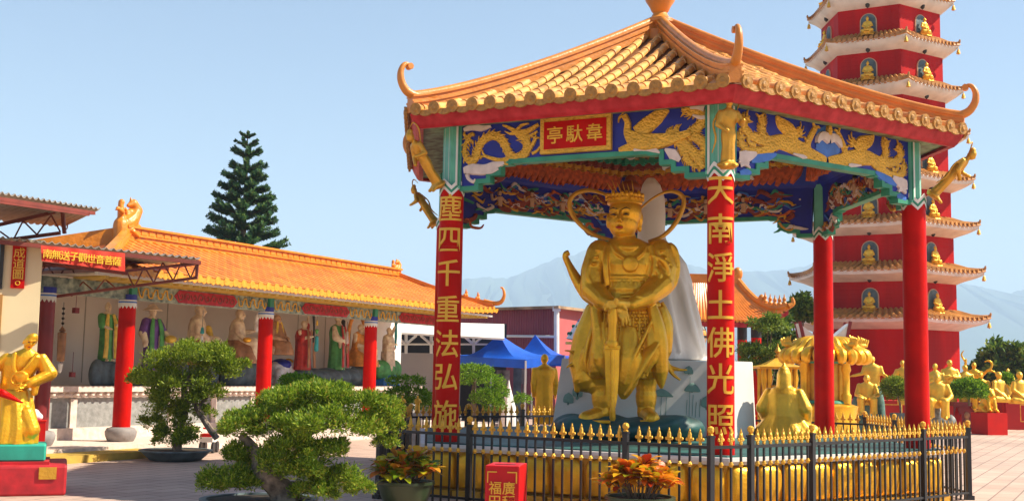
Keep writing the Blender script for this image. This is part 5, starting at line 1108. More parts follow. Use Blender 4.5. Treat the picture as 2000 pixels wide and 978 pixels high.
for x0, sgn in ((.08, 1), (.92, -1)):
    q.box(c+fx*wdt*(x0+sgn*.13)+Z3*(oz-12*px_m), (wdt*.27, .012, .012), frz); q.box(c+fx*wdt*x0+Z3*(oz-22*px_m), (.012, .012, 21*px_m), frz)
q.build('lettering', 'text_gold', o, angle=25)

# ================================================================ pagoda
M['pag_tile'] = mat('pag_tile', (.50, .22, .05), .45, 0, .25, 3)
M['pag_white'] = mat('pag_white', (.76, .72, .66), .6, 0, .14, 2, stretch=.3)
def mosaic():
    m = mat('pagoda_mosaic', (.48, .007, .006), .55, 0, .32, 1.1, spec=.1, stretch=.12, detail=8); t = m.node_tree; N = t.nodes; L = t.links; p = N['Principled BSDF']
    tc = N.new('ShaderNodeTexCoord'); b = N.new('ShaderNodeTexBrick'); b.offset = 0; b.inputs['Scale'].default_value = 1; b.inputs['Brick Width'].default_value = .24; b.inputs['Row Height'].default_value = .18; b.inputs['Mortar Size'].default_value = .012
    sx = N.new('ShaderNodeSeparateXYZ'); cx_ = N.new('ShaderNodeCombineXYZ'); ad = N.new('ShaderNodeMath'); ad.operation = 'ADD'
    L.new(tc.outputs['Object'], sx.inputs[0]); L.new(sx.outputs[0], ad.inputs[0]); L.new(sx.outputs[1], ad.inputs[1]); L.new(ad.outputs[0], cx_.inputs[0]); L.new(sx.outputs[2], cx_.inputs[1]); L.new(cx_.outputs[0], b.inputs['Vector'])
    bp = N.new('ShaderNodeBump'); bp.inputs['Strength'].default_value = .5; bp.inputs['Distance'].default_value = .02; bp.invert = True; L.new(b.outputs['Fac'], bp.inputs['Height']); L.new(bp.outputs[0], p.inputs['Normal'])
    return m
M['mosaic'] = mosaic()
YG = 50.0; pc = at(1727, 700, YG); pc.z = 0
pg = thing('pagoda', 'tall red hexagonal pagoda with white eaves, orange tiles and arched niches', 'pagoda', pc)
GAX = R_(241)                                        # the wide face's direction
def pv(R, k, z): a = GAX+R_(30+60*k); return pc+Vector((R*math.cos(a), R*math.sin(a), z))
ze0 = at(1700, 640, YG-2.7).z; dze = 1.945
nst = 9; eaz = [ze0+dze*i for i in range(nst)]
bR = lambda i: 3.05-.072*i; eR = lambda i: 4.20-.16*i
buddha0 = None
ordn = ['lowest', 'second', 'third', 'fourth', 'fifth', 'sixth', 'seventh', 'eighth', 'ninth']
for i in range(nst):
    z0 = 0 if i == 0 else eaz[i-1]+.35; z1 = eaz[i]+.12
    wl = MB(); wl.prism([tuple((pv(bR(i), k, 0)).xy) for k in range(6)], (0, 0, 0), (1, 0, 0), (0, 1, 0), z0, z1); st = wl.build('storey_wall', 'mosaic', pg, False)
    # eave: white flaring underside, tile skirt with lifted corners
    def ring(R, z, lift, bul=0, n=8):
        out = []
        for k in range(6):
            a = pv(R, k, z); b = pv(R, k+1, z)
            for j in range(n):
                f = j/n; u = abs(2*f-1); p = a.lerp(b, f); d = (p-pc); d.z = 0; d.normalize(); out.append(p+Z3*lift*u**4+d*bul*u**6)
        return out
    z = eaz[i]; R0 = bR(i); R1 = eR(i); L_ = .14-.005*i
    wh = MB(); wh.ring_skin([ring(R0-.1, z-.05, 0), ring(R0+.03, z-.02, 0), ring(R0+(R1-R0)*.45, z+.10, .06), ring(R1-.10, z+.22, L_*.8, .08), ring(R1-.04, z+.34, L_, .10), ring(R0-.1, z+.40, 0)], cap=False); ev = wh.build('eave', 'pag_white', pg, angle=45)
    tl = MB(); tl.ring_skin([ring(R1-.03, z+.34, L_, .10), ring(R1+.02, z+.37, L_, .10), ring(R1, z+.43, L_, .10), ring(R0+(R1-R0)*.5, z+.56, L_*.3, 0), ring(R0-.08, z+.80, 0)], cap=False)
    ce = MB(); sc2 = MB()
    for k in range(6):
        a = GAX+60*PI/180*k; nrm = Vector((math.cos(a+R_(60)), math.sin(a+R_(60)), 0)); nb = 15
        for j in range(nb):
            f = (j+.5)/nb; u = abs(2*f-1); rows = []
            e = (pv(1, k+1, 0)-pv(1, k, 0)).normalized()
            for R, zz, lf, bu in ((R1+.03, z+.43, 1, .10), (R0+(R1-R0)*.5, z+.57, .3, 0), (R0+.0, z+.78, 0, 0)):
                c = pv(R, k, zz).lerp(pv(R, k+1, zz), f)+Z3*L_*lf*u**4; rows.append([c+e*.075*math.cos(t*PI/4)+Z3*.085*math.sin(t*PI/4) for t in range(5)])
            tl.ring_skin(rows)
            d = (rows[0][2]-rows[1][2]); d.z = 0; d.normalize(); c = pv(R1+.03, k, z+.44).lerp(pv(R1+.03, k+1, z+.44), f)+Z3*L_*u**4; ce.tube([c, c+d*.03], .085, 8)
            sc2.prism([(-.1, .02), (0, -.09), (.1, .02)], c-Z3*.06-d*.03, e, Z3, -.02, .02)
        # corner curl
        cz = pv(R1, k, z+.44+L_); d = (cz-pc); d.z = 0; d.normalize(); ce.tube(smooth_path([pv(R0, k, z+.74), pv(R0+(R1-R0)*.5, k, z+.60), cz-d*.1, cz+d*.06+Z3*.04, cz+d*.09+Z3*.16], 4), [.08, .08, .075, .06, .03], 7)
        b = MB().lathe([(.0, -.02), (.015, 0), (.014, -.16)][::-1], cz+d*.02-Z3*.12, 8); b.lathe([(.085, -.36), (.075, -.30), (.055, -.20), (.03, -.16), (.008, -.14)], cz+d*.02-Z3*.1, 12); b.ell(cz+d*.02-Z3*.47, .025, None, 8, 6)
        b.build('bell', 'gold_relief', ev)
    to = tl.build('eave_tiles', 'pag_tile', ev, angle=40); ce.build('tile_ends', 'pag_tile', ev, angle=40); sc2.build('drip_scallops', 'pag_white', ev, False)
    if 1 <= i:
        for face in (5, 0, 1):
            fa = GAX+R_(60*(face if face < 3 else face-6)); d = Vector((math.cos(fa), math.sin(fa), 0)); e = Vector((-d.y, d.x, 0)); apo = bR(i)*math.cos(PI/6); zc = eaz[i-1]+.82; o = pc+d*(apo)+Z3*zc
            arch = lambda w_, h_: [(-w_, 0), (w_, 0), (w_, h_)]+[(w_*math.cos(t*PI/10), h_+w_*math.sin(t*PI/10)) for t in range(1, 10)]+[(-w_, h_)]
            nf = MB().prism(arch(.35, .50), o, e, Z3, .0, .05).build('niche_frame', 'relief_skin', st, False)
            MB().prism(arch(.31, .49), o+Z3*.02, e, Z3, .02, .058).build('niche_shade', 'slate', nf, False)  # dark panel on the solid wall paints the niche's inner shade
            MB().lathe([(.02, -.1), (.09, -.02), (.10, .08), (.05, .14)], o+d*.14+Z3*1.15, 10).bar(o+d*.0+Z3*1.22, o+d*.14+Z3*1.22, .03, .03).build('niche_lamp', 'black', st)
            MB().lathe([(.2, 0), (.3, .02), (.26, .07), (.31, .14), (.24, .16)], o+d*.22-Z3*.2, 16, .06, 8).build('niche_bracket', 'gold_pale', st)
            if (face == 0 and i in (1, 2, 3, 6, 7)) or (face == 1 and i in (1, 2, 3, 4, 5, 6, 7)) or (face == 5 and i in (6, 7)):
                if buddha0 is None:
                    bb_ = figure('seated_buddha', 'gold_pale', .70, 'lotus', ((0, (-.28, -.02, .42), (-.06, -.26, .28)), (1, (.28, -.02, .42), (.06, -.26, .28))), 4, .022, hair=1.3, girth=.86)
                    buddha0 = bb_; b_ = bb_
                else: b_ = buddha0.copy(); COL.objects.link(b_)
                b_.location = o+d*.22-Z3*.04; b_.rotation_euler = (0, 0, fa+PI/2)
                tag(b_, 'gold statue in the %s niche from the bottom, %s face of the red pagoda' % (ordn[i-1], {0: 'wide shaded', 1: 'sunlit right', 5: 'narrow left'}[face]), 'statue', 'gold statues in the pagoda niches')

# ================================================================ right hand terrace of gold statues
YR = 39.5
def rw(px, py, Y=YR): return at(px, py, Y)
gR = 'gold statues on the red terrace'
ter = thing('red_terrace', 'low red painted terrace wall with thin yellow outlined panels, carrying gold statues', 'wall', gnd(1960, 838))
tz = at(1960, 775, 39.8).z; a = gnd(1585, 828); y0 = gnd(1958, 838).y
mb = MB(); xa = at(1570, 780, y0+.9).x; xb = at(1940, 780, y0+.9).x; mb.box(((xa+xb)/2, y0+1.9, (tz-.25)/2), (xb-xa, 2.0, tz-.25)); w0 = mb.build('block', 'red_wall', ter, False)
mb = MB(); xc = at(1958, 800, y0).x; mb.box((xc+2.5, y0+1.2, tz/2), (5.0, 2.4, tz)); mb.box((xc+.32, y0+.1, tz/2+.1), (.5, .5, tz+.2)); mb.ring_skin([[(xc+.32+sx*.28, y0+.1+sy*.28, tz+.2) for sx, sy in ((-1, -1), (1, -1), (1, 1), (-1, 1))], [(xc+.32+sx*.02, y0+.1+sy*.02, tz+.40) for sx, sy in ((-1, -1), (1, -1), (1, 1), (-1, 1))]]); mb.build('corner_block', 'red_wall', ter, False)
q = MB()
for x0, x1 in ((.65, 1.35), (1.5, 2.6)):
    for p0, p1 in (((x0, .30), (x1, .30)), ((x0, .9), (x1, .9)), ((x0, .30), (x0, .9)), ((x1, .30), (x1, .9))): q.bar(Vector((xc+p0[0], y0-.004, p0[1])), Vector((xc+p1[0], y0-.004, p1[1])), .02, .03)
xd = at(1640, 795, y0+.9).x
for x0, x1 in ((xd, xd+1.0), (xd+1.3, xd+2.3)):
    for p0, p1 in (((x0, .2), (x1, .2)), ((x0, .8), (x1, .8)), ((x0, .2), (x0, .8)), ((x1, .2), (x1, .8))): q.bar(Vector((p0[0], y0+.895, p0[1])), Vector((p1[0], y0+.895, p1[1])), .02, .03)
q.build('outline', 'yellow', ter, False)
def rfig(label, px, ptop, pbot, Y, kind, arms=(), seed=0, rz=0, m='gold_pale', **kw):
    p = at(px, pbot, Y); H = (at(px, ptop, Y).z-p.z)
    o = figure('monk_statue', m, H, kind, arms, seed, .017, **kw); return put(o, p, facing(p)+rz, label, 'statue', gR)
A_ = lambda s, *a: (s, *a)
rfig('standing gold monk statue with both arms spread wide, against the red pagoda base', 1705, 694, 788, 41.5, 'standing', ((0, (-.2, -.03, .62), (-.44, -.08, .56)), (1, (.2, -.03, .62), (.36, -.1, .52))), 11, girth=1.3)
rfig('gold statue half hidden behind the right front red column', 1764, 702, 790, 41.5, 'standing', ((0, (-.2, -.03, .6), (-.12, -.16, .5)), (1, (.2, -.03, .6), (.12, -.16, .5))), 12)
rfig('standing gold monk statue looking over the shoulder of the bearded seated one', 1828, 708, 800, 41, 'standing', ((0, (-.18, -.05, .6), (-.02, -.16, .6)), (1, (.18, -.05, .6), (.04, -.16, .58))), 13, girth=1.15, turn=-.3)
rfig('standing gold monk statue with hands joined, tallest above the round shrub', 1856, 701, 792, 41, 'standing', ((0, (-.18, -.05, .6), (-.01, -.18, .62), 1.5), (1, (.18, -.05, .6), (.03, -.18, .62), 1.5)), 14, girth=1.15, turn=.4, rz=.3)
rfig('gold monk statue directly above the round shrub, shoulders only visible', 1886, 711, 798, 41, 'standing', ((0, (-.18, -.05, .6), (-.05, -.16, .54)), (1, (.18, -.05, .6), (.05, -.16, .54))), 15, girth=1.2, turn=.5, rz=.3)
o = rfig('gold statue holding up curled branches like antlers at the terrace corner', 1904, 706, 792, 41.2, 'standing', ((0, (-.2, -.03, .85), (-.16, -.06, 1.02)), (1, (.2, -.03, .72), (.3, -.1, .82))), 16, m='gold', girth=1.2, mb=lambda b, hp, hr: (b.tube(smooth_path([(.26, -.1, .8), (.36, -.1, .86), (.38, -.1, .97), (.30, -.1, 1.03), (.22, -.1, .99)], 4), [.03, .03, .028, .025, .012], 7), b.tube(smooth_path([(-.18, -.06, 1.0), (-.26, -.06, 1.15), (-.2, -.06, 1.26)], 4), [.028, .024, .012], 7), b.tube(smooth_path([(.3, -.1, .8), (.42, -.08, .78), (.46, -.08, .72)], 4), [.025, .025, .012], 7)))
rfig('short gold statue low beside the round shrub at the terrace corner', 1916, 726, 800, 40.6, 'chair', ((0, (-.24, -.06, .5), (-.1, -.24, .44)), (1, (.24, -.06, .5), (.1, -.24, .44))), 17, m='gold')
rfig('gold monk statue sitting in profile just right of the lion', 1951, 724, 785, 40.4, 'lotus', ((0, (-.28, -.05, .42), (-.1, -.3, .2)), (1, (.28, -.05, .42), (.1, -.3, .2))), 18, rz=.9)
rfig('small gold statue peeping between two sitting monks near the right edge', 1970, 719, 785, 42.5, 'standing', ((0, (-.18, -.05, .6), (-.05, -.16, .54)), (1, (.18, -.05, .6), (.05, -.16, .54))), 19, hair=1)
rfig('gold monk statue sitting on the terrace at the right edge of the view', 1992, 724, 788, 40.4, 'lotus', ((0, (-.28, -.05, .42), (-.1, -.3, .2)), (1, (.28, -.05, .42), (.1, -.3, .2))), 20, rz=.7)
rfig('gold statue seated on green rocks, long face, left of the right front column', 1694, 731, 810, 37.5, 'chair', ((0, (-.25, -.05, .5), (-.1, -.26, .44)), (1, (.25, -.05, .5), (.1, -.26, .45))), 21, girth=1.0, beard=.3)
rfig('bearded gold statue seated on grey green rocks right of the right front column', 1832, 729, 818, 36.5, 'chair', ((0, (-.26, -.05, .5), (-.16, -.3, .42)), (1, (.28, -.03, .5), (.2, -.3, .42))), 22, girth=1.05, beard=.5, hair=.8)
def rrock(label, pxs, py, Y, m, seed):
    rnd = random.Random(seed); b = MB()
    for x, r in pxs: p = at(x, py, Y+.25); b.ell((p.x, p.y, max(0, p.z-.2)), (r, r*.8, max(.3, p.z)*rnd.uniform(.9, 1.5)))
    b.v = [(x, y, max(z, .002)) for x, y, z in b.v]
    tag(b.sculpt('painted_rock', m, None, .05, 1), label, 'rock')
M['rock_green'] = mat('rock_green', (.03, .18, .12), .6, 0, .7, 3, .5, 6, (.12, .22, .19))
M['rock_grey'] = mat('rock_grey', (.04, .10, .08), .6, 0, .9, 5, .5, 6, (.24, .25, .23))
rrock('green painted rocks under the long faced seated gold statue', [(1674, .22), (1694, .3), (1716, .22)], 800, 37.5, 'rock_green', 1)
rrock('grey green rocks under the bearded seated gold statue', [(1814, .2), (1832, .25), (1856, .22)], 822, 36.5, 'rock_grey', 2)
# lion on its pedestal
p = gnd(1942, 849); hb = at(1942, 806, p.y).z; lp = thing('lion_pedestal', 'plain bright red block under the gold lion', 'pedestal', p)
MB().box(p+Vector((0, .38, hb/2)), (.78, .78, hb), .32).build('block', 'red_flat', lp, False)
b = MB(); o_ = p+Vector((-.02, .38, hb)); r3 = Matrix.Rotation(facing(p)+.55, 3, 'Z'); Q = lambda x, y, z: o_+r3@Vector((x, y, z))
b.chain([Q(0, .12, .18), Q(0, -.02, .38), Q(0, -.10, .52)], [.21, .19, .15]); b.ell(Q(0, -.14, .60), (.15, .16, .15)); b.ell(Q(0, -.28, .55), (.085, .09, .075)); b.box(Q(0, .05, .03), (.5, .6, .06), facing(p)+.55)
for i in range(12): a = 2*PI*i/12; b.ell(Q(.14*math.cos(a), -.08, .60+.15*math.sin(a)), (.055, .06, .055), None, 8, 6)
for x in (-1, 1):
    b.chain([Q(x*.11, -.14, .42), Q(x*.11, -.22, .2), Q(x*.11, -.24, .09)], [.08, .065, .06]); b.ell(Q(x*.11, -.29, .075), (.07, .10, .05)); b.ell(Q(x*.17, .10, .17), (.11, .17, .14)); b.ell(Q(x*.19, -.02, .08), (.07, .13, .055)); b.ell(Q(x*.11, -.1, .72), (.035, .03, .05))
b.chain([Q(0, .3, .15), Q(0, .36, .34), Q(0, .28, .48)], [.05, .06, .04])
tag(b.sculpt('lion_statue', 'gold', None, .018, 2), 'gold sitting guardian lion on the plain bright red block', 'lion statue')
# incense gate sign planter
p = gnd(1893, 842); pt = thing('planter_stand', 'dark red planter stand with yellow side plaque below the round shrub', 'planter', p)
zt2 = at(1893, 792, p.y).z; MB().box(p+Vector((0, .3, zt2*.5)), (.62, .55, zt2)).build('box_body', 'red_dark', pt, False); MB().box(p+Vector((.0, .3, zt2+.05)), (1.0, .75, .14)).build('tray', 'red_dark', pt, False)
MB().box(p+Vector((.27, .012, zt2*.5)), (.16, .03, zt2*.72)).build('plaque', 'yellow', pt, False); MB().ell(p+Vector((-.06, .02, zt2*.62)), (.10, .05, .13)).ell(p+Vector((-.06, .02, zt2*.34)), (.11, .05, .16)).build('carved_figure', 'robe_brown', pt)
mb = MB(); mb.bar(at(1868, 838, p.y-.1)+Vector((0, 0, .05)), at(1876, 798, p.y+.3), .22, .22); tag(mb.build('red_post', 'red_flat', None, False), 'leaning red post left of the dark red planter stand', 'post')

# ================================================================ gold shrine burner, small roof, second pavilion
YS = 30.5; UU2 = YS/FPX
p = at(1612, 812, YS); p.z = 0; sh = thing('gold_shrine', 'gold shrine burner with bulging petal roof, flame ornaments and green ring', 'shrine', p)
zz = lambda py: at(1612, py, YS).z
b = MB(); r_ = lambda px: px*UU2
b.lathe([(r_(62), 0), (r_(62), zz(812)), (r_(60), zz(800)), (r_(62), zz(792)), (r_(50), zz(788)), (r_(40), zz(786))], p, 24); b.build('base', 'gold', sh)
b = MB()
for i in range(6):
    a = 2*PI*(i+.25)/6; c = p+Vector((r_(44)*math.cos(a), r_(44)*math.sin(a), 0)); b.lathe([(r_(10), zz(787)), (r_(11), zz(770)), (r_(8), zz(766)), (r_(8), zz(728)), (r_(11), zz(722)), (r_(9), zz(712)), (r_(12), zz(706))], c, 12)
b.build('column', 'gold', sh)
b = MB(); b.lathe([(r_(36), zz(788)), (r_(36), zz(706))], p, 24); b.build('drum', 'gold_dark', sh)
b = MB()
for i in range(10): a = 2*PI*(i+.5)/10; b.tube([p+Vector((r_(38)*math.cos(a), r_(38)*math.sin(a), z)) for z in (zz(780), zz(712))], r_(5), 8)
b.build('fluted_panel', 'gold_pale', sh)
MB().tube([p+Vector((r_(42)*math.cos(t), r_(42)*math.sin(t), zz(786))) for t in [i*2*PI/32 for i in range(33)]], r_(5), 8, False).build('green_ring', 'green', sh); MB().tube([p+Vector((r_(48)*math.cos(t), r_(48)*math.sin(t), zz(706))) for t in [i*2*PI/32 for i in range(33)]], r_(4), 8, False).build('green_ring', 'green', sh)
b = MB()
for i in range(22):                                  # bulging petal ribs
    a = 2*PI*i/22; d = Vector((math.cos(a), math.sin(a), 0))
    b.tube(smooth_path([p+d*r_(30)+Z3*zz(664), p+d*r_(48)+Z3*zz(668), p+d*r_(60)+Z3*zz(682), p+d*r_(76)+Z3*zz(692), p+d*r_(79)+Z3*zz(702), p+d*r_(70)+Z3*zz(706)], 4), [r_(8), r_(8), r_(9), r_(11), r_(9), r_(5)], 8)
b.lathe([(r_(74), zz(706)), (r_(60), zz(688)), (r_(40), zz(666)), (r_(5), zz(660))], p, 22); ro_ = b.build('petal_roof', 'gold', sh)
b = MB()
for i in range(6):
    a = R_(0)+2*PI*(i)/6; d = Vector((math.cos(a), math.sin(a), 0)); s_ = Vector((-d.y, d.x, 0)); o = p+d*r_(62)+Z3*zz(682)
    b.tube(smooth_path([o-d*.12, o+d*.1+Z3*.10, o+d*.24+Z3*.12], 4), [.08, .09, .05], 8)
    for j in range(5): b.tube(smooth_path([o+d*(.04+.05*j)+Z3*.08, o+d*(.08+.055*j)+Z3*(.24+.03*(j % 2)), o+d*(.04+.07*j)+Z3*(.36-.03*j)], 3), [.045, .035, .006], 6)
b.build('flame_ornament', 'gold_pale', ro_)
b = MB(); rr2 = MB()
for k, (x0, x1, xt) in enumerate(((1612, 1570, 1562), (1612, 1654, 1661))):   # white upturned eaves with red edges
    q0, q1 = at(x0, 662, YS-.1), at(x1, 660, YS-.1); tip = at(xt, 631, YS-.1)
    prof_ = [(0, 0), (1, 0), (1.0+.03, .9)]
    v = [q0-Z3*.02, at((x0+x1)/2, 655, YS-.1), tip, q1-Z3*.03]; o2 = [x+Vector((0, .5, .0)) for x in v]
    b.add(v+o2, [(0, 1, 2, 3), (7, 6, 5, 4), (0, 4, 5, 1), (1, 5, 6, 2), (2, 6, 7, 3), (3, 7, 4, 0)]); rr2.bar(q1-Z3*.03+Vector((0, .0, 0)), tip+Z3*.05, .06, .08, (1, 0, 0)); rr2.bar(q1+Vector((0, .5, -.03)), tip+Vector((0, .5, .05)), .06, .06, (1, 0, 0))
b.build('white_eave', 'white_paint', ro_, False); rr2.build('red_edge', 'red_dark', ro_, False)
p = at(1520, 800, 32.5); p.z = 0; U3 = 32.5/FPX; zq = lambda py: at(1520, py, 32.5).z; t = thing('incense_burner', 'small gold incense burner with flat tiled roof and spike, behind the seated gold statue', 'burner', p)
MB().ring_skin([[p+Vector((sx*r*U3, sy*r*U3, zq(y))) for sx, sy in ((-1, -1), (1, -1), (1, 1), (-1, 1))] for r, y in ((44, 720), (46, 716), (28, 712), (14, 704), (4, 698))]).build('roof', 'gold_pale', t, False)
MB().lathe([(.03, zq(700)), (.09, zq(694)), (.04, zq(690)), (.10, zq(686)), (.02, zq(676)), (.01, zq(670))], p, 12).build('spike', 'gold_dark', t)
b = MB()
for x in (-30, -20, 20, 30): b.tube([p+Vector((x*U3, -.2, zq(718))), p+Vector((x*U3, -.2, zq(740))), p+Vector((x*U3, -.2, zq(760))), p+Vector((x*U3, -.2, .0))], [.06, .09, .05, .07], 8); b.tube([p+Vector((x*U3, .4, zq(718))), p+Vector((x*U3, .4, 0))], .06, 8)
b.build('leg', 'gold', t); MB().lathe([(.3, zq(800)), (.42, zq(775)), (.34, zq(755)), (.36, zq(752))], p, 18).build('bowl', 'gold_dark', t)
# second pavilion: concave hipped roof
YK = 36.0; U4 = YK/FPX
tp = thing('tiled_pavilion', 'open pavilion with upswept orange tiled roof behind the white statue', 'pavilion', at(1400, 820, YK+1.5)*1.0)
zk = lambda py, Y=YK: at(1400, py, Y).z
xr0, xr1 = at(1290, 548, YK+1.6).x, at(1441, 548, YK+1.6).x; xe0, xe1 = at(1190, 620, YK).x, at(1540, 600, YK).x
zR, zE = zk(552, YK+1.6), zk(628, YK)
def rs(f, g, back=False):                            # f along ridge, g down the slope
    x0 = xr0+(xe0-xr0)*g; x1 = xr1+(xe1-xr1)*g; lift = .42*max(0, (abs(2*f-1)-.55)/.45)**2*g*g
    return Vector((x0+(x1-x0)*f, YK+1.6+(1.6*g if back else -1.6*g), zR+(zE-zR)*(1-(1-g)**1.7)+lift))
mb = MB()
for back in (False, True): mb.ring_skin([[rs(i/30, j/6, back) for i in range(31)] for j in range(7)], cap=False, closed=False)
for e in (0, 1): mb.ring_skin([[rs(e, j/6).lerp(rs(e, j/6, True), i/6) for i in range(7)] for j in range(7)], cap=False, closed=False)
rk_ = mb.build('roof', 'tile2_pan', tp); mb = MB()
for i in range(44):
    f = (i+.5)/44; mb.tube([rs(f, j/6)+Z3*.03 for j in range(7)], .055, 6)
for i in range(12):
    f = (i+.5)/12; mb.tube([rs(1, j/6).lerp(rs(1, j/6, True), f)+Z3*.03 for j in range(7)], .055, 6)
mb.build('barrel_tiles', 'tile2', rk_); mb = MB()
mb.bar(rs(0, 0)+Z3*.12, rs(1, 0)+Z3*.12, .2, .3)
for e in (0, 1):
    for bk2 in (False, True):
        mb.tube([rs(e, j/6, bk2)+Z3*.10 for j in range(7)], .11, 8); tipp = rs(e, 1, bk2); d = Vector((1 if e else -1, 0, 0)); mb.tube(smooth_path([tipp+Z3*.1, tipp+d*.15+Z3*.2, tipp+d*.12+Z3*.38], 4), [.1, .07, .03], 8)
for g in (.55, .65, .74, .83, .92): p = rs(1, g)+Z3*.2; mb.ell(p, (.09, .08, .12)); mb.ell(p+Z3*.16, (.06, .05, .08)); mb.cap(p+Z3*.2, p+Z3*.32, .03, .01, 6)
mb.ell(rs(1, 0)+Z3*.3, (.16, .12, .22)); mb.ell(rs(1, .48)+Z3*.2, (.12, .1, .2)); mb.build('ridge', 'ridge2', rk_); mb = MB()
mb.ring_skin([[rs(i/30, 1)-Z3*.02 for i in range(31)], [rs(i/30, 1)-Z3*.16 for i in range(31)], [rs(i/30, .96)-Z3*.16+Vector((0, .1, 0)) for i in range(31)]], cap=False, closed=False); mb.build('eave_board', 'red_fascia', rk_)
xk = [at(1295, 640, YK+.4).x, at(1478, 640, YK+.4).x]
for x in xk:
    for y in (YK+.5, YK+2.7):
        c = MB().lathe([(.16, 0), (.16, zk(658)), (.16, zk(656))], (x, y, 0), 16).build('column', 'red_paint', tp); MB().lathe([(.165, zk(657)), (.165, zk(628)+.15)], (x, y, 0), 16).build('column_head', 'black', c)
mb = MB(); mb.box(((xk[0]+xk[1])/2, YK+.5, zk(629)), (xk[1]-xk[0], .2, .2)); mb.build('beam', 'red_dark', tp, False)
p = at(1368, 672, YK+.1); zz2 = lambda py: at(1368, py, YK+.1).z; t = thing('hanging_lantern', 'orange and black lantern hanging under the upswept tiled roof', 'lantern', p)
MB().lathe([(.10, zz2(674)), (.17, zz2(668)), (.20, zz2(660))], (p.x, p.y, 0), 16).build('lantern_foot', 'relief_skin', t); MB().lathe([(.2, zz2(660)), (.22, zz2(656)), (.2, zz2(655))], (p.x, p.y, 0), 16).build('lantern_band', 'black', t); MB().lathe([(.2, zz2(655)), (.19, zz2(648)), (.15, zz2(643))], (p.x, p.y, 0), 16).build('lantern_shade', 'robe_orange', t); MB().lathe([(.18, zz2(644)), (.13, zz2(637)), (.03, zz2(632)), (.01, zz2(618))], (p.x, p.y, 0), 16).build('lantern_cap', 'black', t)
# visitor with a white hat
p = gnd(1484, 838); p = Vector((at(1484, 760, 37).x, 37, 0)); ps = thing('person', 'person in dark patterned shirt and white sun hat beside the white pedestal', 'person', p)
o = figure('body', 'skin', 1.58, 'standing', ((0, (-.17, .02, .58), (-.16, -.10, .44)), (1, (.17, .02, .58), (.16, -.12, .46))), 31, .013, lean=.2); adopt(o, ps); o.matrix_parent_inverse = Matrix.Identity(4); o.rotation_euler = (0, 0, .4)
b = MB(); b.robe([((0, 0, .70), .21, .16, .04), ((0, 0, .95), .20, .155, .03), ((0, 0, 1.12), .235, .155, .02), ((0, 0, 1.23), .23, .14, .01), ((0, .01, 1.29), .14, .11, 0)], 30, 7, 3)
for x in (-1, 1): b.chain([(x*.2, 0, 1.19), (x*.27, .03, .93)], [.095, .085])
s_ = b.sculpt('shirt', mat('shirt_pattern', (.03, .02, .04), .8, 0, .9, 22, 0, 30, (.40, .22, .28)), None, .025, 2); s_.parent = ps
b = MB(); b.lathe([(.26, 1.44), (.28, 1.455), (.14, 1.49), (.13, 1.58), (.08, 1.63), (.01, 1.64)], n=24); s_ = b.build('sun_hat', 'white_paint', None); s_.parent = ps
s_ = MB().lathe([(.135, 1.495), (.136, 1.52)], n=24).build('hat_band', 'black', None); s_.parent = ps

# ================================================================ sheds and tents at the back
M['shed'] = mat('shed', (.26, .045, .07), .6, 0, .15, 1.5)  # shaded copy of the shed pink, shade of the front wall included
M['shed_lit'] = mat('shed_side_sunlit', (.50, .11, .11), .6, 0, .12, 1.5)  # sunlit copy of the shed pink: sunlight put into the side wall's colour
M['tent'] = mat('tent', (.006, .11, .62), .5, 0, .18, 1.5, .9, 2.2, trans=.25)
ys = 46.0; cn = at(1086, 700, 44.0); cn.z = 0; lf_ = at(880, 700, 47.5); lf_.z = 0; rt_ = at(1165, 700, 47.0); rt_.z = 0; zs_ = at(1086, 603, 44).z
sd2 = thing('storage_shed', 'dark pink corrugated shed with rusty flat roof and white pipe behind the blue tents', 'shed', cn)
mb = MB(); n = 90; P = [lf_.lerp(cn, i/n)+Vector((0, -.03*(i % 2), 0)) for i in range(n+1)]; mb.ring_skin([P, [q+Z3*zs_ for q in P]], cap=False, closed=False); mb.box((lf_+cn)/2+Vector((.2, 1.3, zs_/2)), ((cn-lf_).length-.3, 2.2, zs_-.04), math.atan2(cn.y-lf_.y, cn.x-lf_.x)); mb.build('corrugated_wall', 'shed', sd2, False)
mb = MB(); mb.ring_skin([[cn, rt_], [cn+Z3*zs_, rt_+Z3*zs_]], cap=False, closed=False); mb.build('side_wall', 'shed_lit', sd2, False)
mb = MB(); mb.prism([tuple(q.xy) for q in (lf_+Vector((-.2, -.35, 0)), cn+Vector((.05, -.45, 0)), rt_+Vector((.3, -.2, 0)), rt_+Vector((-1, 3.0, 0)), lf_+Vector((0, 3.0, 0)))], (0, 0, 0), (1, 0, 0), (0, 1, 0), zs_, zs_+.10); mb.build('roof', mat('shed_roof', (.34, .22, .13), .8, 0, .6, 1.5, .3, 6), sd2, False)
q = MB(); pa = at(1087, 603, 43.8); q.tube([pa, at(1087, 700, 43.8)], .10, 8); q.tube([at(980, 656, 45.3), at(1082, 657, 43.8), at(1087, 654, 43.75)], .05, 8); q.box(pa, (.3, .2, .16)); q.build('pipe', 'white_paint', sd2)
def tent(label, pk_, cs, val, Y):
    t = thing('canopy_tent', label, 'tent', Vector((pk_.x, pk_.y, 0)), 0, 'blue canopy tents'); mb = MB(); n = 8; rows = []
    for j in range(n+1):
        f = j/n; rows.append([pk_.lerp(c, f)-Z3*.28*math.sin(PI*f)*1.0 for c in cs])
    ring = lambda dz: [c+Z3*dz for c in cs]
    rows2 = [[r[0].lerp(r[1], k/4) if False else r[i].lerp(r[(i+1) % 4], k/4) for i in range(4) for k in range(4)] for r in rows]
    rows2.append([p+Z3*-val for p in rows2[-1]]); mb.ring_skin(rows2, cap=False); mb.build('canopy', 'tent', t, angle=25)
    for c in cs: MB().box(Vector((c.x, c.y, c.z/2)), (.06, .06, c.z-.06)).build('leg', 'white_paint', t, False)
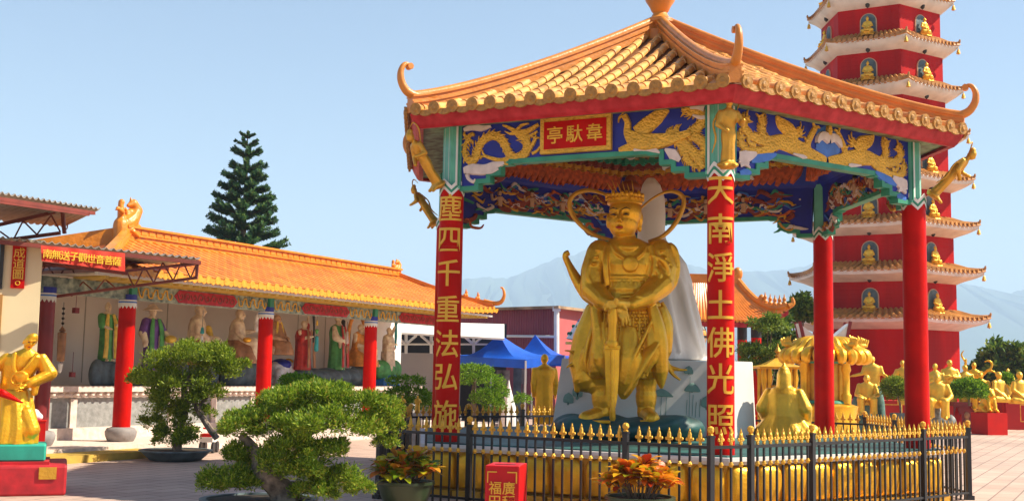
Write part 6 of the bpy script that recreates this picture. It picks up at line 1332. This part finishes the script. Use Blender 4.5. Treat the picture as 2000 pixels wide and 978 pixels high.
c0 = at(1027, 702, 36.5)
tent('blue pop up canopy tent, the nearer one with its peak left of the gold monk', at(975, 651, 38), [c0, at(1068, 692, 38.5)+Vector((.6, .3, 0)), at(960, 690, 40.3), at(876, 694, 38.2)], .27, 38)
c0 = at(1108, 700, 40.5)
tent('blue pop up canopy tent, the farther one before the pink shed', at(1045, 653, 42), [c0, at(1130, 694, 43), at(1040, 694, 44.2), at(985, 697, 41.5)], .27, 42)
aw = thing('white_awning', 'long white awning on white brackets over a dark stall behind the gallery end', 'awning', at(880, 740, 37.5))
mb = MB(); l0, l1, m0, m1 = at(770, 630, 38.6), at(985, 636, 38.6), at(770, 652, 37.4), at(985, 664, 37.4); mb.add([l0, l1, m1, m0, l0+Vector((0, 0, .06)), l1+Z3*.06, m1+Z3*.06, m0+Z3*.06], [(0, 3, 2, 1), (4, 5, 6, 7), (0, 1, 5, 4), (1, 2, 6, 5), (2, 3, 7, 6), (3, 0, 4, 7)]); mb.build('awning_sheet', 'white_paint', aw, False)
q = MB()
for x in (793, 842, 925): q.bar(at(x, 640, 38.6), at(x, 690, 38.6), .09, .09, (1, 0, 0)); q.bar(at(x, 672, 38.6), at(x+20, 655, 37.6), .06, .06); q.bar(at(x, 672, 38.6), at(x-20, 655, 37.6), .06, .06)
q.bar(at(770, 672, 38.5), at(985, 672, 38.5), .06, .06); q.build('bracket', 'white_paint', aw, False)
sl_ = thing('stall_building', 'low stall building with pale grey wall and dark opening behind the gallery end', 'building', at(840, 760, 39))
mb = MB(); g0, g1 = at(770, 688, 38.9), at(900, 688, 38.9); mb.box(((g0.x+g1.x)/2, 39.0, g0.z/2), (g1.x-g0.x, .2, g0.z)); mb.build('wall', mat('stall_wall', (.38, .33, .30), .8, 0, .1, 1), sl_, False)
mb = MB(); g0, g1 = at(765, 625, 40.4), at(990, 625, 40.4); mb.box(((g0.x+g1.x)/2, 40.5, g0.z/2), (g1.x-g0.x, .2, g0.z-.1)); mb.build('dark_interior_sheet', 'black', sl_, False)  # black sheet paints in the shade of the stall interior
# goods under the tents
o = MB(); a0_ = at(970, 722, 39.2); a1_ = at(995, 766, 39.2); o.box(((a0_.x+a1_.x)/2, 39.2, (a0_.z+a1_.z)/2), (a1_.x-a0_.x, .04, a0_.z-a1_.z)); o.box(((a0_.x+a1_.x)/2, 39.2, a1_.z/2), (.06, .04, a1_.z)); tag(o.build('grey_banner', mat('banner_grey', (.22, .19, .15), .8, 0, .8, 3), None, False), 'grey patterned upright banner under the nearer blue tent', 'banner')
o = MB(); a0_ = at(1003, 716, 40.0); a1_ = at(1018, 766, 40.0); o.box(((a0_.x+a1_.x)/2, 40, a0_.z/2), (a1_.x-a0_.x, .5, a0_.z)); tag(o.build('dark_cabinet', 'slate', None, False), 'tall dark cabinet under the nearer blue tent', 'cabinet')
o = MB(); p = at(993, 790, 35); p.z = 0; zt3 = at(993, 752, 35).z; o.robe([(p+Z3*.02, .32, .32, .1), (p+Z3*zt3*.5, .2, .2, .12), (p+Z3*zt3, .04, .04, 0), (p+Z3*(zt3+.15), .015, .015, 0)], 24, 6); tag(o.build('folded_parasol', 'white_paint'), 'folded white parasol standing behind the cloud clipped tree', 'parasol')
o = MB(); p = at(1016, 760, 40.5); z_ = at(1020, 735, 40.5).z; o.box((p.x+.1, 40.0, z_), (.25, .05, .5)); o.tube([(p.x+.1, 40.02, 0), (p.x+.1, 40.02, z_)], .03, 8); tag(o.build('menu_stand', 'stone_grey', None, False), 'grey board on a thin post beside the dark cabinet', 'sign board')
p = at(1140, 668, 40); pk2 = at(1152, 612, 40); t = thing('patterned_parasol', 'white parasol with blue top and green dots, tilted against the pink shed', 'parasol', p)
ax = (pk2-at(1140, 668, 40)); q = MB(); prof2 = [(.03, 0), (.30, .25), (.48, .6), (.62, 1.0)]; c_ = pk2; d = -ax.normalized(); a_ = d.orthogonal().normalized(); b_ = d.cross(a_); Lx = ax.length
rg2 = lambda r, f, k=1: [c_+d*Lx*f+(a_*math.cos(2*PI*j/20)+b_*math.sin(2*PI*j/20))*r*k for j in range(20)]
q.ring_skin([rg2(r, f) for r, f in prof2], cap=False); q.build('cover', 'white_paint', t); q = MB(); q.ring_skin([rg2(r, f, 1.02) for r, f in ((.03, -.01), (.30, .25), (.37, .36))], cap=False); q.build('blue_top', 'blue', t)
q = MB()
for j in range(20):
    for f, r in ((.55, .46), (.82, .56)): c = c_+d*Lx*f+(a_*math.cos(2*PI*(j+(f > .6)*.5)/20*2)+b_*math.sin(2*PI*(j+(f > .6)*.5)/20*2))*r; q.ell(c, .07, None, 8, 5)
q.build('dots', 'green', t); MB().tube([at(1140, 668, 40), Vector((p.x-.05, 40, 0))], .03, 6).build('pole', 'white_paint', t)
MB().lathe([(.62, -.08), (.63, 0)], at(1140, 668, 40), 20).build('hem', 'yellow', t)

# ================================================================ plants
def leafmat(name, stops, rough=.55, trans=.3):
    m = bpy.data.materials.new(name); m.use_nodes = True; t = m.node_tree; N = t.nodes; L = t.links; p = N['Principled BSDF']; g = N.new('ShaderNodeNewGeometry'); r = N.new('ShaderNodeValToRGB')
    while len(r.color_ramp.elements) < len(stops): r.color_ramp.elements.new(.5)
    for e, (x, c) in zip(r.color_ramp.elements, stops): e.position = x; e.color = (*c, 1)
    L.new(g.outputs['Random Per Island'], r.inputs[0]); L.new(r.outputs[0], p.inputs['Base Color']); p.inputs['Roughness'].default_value = rough; p.inputs['Specular IOR Level'].default_value = .3
    tr = N.new('ShaderNodeBsdfTranslucent'); mx = N.new('ShaderNodeMixShader'); mx.inputs[0].default_value = trans; L.new(r.outputs[0], tr.inputs['Color']); L.new(p.outputs[0], mx.inputs[1]); L.new(tr.outputs[0], mx.inputs[2]); L.new(mx.outputs[0], N['Material Output'].inputs['Surface']); M[name] = m
leafmat('juniper', [(0, (.06, .13, .010)), (.45, (.17, .29, .015)), (.93, (.38, .46, .04)), (1, (.46, .32, .06))], trans=.4)
leafmat('juniper_dark', [(0, (.08, .14, .010)), (.6, (.21, .30, .015)), (1, (.38, .43, .04))], trans=.4)
leafmat('clipped', [(0, (.06, .15, .010)), (.6, (.16, .32, .015)), (1, (.32, .46, .04))], trans=.4)
leafmat('broad', [(0, (.03, .07, .012)), (.6, (.09, .17, .02)), (1, (.26, .34, .04))])
leafmat('feather', [(0, (.06, .12, .01)), (.6, (.16, .25, .03)), (1, (.30, .38, .05))])
leafmat('norfolk', [(0, (.014, .060, .028)), (.55, (.028, .10, .032)), (1, (.12, .20, .025))], trans=.25)
leafmat('croton_green', [(0, (.10, .22, .01)), (.3, (.30, .40, .015)), (.55, (.72, .56, .02)), (.72, (.72, .34, .02)), (.86, (.50, .10, .02)), (1, (.20, .26, .02))], .35, .35)
leafmat('croton_orange', [(0, (.16, .22, .01)), (.18, (.75, .52, .02)), (.42, (.80, .32, .015)), (.7, (.75, .16, .01)), (.88, (.36, .03, .01)), (1, (.80, .55, .06))], .35, .35)
M['bark'] = mat('bark', (.16, .11, .07), .85, 0, .4, 9, .6, 22)
M['bark_grey'] = mat('bark_grey', (.22, .17, .13), .9, 0, .6, 12, 1.2, 18)
def sprigs(mb, c, r, n, ln, wd, rnd, up=.5, k=4, shell=.55, low=-.35):
    for _ in range(n):
        while True:
            x, y, z = rnd.uniform(-1, 1), rnd.uniform(-1, 1), rnd.uniform(low, 1); q = math.sqrt(x*x+y*y+z*z)
            if shell < q < 1.0+rnd.uniform(0, .12): break
        p = Vector((c[0]+x*r[0], c[1]+y*r[1], c[2]+z*r[2])); nrm = Vector((x/r[0]*r[2], y/r[1]*r[2], z)).normalized()
        for j in range(k):
            d = (nrm*.8+Vector((rnd.gauss(0, .6), rnd.gauss(0, .6), rnd.gauss(0, .45)+up))).normalized(); s = d.cross(Vector((rnd.gauss(0, 1), rnd.gauss(0, 1), rnd.gauss(0, 1)))).normalized(); L = ln*rnd.uniform(.6, 1.3); w_ = wd*rnd.uniform(.7, 1.2)
            b0 = p+Vector((rnd.gauss(0, 1), rnd.gauss(0, 1), rnd.gauss(0, 1)))*ln*.3
            o = len(mb.v); mb.v += [tuple(b0-s*w_*.3), tuple(b0+d*L*.5-s*w_), tuple(b0+d*L), tuple(b0+d*L*.5+s*w_)]; mb.f.append((o, o+1, o+2, o+3))
def shrub(name, label, cat, Y, pads, stems, leaf, dens, ln, wd, base=None, bark='bark', seed=1, group=None, up=.5, depth=.75, pot=None, ragged=False):
    rnd = random.Random(seed); u = Y/FPX; b0 = base or at(stems[0][0][0], stems[0][0][1], Y)
    if pot: pass
    b0 = Vector((b0.x, b0.y, max(0, b0.z))); t = thing(name, label, cat, b0, 0, group); mb = MB()
    for px, py, dy, rx, rz in pads:
        c = at(px, py, Y+dy); r = (rx*u, rx*u*depth, rz*u); n = int(dens*(rx*rz)/1000.0+dens*.2*rx/30)
        if not ragged: sprigs(mb, c, r, n, ln, wd, rnd, up); continue
        sprigs(mb, c, tuple(q*.88 for q in r), int(n*.34), ln, wd, rnd, up)
        nc = max(6, int(rx/7))
        for q in range(nc):                          # uneven tufts round the pad
            a = rnd.uniform(0, 2*PI); e = rnd.uniform(-.25, 1); ce = math.sqrt(max(0, 1-e*e)); k_ = rnd.uniform(.72, 1.0)
            cc = c+Vector((math.cos(a)*ce*r[0]*k_, math.sin(a)*ce*r[1]*k_, e*r[2]*k_)); rr = rnd.uniform(.14, .30)*min(r[0], r[2]*2.2)
            sprigs(mb, cc, (rr*1.25, rr*1.1, rr*.75), max(8, int(n*.75/nc)), ln*rnd.uniform(.9, 1.25), wd, rnd, up+.1, 4, .2, -.6)
    mb.build('crown', leaf, t, False); sm = MB()
    for st in stems:
        pts = [at(s[0], s[1], Y+(s[2] if len(s) > 2 else 0)) for s in st[:-1]]; sm.tube(smooth_path(pts, 5), [q*u for q in st[-1]], 8)
    sm.build('trunk', bark, t); return t
def pot(name, label, c, r, h, m='pot', rim=1.05, oval=1.0, soil=True):
    t = thing(name, label, 'pot', c); MB().lathe([(r*.62, 0), (r*.72, h*.05), (r*.88, h*.5), (r*.98, h*.88), (r*rim, h*.9), (r*rim, h), (r*.93, h), (r*.92, h*.9)], c, 32, sy=oval).build('pot_wall', m, t, angle=50)
    MB().lathe([(r*.9, h*.80), (r*.92, h*.92), (r*.3, h*.95), (.01, h*.96)], c, 24, sy=oval).build('soil', 'soil', t); return t
# front bonsai
YF = 13.2
pot('bonsai_pot', 'dark shallow round pot at the lower edge, holding the front bonsai', Vector((at(505, 990, YF).x, YF, 0)), .62, gnd(500, 978).y*0+at(500, 972, YF).z, 'slate')
shrub('bonsai_tree', 'large spreading bonsai with bright green layered foliage in the foreground', 'bonsai', YF,
      [(600, 778, .1, 96, 30), (690, 800, 0, 84, 38), (522, 828, -.1, 82, 34), (640, 832, -.25, 100, 40), (738, 838, .1, 44, 30), (560, 795, .1, 62, 28), (630, 762, .2, 58, 16), (480, 842, .1, 46, 24), (556, 876, -.2, 56, 30), (600, 902, -.2, 50, 28), (505, 905, .3, 44, 20), (545, 912, -.3, 46, 26), (590, 925, -.3, 44, 22), (478, 890, .1, 40, 24), (640, 880, -.2, 40, 24),
       (452, 938, -.1, 58, 26), (408, 952, -.1, 26, 20), (500, 925, 0, 40, 20), (664, 942, -.1, 58, 28), (610, 960, -.2, 50, 22), (705, 955, 0, 26, 18), (750, 868, .1, 26, 14)],
      [[(560, 985, 0), (548, 955, 0), (520, 930, -.1), (508, 905, 0), (530, 880, 0), (570, 850, 0), [34, 25, 19, 16, 13, 10]], [(510, 905, 0), (488, 868, .1), (470, 848, .1), [14, 11, 7]], [(540, 870, 0), (620, 835, .1), (690, 815, .1), [11, 9, 5]], [(525, 930, 0), (480, 940, 0), (440, 945, -.1), [13, 10, 6]], [(548, 950, 0), (600, 950, 0), (660, 950, -.1), [13, 10, 6]], [(560, 855, 0), (600, 800, .1), (610, 775, .1), [10, 8, 4]]], 'juniper', 470, .046, .0075, bark='bark_grey', seed=5, ragged=True)
# rear bonsai
YQ = 21.3
pot('bonsai_pot', 'dark oval pot on the paving under the rear bonsai', Vector((at(343, 890, YQ).x, YQ, 0)), .62, .19, 'slate')
shrub('bonsai_tree', 'rear bonsai with flat green crown and leaning pale trunk in front of the gallery ledge', 'bonsai', YQ,
      [(372, 702, 0, 84, 32), (300, 736, -.1, 52, 28), (424, 724, 0, 58, 34), (352, 745, -.2, 62, 26), (410, 771, -.1, 32, 17), (404, 808, 0, 22, 16), (324, 800, -.1, 50, 26), (345, 838, -.1, 38, 32), (300, 830, .1, 26, 18), (395, 695, 0, 60, 26), (270, 745, 0, 24, 14), (330, 862, -.2, 34, 18), (365, 855, -.2, 28, 20), (350, 775, -.2, 56, 22)],
      [[(345, 880, 0), (350, 840, 0), (362, 800, 0), (360, 760, 0), (372, 720, 0), [10, 8, 7, 6, 4]], [(424, 856, 0), (405, 830, -.05), (388, 800, -.05), (376, 775, 0), (370, 740, 0), [6, 6, 6, 5, 3]], [(362, 800, 0), (330, 790, 0), [5, 3]], [(385, 795, 0), (405, 775, 0), [4, 3]]], 'juniper_dark', 380, .062, .012, bark='bark_grey', seed=6, ragged=True)
# clipped cloud shrubs
def clipped(label, Y, pads, stem, seed, dens=420): return shrub('clipped_shrub', label, 'shrub', Y, pads, [stem], 'clipped', dens, .055, .014, seed=seed, group='cloud clipped shrubs', up=.2)
clipped('clipped shrub in two flat tiers left of the left inscribed column', 22.5, [(793, 745, 0, 38, 10), (797, 772, 0, 48, 17), (805, 792, 0, 44, 16)], [(797, 850), (797, 800), (795, 748), [5, 5, 3]], 11)
clipped('clipped cloud tree in rounded steps below the blue tents', 27, [(926, 725, 0, 38, 14), (940, 744, 0, 46, 15), (972, 768, .1, 22, 15), (950, 778, 0, 32, 20), (966, 794, 0, 24, 16)], [(926, 820), (925, 775), (928, 735), [5, 5, 3]], 12)
clipped('small round clipped shrub beside the slim gold monk', 28, [(1020, 781, 0, 18, 13)], [(1020, 815), (1020, 785), [3, 2]], 13)
clipped('clipped shrub peeping over the front bonsai before the middle gallery column', 19.5, [(585, 742, 0, 38, 10), (620, 758, 0, 40, 14), (575, 762, 0, 36, 14), (560, 790, 0, 40, 16)], [(590, 870), (590, 800), (590, 748), [5, 5, 3]], 14)
# shrubs among the gold statues
shrub('round_shrub', 'dense round green shrub in the dark red planter stand', 'shrub', 37.4, [(1892, 766, 0, 34, 25)], [[(1893, 792), (1893, 770), [3, 2]]], 'clipped', 1100, .10, .024, seed=15)
shrub('round_shrub', 'loose grey green shrub in a pot left of the right front red column', 'shrub', 37.0, [(1748, 762, 0, 24, 24), (1757, 770, 0, 22, 22)], [[(1760, 812), (1757, 785), (1750, 765), [2, 2, 1]]], 'juniper_dark', 900, .11, .016, seed=16, bark='bark_grey')
pot('shrub_pot', 'dark grey pot under the loose grey green shrub', Vector((at(1758, 815, 37).x, 37, 0)), .3, at(1758, 806, 37).z if at(1758, 806, 37).z > .2 else .4, 'slate')
shrub('round_shrub', 'small green shrub between two sitting gold monks at the right edge', 'shrub', 41.5, [(1964, 745, 0, 14, 16)], [[(1964, 785), (1964, 750), [1.5, 1]]], 'clipped', 900, .1, .024, seed=17)
# crotons in green pots
def croton(label, px, Y, ptop, prim, w, leaf, seed, plabel):
    u = Y/FPX; c = at(px, prim, Y); base = Vector((c.x, Y, 0)); h = c.z; r = w*u/2; pot('planter_pot', plabel, base, r, h, 'pot'); rnd = random.Random(seed)
    t = thing('croton_plant', label, 'plant', base+Z3*(h*.96)); mb = MB(); sm = MB()
    H = (prim-ptop)*u
    for s in range(26):
        a = rnd.uniform(0, 2*PI); q = math.sqrt(rnd.random()); d = Vector((math.cos(a)*q*r*.95, math.sin(a)*q*r*.7, 0)); top = base+Z3*h+d*1.15+Z3*(H*(.86-.5*q)*rnd.uniform(.75, 1.05)); sm.tube([base+Z3*h*.9+d*.5, top], [.008, .005], 5)
        nl = rnd.randint(10, 14)
        for j in range(nl):
            an = a+j*2.4+rnd.uniform(-.3, .3); el = R_(rnd.uniform(5, 75)); L = rnd.uniform(.17, .27)*(.85+Y/60); wdh = L*rnd.uniform(.17, .23); dd = Vector((math.cos(an)*math.cos(el), math.sin(an)*math.cos(el), math.sin(el))); sd_ = dd.cross(Z3).normalized(); p0 = top-Z3*rnd.uniform(0, .10)
            o = len(mb.v); prev = p0; pts = []
            for f, ww in ((0, .15), (.3, .85), (.6, 1), (.85, .6), (1, .05)): pc_ = p0+dd*L*f-Z3*L*.38*f*f; pts.append((pc_, ww))
            for pc_, ww in pts: mb.v += [tuple(pc_-sd_*wdh*ww+Z3*wdh*.25*ww), tuple(pc_), tuple(pc_+sd_*wdh*ww+Z3*wdh*.25*ww)]
            for i in range(4):
                for k in range(2): mb.f.append((o+i*3+k, o+i*3+k+1, o+i*3+k+4, o+i*3+k+3))
    mb.build('foliage', leaf, t, True, 180); sm.build('stem', 'bark', t)
croton('green and yellow croton plant in the pot beside the left fence corner', 792, 14.5, 868, 938, 108, 'croton_green', 21, 'dark green round pot at the left fence corner')
croton('bright orange and yellow croton plant in front of the fence', 1250, 12.75, 885, 968, 130, 'croton_orange', 22, 'dark green round pot in front of the fence, cut by the lower edge')
# trees
def tree(name, label, base, H, blobs, leaf, n, ln, wd, seed, bark='bark', tr=.16, up=.1):
    rnd = random.Random(seed); t = thing(name, label, 'tree', base); mb = MB(); sm = MB(); base = Vector(base)
    sm.tube(smooth_path([base, base+Vector((.1, 0, H*.3)), base+Vector((-.05, 0, H*.7))], 4), [tr, tr*.75, tr*.3], 8)
    for (c, r) in blobs:
        c = Vector(c); sm.tube(smooth_path([base+Z3*H*.35, base.lerp(c, .6)+Z3*.3, c], 4), [tr*.5, tr*.35, tr*.1], 6)
        for q in range(9):
            o = Vector((rnd.gauss(0, .5)*r[0], rnd.gauss(0, .5)*r[1], rnd.gauss(0, .5)*r[2])); rr = rnd.uniform(.28, .5); sprigs(mb, c+o, (r[0]*rr, r[1]*rr, r[2]*rr), n, ln, wd, rnd, up, 3, .3, -.8)
    mb.build('crown', leaf, t, False); sm.build('trunk', bark, t); return t
def bl2(px, py, Y, rx, rz): u = Y/FPX; return (at(px, py, Y), (rx*u, rx*u*.8, rz*u))
Yt = 58; tree('leafy_tree', 'dense green tree behind the statues right of the pagoda', (at(1950, 740, Yt).x, Yt, 0), 3.5, [bl2(1925, 700, Yt, 36, 34), bl2(1965, 705, Yt-1, 36, 32), bl2(2005, 700, Yt, 36, 36), bl2(1940, 740, Yt-1, 44, 30), bl2(1985, 740, Yt-1, 44, 30)], 'broad', 70, .30, .10, 31)
Yt = 47; tree('leafy_tree', 'light green tree between the tiled pavilion roof and the pagoda', (at(1560, 740, Yt).x, Yt, 0), 4.5, [bl2(1558, 592, Yt, 20, 20), bl2(1570, 605, Yt, 18, 22), bl2(1548, 612, Yt, 14, 14)], 'feather', 60, .22, .08, 32)
Yt = 44; tree('leafy_tree', 'dark green tree under the light green one, behind the gold shrine', (at(1525, 740, Yt).x, Yt, 0), 3.0, [bl2(1520, 655, Yt, 34, 28), bl2(1545, 668, Yt, 28, 26), bl2(1505, 735, Yt, 30, 28), bl2(1490, 700, Yt, 20, 20)], 'broad', 60, .24, .08, 33)
Yt = 33.8; tree('feathery_tree', 'young tree with flat feathery light green branches beside the tiled pavilion', (at(1497, 790, Yt).x, Yt, 0), 2.6, [bl2(1500, 634, Yt, 38, 9), bl2(1495, 690, Yt, 44, 15), bl2(1465, 678, Yt, 24, 9), bl2(1520, 686, Yt, 26, 12), bl2(1480, 704, Yt, 26, 9), bl2(1508, 625, Yt, 18, 8)], 'feather', 30, .13, .022, 34, tr=.06, up=.05)
# norfolk pine behind the gallery
Yn = 46.0; un = Yn/FPX; tipn = at(484, 258, Yn); nb_ = Vector((tipn.x, Yn, 0)); rnd = random.Random(77)
t = thing('norfolk_pine', 'dark green Norfolk pine with tiered upswept branches rising behind the gallery roof', 'pine', nb_); mb = MB(); tk = MB()
tk.tube([nb_, nb_+Z3*tipn.z*.6, nb_+Z3*tipn.z], [.22, .12, .015], 8); H = tipn.z
def needles(path, r0, n):
    for i in range(n):
        f = rnd.random(); k = f*(len(path)-1); j = min(int(k), len(path)-2); p = path[j].lerp(path[j+1], k-j); t_ = (path[j+1]-path[j]).normalized(); a = rnd.uniform(0, 2*PI); s = t_.orthogonal().normalized(); b = t_.cross(s); d = ((s*math.cos(a)+b*math.sin(a))*.9+t_*.7).normalized(); L = r0*rnd.uniform(.6, 1.1)*(1.0-.25*f); w_ = d.cross(t_).normalized()*.028
        o = len(mb.v); mb.v += [tuple(p-w_), tuple(p+d*L*.6-w_), tuple(p+d*L), tuple(p+d*L*.6+w_)]; mb.f.append((o, o+1, o+2, o+3))
z = H-.25; lev = 0
while z > 3.2:
    dd = H-z; Lb = min(1.62, .20+.36*dd**.9); nbr = 5 if dd < 1 else 7
    for i in range(nbr):
        a = 2*PI*i/nbr+lev*.7+rnd.uniform(-.15, .15); L = Lb*rnd.uniform(.85, 1.1); d = Vector((math.cos(a), math.sin(a), 0)); s = .18 if dd > 1.5 else .5
        path = smooth_path([nb_+Z3*z, nb_+d*L*.4+Z3*(z+L*(s-.14)), nb_+d*L*.75+Z3*(z+L*(s-.02)), nb_+d*L+Z3*(z+L*(s+.12))], 3); tk.tube(path, [.03, .012], 5)
        needles(path, min(.26, .10+.10*dd), int(60+215*L))
        if L > .8:
            for sg_ in (-1, 1):
                for f in (.45, .65):
                    b0 = nb_+d*L*f+Z3*(z+L*(s-.05)); e = (d+Vector((-d.y, d.x, 0))*sg_*.55).normalized(); needles([b0, b0+e*L*.22+Z3*.03, b0+e*L*.42+Z3*L*.10], .17, int(75*L))
    z -= .36+.06*rnd.random()+.03*dd; lev += 1
mb.build('crown', 'norfolk', t, False); tk.build('trunk', 'bark', t)
# child's red and white cart by the rear bonsai
p = gnd(402, 884); p = Vector((p.x, p.y, 0)); t = thing('hand_cart', 'small red and white hand cart with black wheels beside the rear bonsai pot', 'cart', p)
MB().box(p+Vector((0, .15, .26)), (.26, .36, .10)).build('tray', 'white_paint', t, False); MB().box(p+Vector((-.02, .15, .34)), (.22, .3, .06)).build('seat', 'red_flat', t, False); MB().tube([p+Vector((.05, .1, .3)), p+Vector((.02, .1, .46)), p+Vector((-.1, .1, .48))], .018, 6).build('handle', 'red_flat', t)
for x, y in ((-.1, 0), (.14, 0), (-.1, .3), (.14, .3)): w_ = MB().tube([p+Vector((x-.02, y, .11)), p+Vector((x+.02, y, .11))], .11, 14).build('wheel', 'black', t)
# small gold figures far behind the fence
for x, lb in ((785, 'small gold figurine on a post behind the left fence, the left one of two'), (815, 'small gold figurine on a post behind the left fence, the right one of two')):
    p = at(x, 806, 21.8); o = figure('gold_figurine', 'gold_pale', at(x, 771, 21.8).z-p.z, 'standing', ((0, (-.2, -.05, .6), (-.1, -.2, .55)), (1, (.2, -.05, .6), (.1, -.2, .6))), x, .022, girth=1.2); put(o, p, facing(p)+.5, lb, 'figurine', 'figurines behind the fence')
    q = MB().box((p.x, p.y, p.z/2), (.16, .16, p.z)).build('figurine_post', 'granite', None, False); tag(q, lb.replace('small gold figurine on a post behind the left fence', 'square stone post under a small gold figurine'), 'post', 'figurine posts')

# ================================================================ haze
hz = MB().box((0, 3190, 318), (14000, 6620, 646)).build('haze', None, None, False); hm = bpy.data.materials.new('haze'); hm.use_nodes = True; N = hm.node_tree.nodes; L = hm.node_tree.links
N.remove(N['Principled BSDF']); v = N.new('ShaderNodeVolumePrincipled'); v.inputs['Color'].default_value = (.60, .77, 1, 1); v.inputs['Density'].default_value = .0003; v.inputs['Anisotropy'].default_value = .0
L.new(v.outputs[0], N['Material Output'].inputs['Volume']); hz.data.materials.append(hm); tag(hz, kind='stuff')
